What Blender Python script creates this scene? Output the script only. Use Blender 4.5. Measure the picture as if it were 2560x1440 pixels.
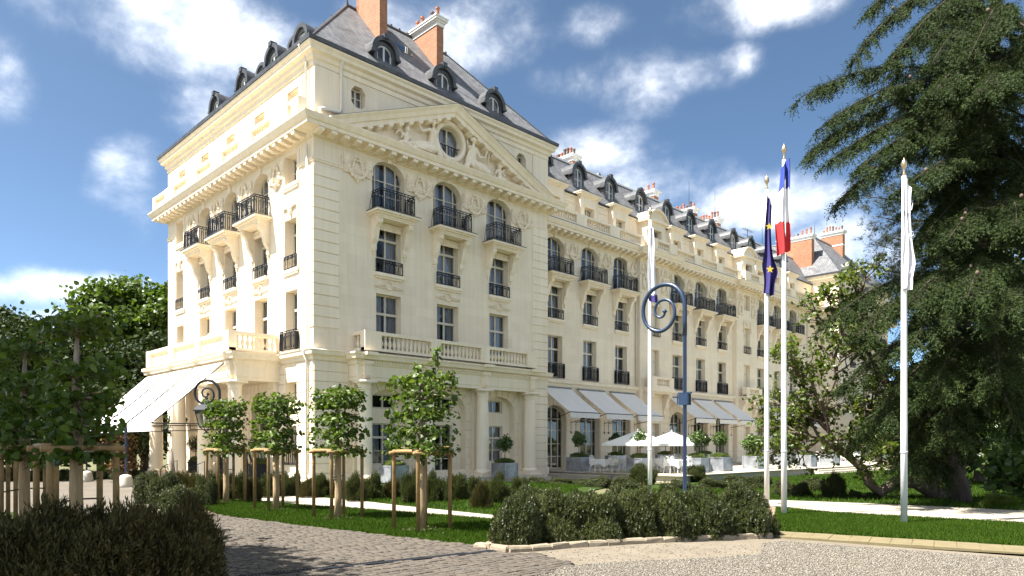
import bpy, bmesh, math, random
import numpy as np
from mathutils import Vector, Matrix
random.seed(7); RNG = np.random.default_rng(7)
rad = math.radians
for o in list(bpy.data.objects): bpy.data.objects.remove(o)
SC = bpy.context.scene; COL = SC.collection

# ---------------------------------------------------------------- camera, sky, sun, exposure
# world frame: x runs along the long facade, y runs back along the short side, the near corner of the hotel is (0,0)
F_PX, C_PX, H_PX, EYE = 1775.0, 1280.0, 1110.0, 1.7      # calibrated on the 2560 px wide photograph
YAW = rad(45.3); SU, CU = math.sin(YAW), math.cos(YAW)
CAMX, CAMY = -16.279, -29.262
cam = bpy.data.cameras.new('camera'); camo = bpy.data.objects.new('camera', cam); COL.objects.link(camo)
camo.location = (CAMX, CAMY, EYE); camo.rotation_euler = (rad(90), 0, -(math.pi/2-YAW))
cam.sensor_width = 36; cam.lens = 36*F_PX/2560; cam.shift_y = (H_PX-720)/2560; cam.clip_end = 3000
SC.camera = camo
SUN_EL = rad(60); SX, SY = 0.91, -0.4146                   # horizontal travel of the sunlight
sun = bpy.data.lights.new('sun', 'SUN'); sun.energy = 2.25; sun.angle = rad(0.53); sun.color = (1, .962, .895)
suno = bpy.data.objects.new('sun', sun); COL.objects.link(suno)
suno.rotation_euler = Vector((SX*math.cos(SUN_EL), SY*math.cos(SUN_EL), -math.sin(SUN_EL))).to_track_quat('-Z', 'Y').to_euler()
SC.view_settings.view_transform = 'Standard'; SC.view_settings.look = 'None'
SC.view_settings.exposure = 2.97; SC.view_settings.gamma = 1.0; SC.view_settings.use_curve_mapping = False

def ray(px, py):
    X = (px-C_PX)/F_PX; return (X*SU+CU, -X*CU+SU, (H_PX-py)/F_PX)
def AT(px, py, D):
    r = ray(px, py); return Vector((CAMX+r[0]*D, CAMY+r[1]*D, EYE+r[2]*D))
def G(px, py, z=0.0):
    r = ray(px, py); k = (z-EYE)/r[2]; return Vector((CAMX+k*r[0], CAMY+k*r[1], z))
def depth(x, y): return (x-CAMX)*CU+(y-CAMY)*SU
def sstep(a, b, x):
    t = min(1, max(0, (x-a)/(b-a))); return t*t*(3-2*t)
def zg(x, y):                                              # gentle lie of the land
    d = depth(x, y)
    z = -.14*sstep(19, 27, d)
    z -= .2*sstep(-3.4, -6, x)*sstep(-3, 2, y)
    z -= .22*sstep(6, 12, x)*sstep(-17.5, -13, y)*sstep(2, 0, y)
    return z

# ---------------------------------------------------------------- materials
MATS = {}
def mat(name):
    m = bpy.data.materials.new(name); m.use_nodes = True; MATS[name] = m
    nt = m.node_tree; return m, nt, nt.nodes['Principled BSDF']
def N(nt, typ, **kw):
    n = nt.nodes.new(typ)
    for k, v in kw.items():
        if k in n.inputs: n.inputs[k].default_value = v
        else: setattr(n, k, v)
    return n
def L(nt, a, b): nt.links.new(a, b)
def ramp(nt, fac, stops):
    r = nt.nodes.new('ShaderNodeValToRGB'); e = r.color_ramp.elements
    while len(e) < len(stops): e.new(.5)
    for i, (p, c) in enumerate(stops): e[i].position = p; e[i].color = (*c, 1)
    L(nt, fac, r.inputs[0]); return r.outputs[0]
def noise(nt, scale, detail=4, rough=.55, vec=None, dist=0):
    n = N(nt, 'ShaderNodeTexNoise', Scale=scale, Detail=detail, Roughness=rough, Distortion=dist)
    if vec is not None: L(nt, vec, n.inputs['Vector'])
    return n.outputs[0]
def mixc(nt, fac, a, b, mode='MIX'):
    m = nt.nodes.new('ShaderNodeMix'); m.data_type = 'RGBA'; m.blend_type = mode
    for s, v in ((m.inputs[0], fac), (m.inputs[6], a), (m.inputs[7], b)):
        if hasattr(v, 'links'): L(nt, v, s)
        else: s.default_value = v if not isinstance(v, tuple) else (*v, 1)
    return m.outputs[2]
def bump(nt, b, h, strength=.3, dist=.02):
    n = N(nt, 'ShaderNodeBump', Strength=strength, Distance=dist); L(nt, h, n.inputs['Height']); L(nt, n.outputs[0], b.inputs['Normal']); return n
def pos(nt): return nt.nodes.new('ShaderNodeNewGeometry').outputs['Position']
def objc(nt): return nt.nodes.new('ShaderNodeTexCoord').outputs['Object']
def math_(nt, op, a, b=0.0, c=None):
    m = nt.nodes.new('ShaderNodeMath'); m.operation = op
    for i, v in enumerate((a, b, c)):
        if v is None: continue
        if hasattr(v, 'links'): L(nt, v, m.inputs[i])
        else: m.inputs[i].default_value = v
    return m.outputs[0]
def simple(name, col, rough=.6, metal=0, var=.12, scale=6, bmp=0, spec=.5, trans=0):
    m, nt, b = mat(name); v = noise(nt, scale, 5, .6, pos(nt))
    lo = tuple(c*(1-var) for c in col); hi = tuple(min(1, c*(1+var)) for c in col)
    L(nt, ramp(nt, v, ((.3, lo), (.7, hi))), b.inputs['Base Color'])
    b.inputs['Roughness'].default_value = rough; b.inputs['Metallic'].default_value = metal
    b.inputs['Specular IOR Level'].default_value = spec
    if bmp: bump(nt, b, noise(nt, scale*8, 4, .6, pos(nt)), bmp, .01)
    return m
CREAM = (.88, .77, .6)
def stone(name, ashlar):
    m, nt, b = mat(name); p = pos(nt)
    big = ramp(nt, noise(nt, .35, 5, .6, p), ((.3, tuple(c*.95 for c in CREAM)), (.7, tuple(min(1, c*1.03) for c in CREAM))))
    # faint vertical rain streaks with a shape of their own
    sx = nt.nodes.new('ShaderNodeMapping'); sx.inputs['Scale'].default_value = (2.2, 2.2, .12); L(nt, p, sx.inputs[0])
    st = ramp(nt, noise(nt, 1.6, 6, .7, sx.outputs[0]), ((.4, (.91, .885, .84)), (.6, (1, 1, 1))))
    col = mixc(nt, .7, big, st, 'MULTIPLY'); h = noise(nt, 14, 4, .6, p)
    if ashlar:
        s = nt.nodes.new('ShaderNodeSeparateXYZ'); L(nt, objc(nt), s.inputs[0]); c = nt.nodes.new('ShaderNodeCombineXYZ')
        L(nt, s.outputs[0], c.inputs[0]); L(nt, s.outputs[2], c.inputs[1])
        br = N(nt, 'ShaderNodeTexBrick', Scale=1.0); br.inputs['Color1'].default_value = (1, 1, 1, 1); br.inputs['Color2'].default_value = (.93, .925, .915, 1)
        br.inputs['Mortar'].default_value = (.89, .87, .83, 1); br.inputs['Mortar Size'].default_value = .007; br.inputs['Mortar Smooth'].default_value = .3
        br.inputs['Brick Width'].default_value = 1.15; br.inputs['Row Height'].default_value = .485; L(nt, c.outputs[0], br.inputs[0])
        col = mixc(nt, 1.0, col, br.outputs[0], 'MULTIPLY')
        bump(nt, b, math_(nt, 'SUBTRACT', math_(nt, 'MULTIPLY', h, .15), br.outputs[1]), .35, .008)
    else: bump(nt, b, h, .12, .01)
    L(nt, col, b.inputs['Base Color']); b.inputs['Roughness'].default_value = .82; b.inputs['Specular IOR Level'].default_value = .25
    return m
stone('stone_wall', True); stone('stone', False)
def m_slate():
    m, nt, b = mat('slate'); s = nt.nodes.new('ShaderNodeSeparateXYZ'); L(nt, objc(nt), s.inputs[0])
    c = nt.nodes.new('ShaderNodeCombineXYZ'); L(nt, math_(nt, 'ADD', s.outputs[0], s.outputs[1]), c.inputs[0]); L(nt, s.outputs[2], c.inputs[1])
    br = N(nt, 'ShaderNodeTexBrick', Scale=1.0); br.inputs['Color1'].default_value = (.105, .106, .112, 1); br.inputs['Color2'].default_value = (.19, .19, .192, 1)
    br.inputs['Mortar'].default_value = (.05, .05, .06, 1); br.inputs['Mortar Size'].default_value = .012
    br.inputs['Brick Width'].default_value = .22; br.inputs['Row Height'].default_value = .125; L(nt, c.outputs[0], br.inputs[0])
    st = ramp(nt, noise(nt, .9, 6, .65, pos(nt)), ((.35, (.62, .6, .58)), (.52, (1, 1, 1)), (.75, (1.0, 1.02, .98))))
    L(nt, mixc(nt, .9, br.outputs[0], st, 'MULTIPLY'), b.inputs['Base Color']); b.inputs['Roughness'].default_value = .62; b.inputs['Specular IOR Level'].default_value = .3
    bump(nt, b, math_(nt, 'ADD', math_(nt, 'SUBTRACT', 1, br.outputs[1]), math_(nt, 'FRACT', math_(nt, 'DIVIDE', s.outputs[2], -.125))), .5, .02)
m_slate()
def m_brick():
    m, nt, b = mat('brick'); s = nt.nodes.new('ShaderNodeSeparateXYZ'); L(nt, objc(nt), s.inputs[0])
    c = nt.nodes.new('ShaderNodeCombineXYZ'); L(nt, math_(nt, 'ADD', s.outputs[0], s.outputs[1]), c.inputs[0]); L(nt, s.outputs[2], c.inputs[1])
    br = N(nt, 'ShaderNodeTexBrick', Scale=1.0); br.inputs['Color1'].default_value = (.3, .1, .045, 1); br.inputs['Color2'].default_value = (.4, .155, .075, 1)
    br.inputs['Mortar'].default_value = (.36, .25, .16, 1); br.inputs['Mortar Size'].default_value = .011
    br.inputs['Brick Width'].default_value = .22; br.inputs['Row Height'].default_value = .075; L(nt, c.outputs[0], br.inputs[0])
    L(nt, mixc(nt, .35, br.outputs[0], ramp(nt, noise(nt, 2, 4, .6, pos(nt)), ((.3, (.5, .45, .4)), (.65, (1, 1, 1)))), 'MULTIPLY'), b.inputs['Base Color'])
    b.inputs['Roughness'].default_value = .85; bump(nt, b, math_(nt, 'SUBTRACT', 1, br.outputs[1]), .5, .01)
m_brick()
simple('lead', (.055, .057, .06), .42, 0, .45, 3, .2); simple('lead_pale', (.2, .2, .2), .5, 0, .3, 4, .1)
simple('iron', (.018, .021, .027), .6, 0, .2, 5, 0, .2); simple('white_paint', (.78, .77, .74), .35, 0, .03, 3)
simple('frame_paint', (.62, .56, .44), .4, 0, .04, 3); simple('cap_white', (.78, .76, .72), .7, 0, .05, 4)
simple('dark_inside', (.02, .019, .018), .9, 0, .2, 1, 0, .1); simple('pot', (.32, .12, .06), .8, 0, .35, 5); simple('pot_dark', (.09, .06, .05), .8, 0, .3, 5)  # dark_inside: near-black colour stands in for the shade of unlit rooms and hollows
simple('downpipe', (.72, .66, .56), .45, 0, .04, 3)
simple('blue_iron', (.014, .03, .066), .38, 0, .14, 4, .05); simple('brass', (.55, .42, .25), .3, .9, .1, 8)
simple('zinc', (.33, .35, .38), .38, .55, .4, 2.2, .12); simple('soil', (.09, .065, .042), .95, 0, .3, 9, .6)
simple('stake_wood', (.25, .155, .055), .7, 0, .3, 5, .3); simple('teak', (.3, .13, .05), .6, 0, .2, 6)
simple('lime_stone', (.5, .45, .36), .85, 0, .1, 3, .25); simple('paver', (.15, .12, .06), .85, 0, .12, 4, .25)
simple('kerb', (.24, .195, .135), .9, 0, .25, 9, .5)
simple('cone', (.09, .06, .04), .8, 0, .2, 9)
simple('suit', (.012, .012, .014), .7, 0, .2, 9); simple('skin', (.42, .25, .17), .55, 0, .06, 9); simple('hair', (.03, .02, .014), .6, 0, .2, 30)
simple('flag_blue', (.02, .045, .27), .75, 0, .06, 3); simple('flag_white', (.72, .72, .74), .75, 0, .03, 3); simple('flag_red', (.5, .018, .02), .75, 0, .06, 3)
simple('flag_navy', (.03, .022, .14), .75, 0, .08, 3); simple('flag_star', (.75, .5, .04), .7, 0, .03, 3); simple('flag_grey', (.4, .4, .43), .75, 0, .04, 3)
def m_fabric(name, col, tr=.35):
    m, nt, b = mat(name); out = nt.nodes['Material Output']; t = N(nt, 'ShaderNodeBsdfTranslucent'); t.inputs[0].default_value = (*col, 1)
    c = ramp(nt, noise(nt, 1.2, 5, .6, pos(nt)), ((.3, tuple(x*.96 for x in col)), (.7, col))); L(nt, c, b.inputs['Base Color'])
    b.inputs['Roughness'].default_value = .9; b.inputs['Specular IOR Level'].default_value = .1
    mx = N(nt, 'ShaderNodeMixShader', Fac=tr); L(nt, b.outputs[0], mx.inputs[1]); L(nt, t.outputs[0], mx.inputs[2]); L(nt, mx.outputs[0], out.inputs[0])
m_fabric('canvas', (.88, .86, .82), .25); m_fabric('curtain', (.55, .56, .6), .3); m_fabric('linen', (.84, .83, .82), .2)
def m_glass():
    m, nt, b = mat('glass'); out = nt.nodes['Material Output']; nt.nodes.remove(b)
    fr = N(nt, 'ShaderNodeFresnel', IOR=1.5); t = nt.nodes.new('ShaderNodeBsdfTransparent'); t.inputs[0].default_value = (.86, .9, .92, 1)
    g = N(nt, 'ShaderNodeBsdfGlossy', Roughness=.02); bp = N(nt, 'ShaderNodeBump', Strength=.04, Distance=.05); L(nt, noise(nt, 1.3, 2, .5, pos(nt)), bp.inputs['Height']); L(nt, bp.outputs[0], g.inputs['Normal'])
    mx = nt.nodes.new('ShaderNodeMixShader'); L(nt, math_(nt, 'ADD', math_(nt, 'MULTIPLY', fr.outputs[0], 1.5), .03), mx.inputs[0]); L(nt, t.outputs[0], mx.inputs[1]); L(nt, g.outputs[0], mx.inputs[2]); L(nt, mx.outputs[0], out.inputs[0])
m_glass()
def m_leaf(name, c1, c2, tr=.35, rough=.5, c3=None, spec=.35):
    m, nt, b = mat(name); out = nt.nodes['Material Output']; g = nt.nodes.new('ShaderNodeNewGeometry')
    big = noise(nt, .8, 3, .6, g.outputs['Position'])
    f = math_(nt, 'ADD', math_(nt, 'MULTIPLY', g.outputs['Random Per Island'], .6), math_(nt, 'MULTIPLY', big, .4))
    st = [(.15, c1), (.75, c2)] + ([(.95, c3)] if c3 else [])
    c = ramp(nt, f, st); L(nt, c, b.inputs['Base Color']); b.inputs['Roughness'].default_value = rough; b.inputs['Specular IOR Level'].default_value = spec
    t = nt.nodes.new('ShaderNodeBsdfTranslucent'); L(nt, mixc(nt, 1.0, c, (1.5, 1.6, .7), 'MULTIPLY'), t.inputs[0])
    mx = N(nt, 'ShaderNodeMixShader', Fac=tr); L(nt, b.outputs[0], mx.inputs[1]); L(nt, t.outputs[0], mx.inputs[2]); L(nt, mx.outputs[0], out.inputs[0])
m_leaf('lime_leaf', (.024, .052, .006), (.09, .132, .018), .32, .45, (.2, .235, .045), .25)
m_leaf('yew', (.012, .02, .005), (.058, .068, .016), .2, .42, (.2, .18, .05), .3)
m_leaf('yew_dark', (.024, .026, .009), (.082, .07, .022), .18, .55, (.19, .125, .045), .18)
m_leaf('cedar_needle', (.009, .017, .005), (.034, .052, .013), .18, .6, (.085, .11, .027), .1)
m_leaf('pine_needle', (.02, .028, .012), (.06, .065, .026), .15, .6, None, .12)
m_leaf('magnolia_leaf', (.035, .06, .009), (.115, .15, .024), .38, .4, (.22, .25, .06), .4)
m_leaf('maple_leaf', (.035, .065, .01), (.09, .135, .02), .35, .45, (.15, .19, .04))
m_leaf('dark_leaf', (.008, .017, .004), (.03, .046, .01), .2, .55, (.06, .08, .02), .15)
m_leaf('copper_leaf', (.07, .035, .02), (.17, .1, .045), .3, .5)
m_leaf('laurel_leaf', (.035, .065, .016), (.1, .15, .04), .25, .35, (.16, .2, .06))
m_leaf('lavender_leaf', (.08, .11, .04), (.17, .21, .08), .3, .6)
m_leaf('flower_white', (.6, .6, .5), (.75, .75, .68), .3, .6)
m_leaf('grass_blade', (.018, .042, .003), (.05, .095, .008), .25, .7, (.11, .13, .03), .08)
def m_bark(name, c1, c2, sc=6):
    m, nt, b = mat(name); mp = nt.nodes.new('ShaderNodeMapping'); mp.inputs['Scale'].default_value = (3, 3, .5); L(nt, pos(nt), mp.inputs[0])
    n = noise(nt, sc, 7, .7, mp.outputs[0], .6); L(nt, ramp(nt, n, ((.3, c1), (.7, c2))), b.inputs['Base Color']); b.inputs['Roughness'].default_value = .9; bump(nt, b, n, .9, .03)
m_bark('bark', (.05, .035, .025), (.17, .125, .09)); m_bark('dark_bark', (.018, .013, .009), (.07, .05, .034)); m_bark('wrap', (.24, .15, .07), (.5, .36, .19), 4); m_bark('pale_bark', (.15, .11, .08), (.36, .29, .22))
def m_ground(name, c1, c2, sc, c3=None, bstr=.4, fine=60):
    m, nt, b = mat(name); p = pos(nt); n = noise(nt, sc, 8, .65, p); st = [(.3, c1), (.7, c2)] + ([(.85, c3)] if c3 else [])
    fn = noise(nt, fine, 3, .7, p)
    L(nt, mixc(nt, .5, ramp(nt, n, st), ramp(nt, fn, ((.3, (.5, .5, .5)), (.7, (1.25, 1.25, 1.25)))), 'MULTIPLY'), b.inputs['Base Color'])
    b.inputs['Roughness'].default_value = .95; b.inputs['Specular IOR Level'].default_value = .15; bump(nt, b, fn, bstr, .02)
m_ground('lawn_soil', (.018, .036, .004), (.035, .06, .008), 1.6); m_ground('dirt', (.14, .116, .086), (.2, .17, .128), 2.2)
m_ground('path_gravel', (.33, .29, .22), (.45, .4, .32), 1.5, None, .35, 40); m_ground('asphalt', (.102, .089, .072), (.153, .132, .106), .8)
m_ground('mulch', (.16, .11, .07), (.34, .26, .18), 6, None, .8, 30); m_ground('terrace_stone', (.36, .315, .24), (.47, .42, .34), 1.2, None, .15, 20)
m_ground('earth', (.1, .1, .05), (.16, .15, .08), .3)
def m_pebble(name, cols, rough=.85):
    m, nt, b = mat(name); g = nt.nodes.new('ShaderNodeNewGeometry'); oi = nt.nodes.new('ShaderNodeObjectInfo')
    r = math_(nt, 'FRACT', math_(nt, 'ADD', g.outputs['Random Per Island'], oi.outputs['Random']))
    c = ramp(nt, r, [(i/(len(cols)-1), c) for i, c in enumerate(cols)])
    L(nt, mixc(nt, .5, c, ramp(nt, noise(nt, 25, 4, .6, pos(nt)), ((.3, (.7, .69, .67)), (.7, (1.1, 1.1, 1.1)))), 'MULTIPLY'), b.inputs['Base Color'])
    b.inputs['Roughness'].default_value = rough; b.inputs['Specular IOR Level'].default_value = .3; bump(nt, b, noise(nt, 40, 4, .6, pos(nt)), .4, .01)
m_pebble('sett', ((.062, .052, .041), (.081, .070, .057), (.097, .080, .061), (.078, .065, .052)))
m_pebble('pebble', ((.153, .135, .106), (.252, .230, .189), (.108, .086, .061), (.207, .189, .158), (.054, .047, .041), (.306, .288, .248)))

# ---------------------------------------------------------------- sky
W = bpy.data.worlds.new('World'); SC.world = W; W.use_nodes = True
def build_sky():
    nt = W.node_tree; bg = nt.nodes['Background']; out = nt.nodes['World Output']
    sky = nt.nodes.new('ShaderNodeTexSky'); sky.sky_type = 'NISHITA'; sky.sun_disc = False; sky.sun_elevation = SUN_EL; sky.sun_rotation = math.atan2(-SX, -SY)
    sky.altitude = 100; sky.air_density = .3; sky.dust_density = .6; sky.ozone_density = 1.4
    L(nt, mixc(nt, 1.0, sky.outputs[0], (.88, .98, .89), 'MULTIPLY'), bg.inputs[0]); bg.inputs[1].default_value = .05
    d = nt.nodes.new('ShaderNodeTexCoord').outputs['Generated']
    s = nt.nodes.new('ShaderNodeSeparateXYZ'); L(nt, d, s.inputs[0])
    az = math_(nt, 'ARCTAN2', s.outputs[0], s.outputs[1]); el = math_(nt, 'ARCSINE', s.outputs[2])
    blobs = None
    def blob(px, py, rx, ry, w=1.0):
        nonlocal blobs
        r = ray(px, py); a0 = math.atan2(r[0], r[1]); h = math.hypot(r[0], r[1]); e0 = math.atan2(r[2], h)
        k = F_PX*h; ra = rx/k*1.0; re = ry/k*math.cos(e0)**2
        u = math_(nt, 'DIVIDE', math_(nt, 'SUBTRACT', az, a0), ra); v = math_(nt, 'DIVIDE', math_(nt, 'SUBTRACT', el, e0), re)
        q = math_(nt, 'MULTIPLY', math_(nt, 'SUBTRACT', 1, math_(nt, 'ADD', math_(nt, 'MULTIPLY', u, u), math_(nt, 'MULTIPLY', v, v))), w)
        blobs = q if blobs is None else math_(nt, 'SMOOTH_MAX', blobs, q, .25)
    for a in ((430, 70, 300, 130), (640, 150, 330, 120), (560, 260, 120, 90, .8), (1150, 60, 240, 130, .8), (1480, 60, 90, 60, .75), (330, 480, 80, 110, .75), (275, 500, 70, 40, .6),
              (1590, 215, 130, 100, .85), (1440, 215, 130, 60, .65), (1730, 190, 110, 50, .55), (1480, 380, 190, 90), (1610, 470, 190, 80), (1850, 520, 200, 70, .9), (2130, 640, 150, 90, .7),
              (1880, 10, 190, 70, .8), (0, 180, 70, 110, .8), (210, 720, 150, 50, .9), (100, 830, 190, 60, .8), (20, 730, 110, 40, .7), (1840, 160, 50, 40, .4)): blob(*a)
    # loose cloud field out of view, thickened to brighten the shaded facade
    mp = nt.nodes.new('ShaderNodeMapping'); mp.inputs['Scale'].default_value = (1, 1, 1.35); L(nt, d, mp.inputs[0])
    # broken cover (about half the sky) all round, raised for fill light; inside the view the placed clouds stand for it
    r = ray(1280, 560); va = math.atan2(r[0], r[1]); da = math_(nt, 'ABSOLUTE', math_(nt, 'SUBTRACT', az, va))
    mv = N(nt, 'ShaderNodeMapRange', interpolation_type='SMOOTHSTEP'); mv.inputs[1].default_value = .55; mv.inputs[2].default_value = 1.0; L(nt, da, mv.inputs[0])
    fl = math_(nt, 'MULTIPLY', math_(nt, 'SUBTRACT', noise(nt, 2.6, 2, .5, mp.outputs[0]), .475), 6)
    field = math_(nt, 'SUBTRACT', fl, math_(nt, 'MULTIPLY', math_(nt, 'SUBTRACT', 1, mv.outputs[0]), 1.6))
    base = math_(nt, 'MAXIMUM', blobs, field)
    nz = noise(nt, 6.5, 9, .6, mp.outputs[0], .12); fine = noise(nt, 2.7, 3, .5, mp.outputs[0], .3)
    dens = math_(nt, 'ADD', math_(nt, 'MAXIMUM', base, -1.4), math_(nt, 'ADD', math_(nt, 'MULTIPLY', math_(nt, 'SUBTRACT', nz, .5), 4.8), math_(nt, 'MULTIPLY', math_(nt, 'SUBTRACT', fine, .5), 1.2)))
    mr = N(nt, 'ShaderNodeMapRange', interpolation_type='SMOOTHSTEP'); mr.inputs[1].default_value = -.95; mr.inputs[2].default_value = 1.95; L(nt, dens, mr.inputs[0])
    fac = math_(nt, 'MULTIPLY', math_(nt, 'POWER', mr.outputs[0], 2.3), .9)
    # cloud colour, mottled grey to white by noise
    cc = ramp(nt, noise(nt, 9, 5, .55, mp.outputs[0]), ((.3, (.3, .33, .38)), (.62, (1, .985, .96))))
    b2 = nt.nodes.new('ShaderNodeBackground'); L(nt, cc, b2.inputs[0]); b2.inputs[1].default_value = .46
    mx = nt.nodes.new('ShaderNodeMixShader'); L(nt, fac, mx.inputs[0]); L(nt, bg.outputs[0], mx.inputs[1]); L(nt, b2.outputs[0], mx.inputs[2]); L(nt, mx.outputs[0], out.inputs[0])
build_sky()

# ---------------------------------------------------------------- mesh and object helpers
class MB:
    def __init__(s): s.v = []; s.f = []; s.m = []; s.cur = 0
    def add(s, vs, fs):
        o = len(s.v); s.v += [tuple(p) for p in vs]; s.f += [tuple(i+o for i in f) for f in fs]; s.m += [s.cur]*len(fs); return s
    def box(s, x0, x1, y0, y1, z0, z1):
        v = [(x, y, z) for z in (z0, z1) for y in (y0, y1) for x in (x0, x1)]
        return s.add(v, [(0, 2, 3, 1), (4, 5, 7, 6), (0, 1, 5, 4), (2, 6, 7, 3), (0, 4, 6, 2), (1, 3, 7, 5)])
    def cbox(s, x0, x1, y0, y1, z0, z1, c):   # front (-y) edges chamfered
        v = [(x0, y1, z0), (x1, y1, z0), (x1, y1, z1), (x0, y1, z1), (x0, y0+c, z0), (x1, y0+c, z0), (x1, y0+c, z1), (x0, y0+c, z1), (x0+c, y0, z0+c), (x1-c, y0, z0+c), (x1-c, y0, z1-c), (x0+c, y0, z1-c)]
        return s.add(v, [(8, 9, 10, 11), (4, 5, 9, 8), (5, 6, 10, 9), (6, 7, 11, 10), (7, 4, 8, 11), (0, 1, 5, 4), (1, 2, 6, 5), (2, 3, 7, 6), (3, 0, 4, 7)])
    def lathe(s, prof, n=12, cx=0, cy=0, caps=True):
        o = []; 
        for r, z in prof: o += [(cx+r*math.cos(2*math.pi*k/n), cy+r*math.sin(2*math.pi*k/n), z) for k in range(n)]
        f = []
        for i in range(len(prof)-1):
            for k in range(n): a, b = i*n+k, i*n+(k+1) % n; f.append((a, b, b+n, a+n))
        if caps: f.append(tuple(range(n))[::-1]); f.append(tuple(range((len(prof)-1)*n, len(prof)*n)))
        return s.add(o, f)
    def tube(s, pts, rad_, n=6, closed=False):
        pts = [Vector(p) for p in pts]; rs = rad_ if hasattr(rad_, '__len__') else [rad_]*len(pts); o = []; m = len(pts); up = None
        for i, p in enumerate(pts):
            t = (pts[(i+1) % m]-pts[i-1]) if closed else (pts[min(i+1, m-1)]-pts[max(i-1, 0)])
            if t.length < 1e-9: t = Vector((0, 0, 1))
            t.normalize()
            if up is None: up = Vector((0, 0, 1)) if abs(t.z) < .9 else Vector((1, 0, 0))
            a = t.cross(up)
            if a.length < 1e-5: a = t.cross(Vector((.3, 1, .2)))
            a.normalize(); b = t.cross(a); up = -b if False else a.cross(t)
            o += [tuple(p+(a*math.cos(2*math.pi*k/n)+b*math.sin(2*math.pi*k/n))*rs[i]) for k in range(n)]
        f = []
        for i in range(m if closed else m-1):
            for k in range(n): f.append((i*n+k, i*n+(k+1) % n, ((i+1) % m)*n+(k+1) % n, ((i+1) % m)*n+k))
        if not closed: f.append(tuple(range(n))[::-1]); f.append(tuple(range((m-1)*n, m*n)))
        return s.add(o, f)
    def sweep(s, path, prof, closed=False):     # mitred moulding: profile (d,z) offsets to the right of the path
        P = [Vector(p) for p in path]; m = len(P); o = []; k = len(prof)
        for i, p in enumerate(P):
            a = (p-P[i-1]) if (i > 0 or closed) else None; b = (P[(i+1) % m]-p) if (i < m-1 or closed) else None
            nv = []
            for d in (a, b):
                if d is not None: d = d.normalized(); nv.append(Vector((d.y, -d.x)))
            if len(nv) == 2:
                mm = nv[0]+nv[1]; mm = mm/(max(.15, mm.dot(nv[0])))
            else: mm = nv[0]
            o += [(p.x+mm.x*d, p.y+mm.y*d, z) for d, z in prof]
        f = []
        for i in range(m if closed else m-1):
            for j in range(k-1): a = i*k+j; b = ((i+1) % m)*k+j; f.append((a, b, b+1, a+1))
        if not closed: f.append(tuple(range(k))); f.append(tuple(range((m-1)*k, m*k))[::-1])
        return s.add(o, f)
    def mesh(s, name, mats, smooth=False):
        me = bpy.data.meshes.new(name); me.from_pydata(s.v, [], s.f)
        for mt in (mats if isinstance(mats, (list, tuple)) else [mats]): me.materials.append(MATS[mt])
        if any(s.m): me.polygons.foreach_set('material_index', s.m)
        if smooth: me.polygons.foreach_set('use_smooth', [True]*len(me.polygons))
        me.update(); return me
def np_mesh(name, V, Fc, mats, midx=None, smooth=False):
    V = np.asarray(V, np.float32); Fc = np.asarray(Fc, np.int32); k = Fc.shape[1]; m = len(Fc)
    me = bpy.data.meshes.new(name); me.vertices.add(len(V)); me.vertices.foreach_set('co', V.ravel())
    me.loops.add(m*k); me.loops.foreach_set('vertex_index', Fc.ravel()); me.polygons.add(m)
    me.polygons.foreach_set('loop_start', np.arange(0, m*k, k, dtype=np.int32)); me.polygons.foreach_set('loop_total', np.full(m, k, np.int32))
    for mt in (mats if isinstance(mats, (list, tuple)) else [mats]): me.materials.append(MATS[mt])
    if midx is not None: me.polygons.foreach_set('material_index', np.asarray(midx, np.int32))
    if smooth: me.polygons.foreach_set('use_smooth', np.ones(m, bool))
    me.update(calc_edges=True); return me
def O(name, me, parent=None, loc=(0, 0, 0), rz=0, sc=None, kind=None):
    o = bpy.data.objects.new(name, me); COL.objects.link(o); o.location = loc
    o.rotation_euler = rz if hasattr(rz, '__len__') else (0, 0, rz)
    if sc is not None: o.scale = sc if hasattr(sc, '__len__') else (sc,)*3
    if parent is not None: o.parent = parent
    if kind: o['kind'] = kind
    return o
def thing(name, label, cat, loc=(0, 0, 0), rz=0, group=None, me=None, sc=None):
    o = O(name, me, None, loc, rz, sc); o['label'] = label; o['category'] = cat
    if group: o['group'] = group
    return o
def struct(name, me, loc=(0, 0, 0), rz=0): return O(name, me, None, loc, rz, None, 'structure')
def dup(o, loc=None, rz=None, label=None, parent=None, sc=None):
    c = o.copy(); COL.objects.link(c); c.parent = parent
    if loc is not None: c.location = loc
    if rz is not None: c.rotation_euler = (0, 0, rz)
    if sc is not None: c.scale = sc if hasattr(sc, '__len__') else (sc,)*3
    if label: c['label'] = label
    for ch in list(o.children): dup(ch, parent=c)
    return c
def basis(dirs, roll=None):                  # (n,3) z-axes -> (n,3,3) matrices with random roll
    z = dirs/np.maximum(np.linalg.norm(dirs, axis=1, keepdims=True), 1e-9); n = len(z)
    r = RNG.normal(size=(n, 3)); x = np.cross(r, z); x /= np.maximum(np.linalg.norm(x, axis=1, keepdims=True), 1e-9)
    y = np.cross(z, x); return np.stack([x, y, z], axis=2)
def scatter(tv, tf, P, R, S):                # template instances baked into arrays
    tv = np.asarray(tv, float); tf = np.asarray(tf, int); n = len(P); k = len(tv)
    S = np.asarray(S); S = S[:, None, None] if S.ndim == 1 else S[:, None, :]
    V = np.einsum('nij,nkj->nki', R, (tv[None]*S))+P[:, None, :]
    Fc = tf[None]+(np.arange(n)*k)[:, None, None]
    return V.reshape(-1, 3), Fc.reshape(-1, tf.shape[1])
def joinnp(parts):
    V = []; Fc = []; o = 0
    for v, f in parts: V.append(v); Fc.append(f+o); o += len(v)
    return np.concatenate(V), np.concatenate(Fc)
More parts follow.
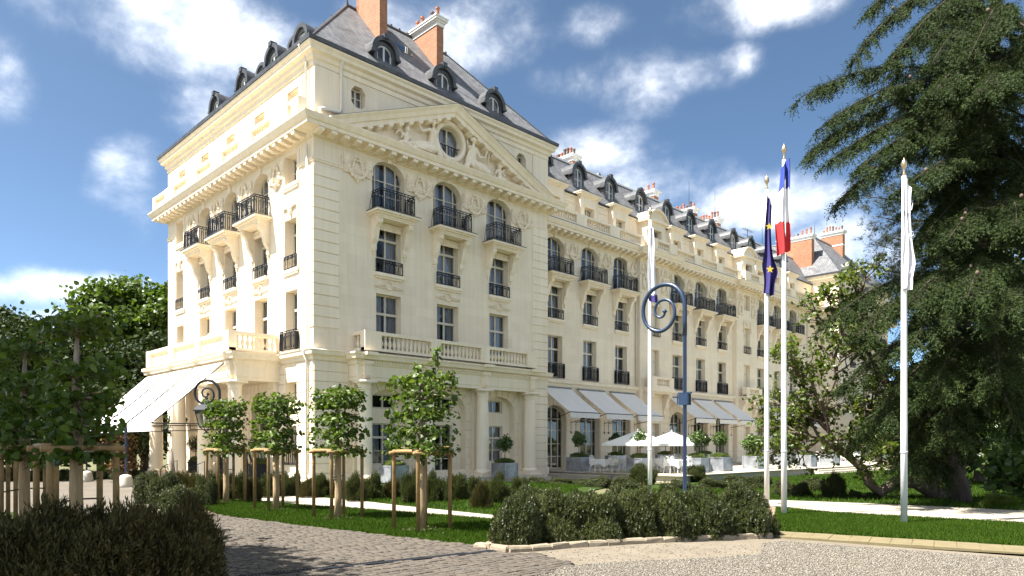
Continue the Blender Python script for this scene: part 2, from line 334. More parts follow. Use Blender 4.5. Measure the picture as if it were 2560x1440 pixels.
LEAF = (np.array([(0, 0, 0), (.42, .25, .1), (.36, .7, .06), (0, 1.05, -.06), (-.36, .7, .06), (-.42, .25, .1)]), np.array([(0, 1, 2, 3), (0, 3, 4, 5)]))
def leaves(P, size, up=.4, name='crown', m='lime_leaf', var=.35, out=None):
    n = len(P); nz = RNG.normal(size=(n, 3))*.75; nz[:, 2] += up
    if out is not None: nz += out*.8
    R = basis(nz); return scatter(LEAF[0], LEAF[1], P, R, size*(1+var*(RNG.random(n)*2-1)))
# ---------------------------------------------------------------- the hotel
HOTEL = thing('hotel_building', 'long cream stone hotel with slate mansard roofs, pediment and iron balconies', 'hotel')
class Fr:                                    # a facade frame: x along the wall, y inward
    def __init__(s, ox, oy, rz): s.ox, s.oy, s.rz = ox, oy, rz; s.c, s.s = math.cos(rz), math.sin(rz)
    def w(s, x, y, z): return (s.ox+s.c*x-s.s*y, s.oy+s.s*x+s.c*y, z)
FRONT = Fr(0, 0, 0); SIDE = Fr(0, 0, -math.pi/2); WING = Fr(0, 2.4, 0); FARF = Fr(61.5, 0, 0); FARS = Fr(61.5, 0, -math.pi/2)
def part(name, me, fr, x=0, y=0, z=0, parent=None, sc=None): return O(name, me, parent or HOTEL, fr.w(x, y, z), fr.rz, sc)
def sub(name, me, par, loc=(0, 0, 0), rz=0, sc=None): return O(name, me, par, loc, rz, sc)
# openings: (xs, tops, bottoms)
def rect(cx, w, z0, z1): return ([cx-w/2, cx+w/2], [z1, z1], [z0, z0])
def arch(cx, w, z0, zs, zt, n=14):
    xs = [cx-w/2*math.cos(math.pi*i/n) for i in range(n+1)]
    return (xs, [zs+(zt-zs)*math.sin(math.pi*i/n)**.85 for i in range(n+1)], [z0]*(n+1))
def oval(cx, cz, rx, rz_, n=16):
    xs = [cx-rx*math.cos(math.pi*i/n) for i in range(n+1)]
    return (xs, [cz+rz_*math.sin(math.pi*i/n) for i in range(n+1)], [cz-rz_*math.sin(math.pi*i/n) for i in range(n+1)])
def octo(cx, w, z0, z1, c=.2): return ([cx-w/2, cx-w/2+c, cx+w/2-c, cx+w/2], [z1-c*1.3, z1, z1, z1-c*1.3], [z0+c*1.1, z0, z0, z0+c*1.1])
def wall(x0, x1, z0, z1, ops, dep=.42):
    b = MB(); bb = [(o[0][0], o[0][-1], min(o[2]), max(o[1])) for o in ops]
    xs = sorted({x0, x1, *[v for q in bb for v in q[:2]]}); zs = sorted({z0, z1, *[v for q in bb for v in q[2:]]})
    for i in range(len(xs)-1):
        for j in range(len(zs)-1):
            cx, cz = (xs[i]+xs[i+1])/2, (zs[j]+zs[j+1])/2
            if any(q[0] < cx < q[1] and q[2] < cz < q[3] for q in bb): continue
            b.add([(xs[i], 0, zs[j]), (xs[i+1], 0, zs[j]), (xs[i+1], 0, zs[j+1]), (xs[i], 0, zs[j+1])], [(0, 1, 2, 3)])
    for (X, T, B), q in zip(ops, bb):
        for i in range(len(X)-1):
            for (c, lim) in ((T, q[3]), (B, q[2])):
                if abs(c[i]-lim)+abs(c[i+1]-lim) > 1e-6: b.add([(X[i], 0, c[i]), (X[i+1], 0, c[i+1]), (X[i+1], 0, lim), (X[i], 0, lim)], [(0, 1, 2, 3)])
                b.add([(X[i], 0, c[i]), (X[i+1], 0, c[i+1]), (X[i+1], dep, c[i+1]), (X[i], dep, c[i])], [(0, 1, 2, 3)])
        for k in (0, -1):
            if T[k]-B[k] > 1e-4: b.add([(X[k], 0, B[k]), (X[k], 0, T[k]), (X[k], dep, T[k]), (X[k], dep, B[k])], [(0, 1, 2, 3)])
    return b
# windows: a joinery frame with each pane and the curtain as pieces
WCACHE = {}
def win_set(key, w, h, cols, rows, archf=None, curtain=True):
    if key in WCACHE: return WCACHE[key]
    hw = w/2; top = archf or (lambda x: h); f = MB(); t = .065; dy = .055
    ex = [-hw]+[-hw+w*c for c in cols]+[hw]; ez = [0]+[h*r for r in rows]+[h]
    for i, x in enumerate(ex):
        k = t if 0 < i < len(ex)-1 else t*1.0; a, c = (x, x+k) if i == 0 else ((x-k, x) if i == len(ex)-1 else (x-k/2*(1.3 if len(ex) % 2 and i == len(ex)//2 else .75), x+k/2*(1.3 if len(ex) % 2 and i == len(ex)//2 else .75)))
        f.box(a, c, -dy, dy, 0, min(top(a+.001), top(c-.001))-.001*i)
    for j, z in enumerate(ez[:-1]):
        big = j > 0 and rows[j-1] > .64 and not archf
        k = .075 if j == 0 else (.06 if big else .022)
        f.box(-hw+.003, hw-.003, -dy*(.8 if j else .98)-(.025 if big else 0), dy*.8, z if j == 0 else z-k, z+k)
    n = 14
    for i in range(n):
        x0 = -hw+w*i/n; x1 = x0+w/n; z0, z1 = top(x0), top(x1)
        f.add([(x0, -dy*1.1, z0-t), (x1, -dy*1.1, z1-t), (x1, -dy*1.1, z1), (x0, -dy*1.1, z0), (x0, dy, z0-t), (x1, dy, z1-t)], [(0, 1, 2, 3), (0, 4, 5, 1)])
    panes = []
    for i in range(len(ex)-1):
        for j in range(len(ez)-1):
            p = MB(); k = 5 if archf else 1
            for q in range(k):
                xa = ex[i]+(ex[i+1]-ex[i])*q/k; xb = ex[i]+(ex[i+1]-ex[i])*(q+1)/k; ta, tb = min(ez[j+1], top(xa)), min(ez[j+1], top(xb))
                if max(ta, tb) <= ez[j]+.02: continue
                p.add([(xa, 0, ez[j]), (xb, 0, ez[j]), (xb, 0, max(tb, ez[j])), (xa, 0, max(ta, ez[j]))], [(0, 1, 2, 3)])
            if p.f: panes.append(p.mesh('pane', 'glass'))
    cm = []
    if curtain:
        for sgn in (-1, 1):
            c = MB(); nn = 16; V = []
            for i in range(nn+1):
                x = sgn*(hw-(hw*(.8+.2*random.random()) if True else 0)*i/nn); y = .16+.035*math.sin(i*2.4)+.01*math.sin(i*5.1)
                V += [(x, y, .05), (x, y, min(h, top(max(-hw, min(hw, x))))-.04)]
            c.add(V, [(2*i, 2*i+2, 2*i+3, 2*i+1) for i in range(nn)]); cm.append(c.mesh('curtain', 'curtain', True))
    WCACHE[key] = (f.mesh('window', 'frame_paint'), panes, cm); return WCACHE[key]
def window(ws, fr, x, z, y=.38, parent=None):
    fm, panes, cm = ws; w = part('window', fm, fr, x, y, z, parent)
    if parent is None:
        for p in panes: sub('pane', p, w)
        for c in cm:
            if random.random() < .93: sub('curtain', c, w)
    return w
def arch_fn(w, zs, zt): return lambda x: zs+(zt-zs)*max(0.0, 1-min(1, abs(x)/(w/2))**2)**.43
W_F1 = win_set('f1', 1.47, 2.92, [.5], [.36, .68]); W_F2 = win_set('f2', 1.47, 2.34, [.5], [.36, .74]); W_F2W = win_set('f2w', 1.46, 2.3, [.5], [.36, .74])
W_F1W = win_set('f1w', 1.46, 2.75, [.5], [.36, .68]); W_AR = win_set('ar', 1.92, 2.67, [.18, .5, .82], [.4, .66], arch_fn(1.92, 1.85, 2.67)); W_ARS = win_set('ars', 1.75, 2.4, [.18, .5, .82], [.4, .66], arch_fn(1.75, 1.75, 2.4))
W_SQ = win_set('sq', 1.16, 1.4, [.5], [.5]); W_SF2 = win_set('sf2', 1.16, 2.4, [.5], [.36, .74]); W_SF1 = win_set('sf1', 1.16, 2.85, [.5], [.36, .7]); W_AT = win_set('at', 1.1, .92, [.5], [.5], None, False); W_ATW = win_set('atw', 1.1, 1.5, [.5], [.5])
W_OCT = win_set('oct', .72, .92, [.5], [.55]); W_OC = win_set('oc', 1.56, 1.5, [.5], [.45]); W_GF = win_set('gf', 2.2, 4.2, [.2, .5, .8], [.2, .4, .62, .8], arch_fn(2.2, 3.4, 4.2), False); W_GFD = win_set('gfd', 1.2, 3.3, [.5], [.3, .55, .78], None, False); W_GS = win_set('gs', 1.1, .9, [.5], [], None, False)
W_PU = win_set('pu', 1.35, .72, [.5], [], None, False); W_PL = win_set('pl', 1.35, 2.05, [.5], [.33, .66]); W_PD = win_set('pd', 1.35, 2.7, [.5], [.33, .62], None, False)
W_SA = win_set('sa', 2.1, 4.2, [.2, .5, .8], [.3, .55, .72], arch_fn(2.1, 3.4, 4.2), False)
# ironwork
def rail_low(w, h=.62):
    b = MB(); r = .016
    for z in (.02, h*.82, h): b.box(-w/2, w/2, -.02, .02, z-r, z+r)
    for x in (-w/2, -w/6, w/6, w/2): b.box(x-r, x+r, -.018, .018, 0, h)
    n = 6
    for k in range(n):
        cx = -w/2+w*(k+.5)/n; rr = w/n*.62
        b.tube([(cx+rr*math.cos(a), 0, h*.41+h*.36*math.sin(a)) for a in [i*math.pi/5 for i in range(10)]], .013, 4, True)
    for k in range(9): x = -w/2+w*(k+.5)/9; b.box(x-.012, x+.012, -.012, .012, h*.82, h)
    for s in (-1, 1): b.tube([(s*w/2, 0, h), (s*w/2, .3, h)], .015, 4); b.tube([(s*w/2, 0, .05), (s*w/2, .3, .05)], .015, 4)
    return b.mesh('railing', 'iron')
def rail_bal(w, d, h=1.0):
    b = MB(); r = .016
    for (x0, x1, y0, y1) in ((-w/2, w/2, 0, 0), (-w/2, -w/2, 0, d), (w/2, w/2, 0, d)):
        for z in (.06, h-.1, h): b.box(min(x0, x1)-r, max(x0, x1)+r, min(y0, y1)-r, max(y0, y1)+r, z-r, z+r*1.3)
        Ln = abs(x1-x0)+abs(y1-y0); n = max(5, int(Ln/.105))
        for k in range(n+1):
            x = x0+(x1-x0)*k/n; y = y0+(y1-y0)*k/n; t = .012 if k % 5 else .02; b.box(x-t, x+t, y-t, y+t, .06, h-.1)
            if k < n and k % 2 == 0:
                u = (k+.5)/n; x = x0+(x1-x0)*u; y = y0+(y1-y0)*u; b.box(x-.012, x+.012, y-.012, y+.012, h-.1, h)
                dx = (x1-x0)/n*.42; dy = (y1-y0)/n*.42
                b.tube([(x+dx*math.cos(a), y+dy*math.cos(a), h*.46+h*.33*math.sin(a)) for a in [i*math.pi/5 for i in range(10)]], .011, 4, True)
    for s in (-1, 1): b.tube([(s*w/2, d*.95, h), (s*(w/2+.05), d, h*.7), (s*(w/2+.12), d, h*.35), (s*(w/2+.14), d, .05)], .014, 4)
    return b.mesh('railing', 'iron')
M_RL = rail_low(1.56); M_RLS = rail_low(1.24); M_RB = rail_bal(1.95, .8); M_RBF = rail_bal(1.62, .16, 1.0)
def slab():
    b = MB(); pr = [(.0, -.36), (.25, -.34), (.5, -.24), (.72, -.2), (.8, -.12), (.88, -.1), (.9, 0), (0, .02)]
    b.sweep([(-1.5+.88, 0.02), (-1.5+.88, 0), (1.5-.88, 0), (1.5-.88, 0.02)], pr); return b.mesh('balcony', 'stone')
def slab2():
    b = MB()
    for (d, z0, z1) in ((.68, -.36, -.28), (.72, -.28, -.19), (.82, -.19, -.11), (.92, -.11, 0)): b.box(-.36-d, .36+d, -d, .03, z0, z1-.001)
    b.cur = 1; b.box(-1.31, 1.31, -.95, .03, 0, .025); return b.mesh('balcony', ['stone', 'lead'])
M_SLAB = slab2()
def bracket():
    b = MB(); pts = []
    prof = [(0, 0), (.62, 0), (.66, -.1), (.62, -.22), (.5, -.3), (.4, -.4), (.34, -.58), (.3, -.78), (.24, -.95), (.16, -1.08), (.1, -1.16), (.1, -1.38), (.04, -1.5), (0, -1.5)]
    hw = .13; v = [(-hw, -d, z) for d, z in prof]+[(hw, -d, z) for d, z in prof]; n = len(prof)
    b.add(v, [tuple(range(n)), tuple(range(n, 2*n))[::-1]]+[(i, i+n, (i+1) % n+n, (i+1) % n) for i in range(n)])
    for s in (-1, 1):
        for r, cx, cz in ((.15, .44, -.16), (.085, .14, -.98)):
            b.tube([(s*(hw+.005), -cx+rr*math.cos(a), cz+rr*math.sin(a)) for a, rr in [(i*.6, r*(1-i/22)) for i in range(20)]], .022, 5)
    for k in range(3): b.lathe([(.02, -1.52-.09*k), (.075-.012*k, -1.47-.09*k), (.02, -1.41-.09*k)], 6, 0, -.06)
    return b.mesh('bracket', 'stone')
M_BR = bracket()
def frieze_band():
    b = MB(); b.box(-.5, .5, -.06, .02, 0, .26); b.box(-.56, .56, -.09, .02, .26, .33)
    for k in range(9): b.lathe([(.01, .02), (.05, .09), (.045, .15), (.01, .22)], 6, -.44+.11*k, -.06)
    return b.mesh('carved_panel', 'stone')
M_FB = frieze_band()
def balcony(fr, x, z, y=0, plain=False):
    o = part('balcony', M_SLAB, fr, x, y, z)
    for s in (-1, 1): sub('bracket', M_BR, o, (s*.9, 0, -.36))
    sub('railing', M_RB, o, (0, -.8, .02))
    sub('carved_panel', M_FB, o, (0, 0, -.74), 0, (1.4, 1, 1))
# carved ornament
def wreath_panel():
    b = MB(); 
    for i in range(22):
        a = math.pi*2*i/22; b.lathe([(.01, .2+.2*math.sin(a)-.04), (.05, .2+.2*math.sin(a)), (.01, .2+.2*math.sin(a)+.045)], 5, .2*math.cos(a), -.03)
    for s in (-1, 1):
        for k in range(7):
            x = s*(.24+.085*k); b.tube([(x-s*.06, -.02, .12+.02*k), (x+s*.02, -.06, .22-.01*k), (x+s*.1, -.02, .3-.02*k)], [.012, .035, .008], 4)
            b.tube([(x-s*.06, -.02, .12+.02*k), (x+s*.05, -.05, .08+.005*k), (x+s*.11, -.02, .02+.01*k)], [.012, .03, .008], 4)
    return b.mesh('carved_wreath', 'stone')
M_WR = wreath_panel()
def festoon():
    b = MB()
    for s in (-1, 1):
        b.box(s*.62-.15, s*.62+.15, -.07, .02, -.06, .34); b.box(s*.62-.1, s*.62+.1, -.1, .0, .04, .24)
        b.box(s*.62-.13, s*.62+.13, -.05, .02, -.5, -.06)
        for k in (-1, 0, 1): b.box(s*.62+k*.085-.018, s*.62+k*.085+.018, -.075, 0, -.46-.05*(k == 0), -.08)
        b.tube([(s*.82, -.04, .28-.06*i) for i in range(11)], [.03+.03*(i % 2) for i in range(11)], 5)
        b.tube([(s*(.16+.02*i), -.06, .22-.075*i) for i in range(10)], [.04+.035*(i % 2) for i in range(10)], 5)
    m = 17
    b.tube([(.5*math.cos(math.pi*(1+i/(m-1)))*1.0, -.07, -.1+.56*math.sin(math.pi*(1+i/(m-1)))) for i in range(m)], [.05+.05*(i % 2) for i in range(m)], 6)
    for i in range(9): a = i*2.4; b.lathe([(.01, .2+.09*math.sin(a)), (.06, .26+.09*math.sin(a)), (.01, .32+.09*math.sin(a))], 5, .1*math.cos(a), -.05)
    for i in range(6): b.lathe([(.02, -.78-.02*i), (.07, -.7), (.02, -.62)], 5, .03*math.cos(i*2), -.05)
    return b.mesh('festoon', 'stone')
M_FE = festoon()
def cartouche():
    b = MB(); b.tube([(.3*math.cos(a), -.05, -.1+.5*math.sin(a)) for a in [i*math.pi/12 for i in range(24)]], [.05+.03*(i % 2) for i in range(24)], 5, True)
    for i in range(10): b.lathe([(.01, .42+.1*math.sin(i)), (.07, .5+.1*math.sin(i)), (.01, .6+.1*math.sin(i))], 5, .18*math.cos(i*2.1), -.05)
    for s in (-1, 1): b.tube([(s*.38, -.04, .35-.09*i) for i in range(13)], [.03+.03*(i % 2) for i in range(13)], 5)
    return b.mesh('cartouche', 'stone')
M_CA = cartouche()
def mask_orn():
    b = MB(); b.lathe([(.02, -.2), (.1, -.14), (.13, 0), (.1, .12), (.02, .2)], 8, 0, -.03)
    for s in (-1, 1): b.tube([(s*.08, -.03, .12), (s*.3, -.05, .2), (s*.62, -.03, .22), (s*.66, -.03, .02)], [.05, .04, .05, .03], 5); b.tube([(s*.68, -.03, .2), (s*.7, -.04, -.5), (s*.7, -.03, -.75)], [.05, .035, .06], 5)
    return b.mesh('carved_mask', 'stone')
M_MA = mask_orn()
def baluster(h=.62, r=.105, n=7):
    b = MB(); p = [(.62, 0), (.62, .1), (.42, .14), (.95, .32), (1.0, .42), (.5, .72), (.42, .8), (.6, .86), (.6, 1)]
    b.lathe([(r*a, h*z) for a, z in p], n, 0, 0, False); return b.mesh('baluster', 'stone', True)
M_BL = baluster(); M_BL2 = baluster(.5, .1, 6)
def balustrade(fr, x0, x1, y, z, piers, bl=M_BL, h=.62, ends=()):
    """rail, base and piers are one mesh, every baluster a piece"""
    b = MB(); b.box(x0, x1, -.16, .16, 0, .14); b.box(x0-.003, x1+.003, -.19, .19, .14+h, .14+h+.16)
    ps = sorted(piers); xx = []
    for (a, c) in ps: b.box(a, c, -.205, .205, .003, .14+h+.17)
    for a, c, yy in ends: b.box(a-.16, a+.16, .16, yy, 0, .14); b.box(a-.19, a+.19, .16, yy, .14+h, .14+h+.16)
    o = part('balustrade', b.mesh('balustrade', 'stone'), fr, 0, y, z)
    edges = [x0]+[v for p in ps for v in p]+[x1]
    for i in range(0, len(edges), 2):
        a, c = edges[i], edges[i+1]; n = int((c-a)/.235)
        for k in range(n): sub('baluster', bl, o, (a+(c-a)*(k+.5)/n, 0, .14))
    for a, c, yy in ends:
        n = int((yy-.3)/.235)
        for k in range(n): sub('baluster', bl, o, (a, .2+(yy-.25)*(k+.5)/max(n, 1), .14))
    return o
def modillion():
    b = MB(); pr = [(.1, .0), (.16, -.17), (.4, -.2), (.62, -.14), (.7, -.13), (.72, 0)]; hw = .14
    v = [(-hw, -d, z) for d, z in pr]+[(hw, -d, z) for d, z in pr]; n = len(pr)
    b.add(v, [tuple(range(n)), tuple(range(n, 2*n))[::-1]]+[(i, i+n, (i+1) % n+n, (i+1) % n) for i in range(n)]); return b.mesh('modillion', 'stone')
M_MO = modillion()
CORN = [(0, 15.7), (.06, 15.7), (.07, 15.76), (.13, 15.8), (.15, 15.89), (.74, 15.92), (.74, 16.08), (.8, 16.1), (.86, 16.2), (.93, 16.33), (.93, 16.37), (0, 16.46)]
EAVE = [(0, 18.98), (.05, 18.98), (.05, 19.2), (.14, 19.26), (.18, 19.42), (.34, 19.5), (.36, 19.64), (.44, 19.72), (.46, 19.8), (0, 19.82)]
BELT = [(0, 5.55), (.06, 5.55), (.1, 5.72), (.24, 5.8), (.26, 5.94), (.3, 6.0), (0, 6.08)]
STRG = [(0, 14.6), (.05, 14.6), (.05, 14.66), (.09, 14.7), (.09, 14.76), (0, 14.78)]
def course_strip(fr, par, x0, x1, z0, n, h, y0=-.045, y1=.1, gap=.035, name='ashlar_block'):
    me = bpy.data.meshes.get('blk_%.3f_%.3f_%.3f' % (x1-x0, h, y1)) 
    if me is None: b = MB(); b.cbox(0, x1-x0, y0, y1, 0, h-gap, .018); me = b.mesh('blk_%.3f_%.3f_%.3f' % (x1-x0, h, y1), 'stone')
    for k in range(n): part(name, me, fr, x0, 0, z0+k*h, par if par is not None else None)
# ---- near pavilion -------------------------------------------------------
PW, PD = 15.7, 18.4; COLS = (4.1, 7.87, 11.63)
def front_facade(fr, main):
    ops = []
    for c in COLS: ops += [rect(c, 1.47, 6.15, 9.07), rect(c, 1.47, 10.08, 12.42), arch(c, 1.94, 12.95, 14.8, 15.62), arch(c, 2.5, -.15, 3.3, 4.4)]
    wl = part('wall', wall(0, PW, -.4, 16.4, ops).mesh('wall', 'stone_wall'), fr)
    att = part('attic_wall', wall(0, PW, 16.4, 19.3, [octo(2.36, .78, 17.74, 18.75), octo(13.45, .78, 17.74, 18.75), oval(7.87, 17.72, .8, .78)]).mesh('attic_wall', 'stone_wall'), fr)
    b = MB(); b.add([(0, .9, -.4), (PW, .9, -.4), (PW, .9, 19.3), (0, .9, 19.3)], [(0, 1, 2, 3)]); part('dark_room_sheet', b.mesh('dark_room_sheet', 'dark_inside'), fr)  # flat near-black sheet behind the windows, painted as the dark of unlit rooms
    for c in COLS:
        w = window(W_F1, fr, c, 6.15)
        w = window(W_F2, fr, c, 10.08); sub('railing', M_RL, w, (0, -.45, .02))
        b = MB(); b.box(-.86, .86, -.55, .03, -.16, 0); b.box(-.8, .8, -.48, .03, -.26, -.16); sub('sill', b.mesh('sill', 'stone'), w)
        part('carved_wreath', M_WR, fr, c, -.01, 9.3)
        window(W_AR, fr, c, 12.95); balcony(fr, c, 12.93)
        b = MB(); b.box(-.13, .13, -.1, .04, 0, .24); part('keystone', b.mesh('keystone', 'stone'), fr, c, 0, 15.55)
    for c in (2.28, 5.98, 9.75, 13.45): part('festoon', M_FE, fr, c, -.02, 15.0)
    for x in (2.36, 13.45): window(W_OCT, fr, x, 17.78, .36)
    return wl
WF = front_facade(FRONT, True)
SC_T = (2.1, 5.3, 8.95, 12.5, 16.3)
def side_facade(fr):
    ops = []
    for i, t in enumerate(SC_T):
        x = -t
        if i in (0, 4): ops += [rect(x, 1.16, 6.15, 9.0), rect(x, 1.16, 10.0, 12.4), rect(x, 1.16, 14.05, 15.45)]
        else: ops += [rect(x, 1.47, 6.15, 9.07), rect(x, 1.47, 10.08, 12.42), arch(x, 1.75, 12.95, 14.7, 15.36), arch(x, 2.1, 0, 3.4, 4.3)]
    ops += [rect(-2.1, 1.1, 3.75, 4.65), rect(-16.3, 1.1, 3.75, 4.65), rect(-2.1, 1.1, .75, 2.55)]
    wl = part('wall', wall(-PD, 0, -.5, 16.4, ops, .5).mesh('wall', 'stone_wall'), fr)
    aops = [rect(-(1.85+3.5*k), 1.1, 17.52, 18.44) for k in range(5)]
    part('attic_wall', wall(-PD, 0, 16.4, 19.3, aops, .5).mesh('attic_wall', 'stone_wall'), fr)
    b = MB(); b.add([(-PD, .95, -.5), (0, .95, -.5), (0, .95, 19.3), (-PD, .95, 19.3)], [(0, 1, 2, 3)]); part('dark_room_sheet', b.mesh('dark_room_sheet', 'dark_inside'), fr)
    for k in range(5):
        x = -(1.85+3.5*k); window(W_AT, fr, x, 17.52, .46)
        b = MB(); b.box(-.85, .85, -.05, .03, 18.44, 18.7); b.box(-.85, -.56, -.05, .03, 16.5, 18.439); b.box(.56, .85, -.05, .03, 16.5, 18.439); part('window_surround', b.mesh('window_surround', 'stone'), fr, x)
    for i, t in enumerate(SC_T):
        x = -t
        if i in (0, 4):
            window(W_SQ, fr, x, 14.05, .46)
            w = window(W_SF2, fr, x, 10.0, .46); sub('railing', M_RLS, w, (0, -.53, .02))
            w = window(W_SF1, fr, x, 6.15, .46)
            if i == 0: sub('railing', rail_bal(1.5, .16, .95), w, (0, -.66, -.05))
            part('carved_mask', M_MA, fr, x, -.02, 12.75)
            b = MB(); b.box(-.78, .78, -.1, .03, -.16, 0); b.box(-.7, .7, -.07, .03, -.26, -.16); m = b.mesh('sill', 'stone')
            for z in (10.0, 14.05): part('sill', m, fr, x, 0, z)
            b = MB()
            for a, c2, z0, z1 in ((-.82, -.6, 9.95, 13.15), (.6, .82, 9.95, 13.15), (-.6, .6, 12.95, 13.15), (-.8, -.6, 13.8, 15.5), (.6, .8, 13.8, 15.5)): b.box(a, c2, -.045, .02, z0, z1)
            part('window_surround', b.mesh('window_surround', 'stone'), fr, x)
        else:
            window(W_F1, fr, x, 6.15, .46)
            w = window(W_F2, fr, x, 10.08, .46); sub('railing', M_RL, w, (0, -.53, .02))
            b = MB(); b.box(-.86, .86, -.63, .03, -.16, 0); b.box(-.8, .8, -.56, .03, -.26, -.16); sub('sill', b.mesh('sill', 'stone'), w)
            part('carved_wreath', M_WR, fr, x, -.01, 9.3); window(W_ARS, fr, x, 12.95, .46); balcony(fr, x, 12.93)
            b = MB(); b.box(-.13, .13, -.1, .04, 0, .46); part('keystone', b.mesh('keystone', 'stone'), fr, x, 0, 15.3)
            window(W_SA, fr, x, 0, .46)
    window(W_GS, fr, -2.1, 3.75, .46); window(W_GS, fr, -16.3, 3.75, .46); w = window(W_GS, fr, -2.1, .8, .46, None); w.scale.z = 1.9
    sub('railing', M_RLS, w, (0, -.5, -.05), 0, (1, 1, .8))
    for t in (3.55, 7.12, 10.72, 14.25): part('festoon', M_FE, fr, -t, -.02, 14.98)
    return wl
WS = side_facade(SIDE)
# plain back and right walls close the block
b = MB(); b.add([(PW, 0, -.4), (PW, PD, -.4), (PW, PD, 19.8), (PW, 0, 19.8)], [(0, 1, 2, 3)]); b.add([(0, PD, -.5), (PW, PD, -.5), (PW, PD, 19.8), (0, PD, 19.8)], [(0, 1, 2, 3)]); part('back_wall', b.mesh('back_wall', 'stone'), FRONT)
def cornice(path, name, prof, mats='stone', fr=FRONT): 
    b = MB(); b.sweep(path, prof); return part(name, b.mesh(name, mats), fr)
PATH = [(PW-1, PD), (0, PD), (0, 0), (PW, 0), (PW, 2.6)]
CN = cornice(PATH, 'cornice', CORN); cornice(PATH, 'eaves_cornice', EAVE); 
def strings(fr, x0, x1, gaps, y=0):
    e = [x0]+[v for g in sorted(gaps) for v in g]+[x1]
    for i in range(0, len(e), 2):
        if e[i+1]-e[i] > .1: b = MB(); b.sweep([(e[i], 0), (e[i+1], 0)], STRG); part('string_course', b.mesh('string_course', 'stone'), fr, 0, y)
strings(FRONT, 0, PW, [(c-1.0, c+1.0) for c in COLS]); strings(SIDE, -PD, 0, [(-t-(.62 if i in (0, 4) else .92), -t+(.62 if i in (0, 4) else .92)) for i, t in enumerate(SC_T)])
cornice([(PW-1, PD), (0, PD), (0, 0), (PW, 0), (PW, 2.6)], 'gutter', [(.3, 19.823), (.5, 19.823), (.52, 20.0), (.3, 20.0)], 'lead')
BL = cornice([(0, PD), (0, 14.95)], 'belt_cornice', BELT); cornice([(0, 3.45), (0, 0), (1.75, 0)], 'belt_cornice', BELT); cornice([(13.97, 0), (PW, 0), (PW, 2.4)], 'belt_cornice', BELT)
n = 25
for k in range(n): sub('modillion', M_MO, CN, (.02+(PW-.04)*k/(n-1), 0, 15.9))
for k in range(1, 30): sub('modillion', M_MO, CN, (0, PD*k/29.5, 15.9), -math.pi/2)
# corner quoins wrap the corner: one stone for each course
b = MB(); b.cbox(-.045, 1.3, -.045, .15, 0, .45, .018); b.cbox(-.045, .26, -.04, .2, .001, .449, .018); mq = b.mesh('quoin_stone', 'stone')
b = MB(); b.cbox(-.045, 1.3, -.045, .15, 0, .45, .018); b.box(-.045, .1, .1, .3, .004, .446); mq = b.mesh('quoin_stone', 'stone')
for k in range(15): part('quoin_stone', mq, FRONT, 0, 0, 7.06+k*.494)
b = MB(); b.cbox(14.35, PW+.02, -.045, .15, 0, .455, .018); mq2 = b.mesh('quoin_stone', 'stone')
for k in range(18): part('quoin_stone', mq2, FRONT, 0, 0, 5.72+.2+k*.485)
# rusticated ground storey of the pavilion
for x0, x1 in ((0.0, 1.75), (14.0, PW)): course_strip(FRONT, None, x0, x1, .35, 11, .47)
for x0, x1 in ((-1.5, -.012), (-3.35, -2.7)): course_strip(SIDE, None, x0, x1, .35, 11, .47)
course_strip(SIDE, None, -2.65, -1.55, 2.7, 2, .47); 
for x0, x1 in ((-PD, -16.9), (-15.7, -14.4)): course_strip(SIDE, None, x0, x1, .35, 11, .47)
b = MB(); b.box(-.1, PW+.05, -.1, .05, -.4, .33); b.box(-.1, .05, .05, PD, -.5, .33); part('plinth', b.mesh('plinth', 'stone'), FRONT)
def voussoirs(fr, c, w, zs, zt, y=0):
    """radiating stones over an arch"""
    hw = w/2
    for i in range(9):
        a = math.pi*(i+.5)/9; ci, si = math.cos(a), math.sin(a); da = math.pi/9*.46
        v = []
        for aa in (a-da, a+da):
            for rr in (0, 1):
                ex = math.cos(aa); ez = max(0, math.sin(aa))**.85; 
                if rr == 0: x, z = hw*ex, zs+(zt-zs)*ez
                else: x, z = (hw+.42)*ex*1.05, min(5.0, zs+.05+(zt-zs+.62)*ez)
                v.append((x, z))
        (x0, z0), (x1, z1), (x2, z2), (x3, z3) = v; b = MB(); yo = -.04
        b.add([(x0, yo, z0), (x1, yo, z1), (x3, yo, z3), (x2, yo, z2), (x0, .05, z0), (x1, .05, z1), (x3, .05, z3), (x2, .05, z2)], [(0, 1, 2, 3), (0, 4, 5, 1), (1, 5, 6, 2), (2, 6, 7, 3), (3, 7, 4, 0)])
        part('voussoir', b.mesh('voussoir', 'stone'), fr, c, y, 0)
# ---- porticoes -----------------------------------------------------------
def column_mesh(h=4.55, r=.36):
    b = MB(); b.box(-r*1.35, r*1.35, -r*1.35, r*1.35, -.3, .12)
    b.lathe([(r*1.28, .12), (r*1.3, .19), (r*1.2, .25), (r*1.05, .28), (r, .34), (r*1.0, h*.35), (r*.95, h*.65), (r*.84, h-.3), (r*.84, h-.28), (r*.95, h-.25), (r*.88, h-.22), (r*.88, h-.12), (r*1.12, h)], 24)
    b.box(-r*1.22, r*1.22, -r*1.22, r*1.22, h, h+.14); return b
mcol = column_mesh(); M_COL = mcol.mesh('column', 'stone', False)
def shade_col(me):
    for p in me.polygons:
        if abs(p.normal.z) < .8 and len(p.vertices) == 4 and p.area < 1.0 and p.index > 5: p.use_smooth = True
shade_col(M_COL)
for x in (2.3, 6.05, 9.8, 13.5): part('column', M_COL, FRONT, x, -.62, 0)
b = MB(); b.box(-.28, .28, -.18, .05, -.2, 4.7); M_PIL = b.mesh('pilaster', 'stone')
for x in (2.3, 6.05, 9.8, 13.5): part('pilaster', M_PIL, FRONT, x)
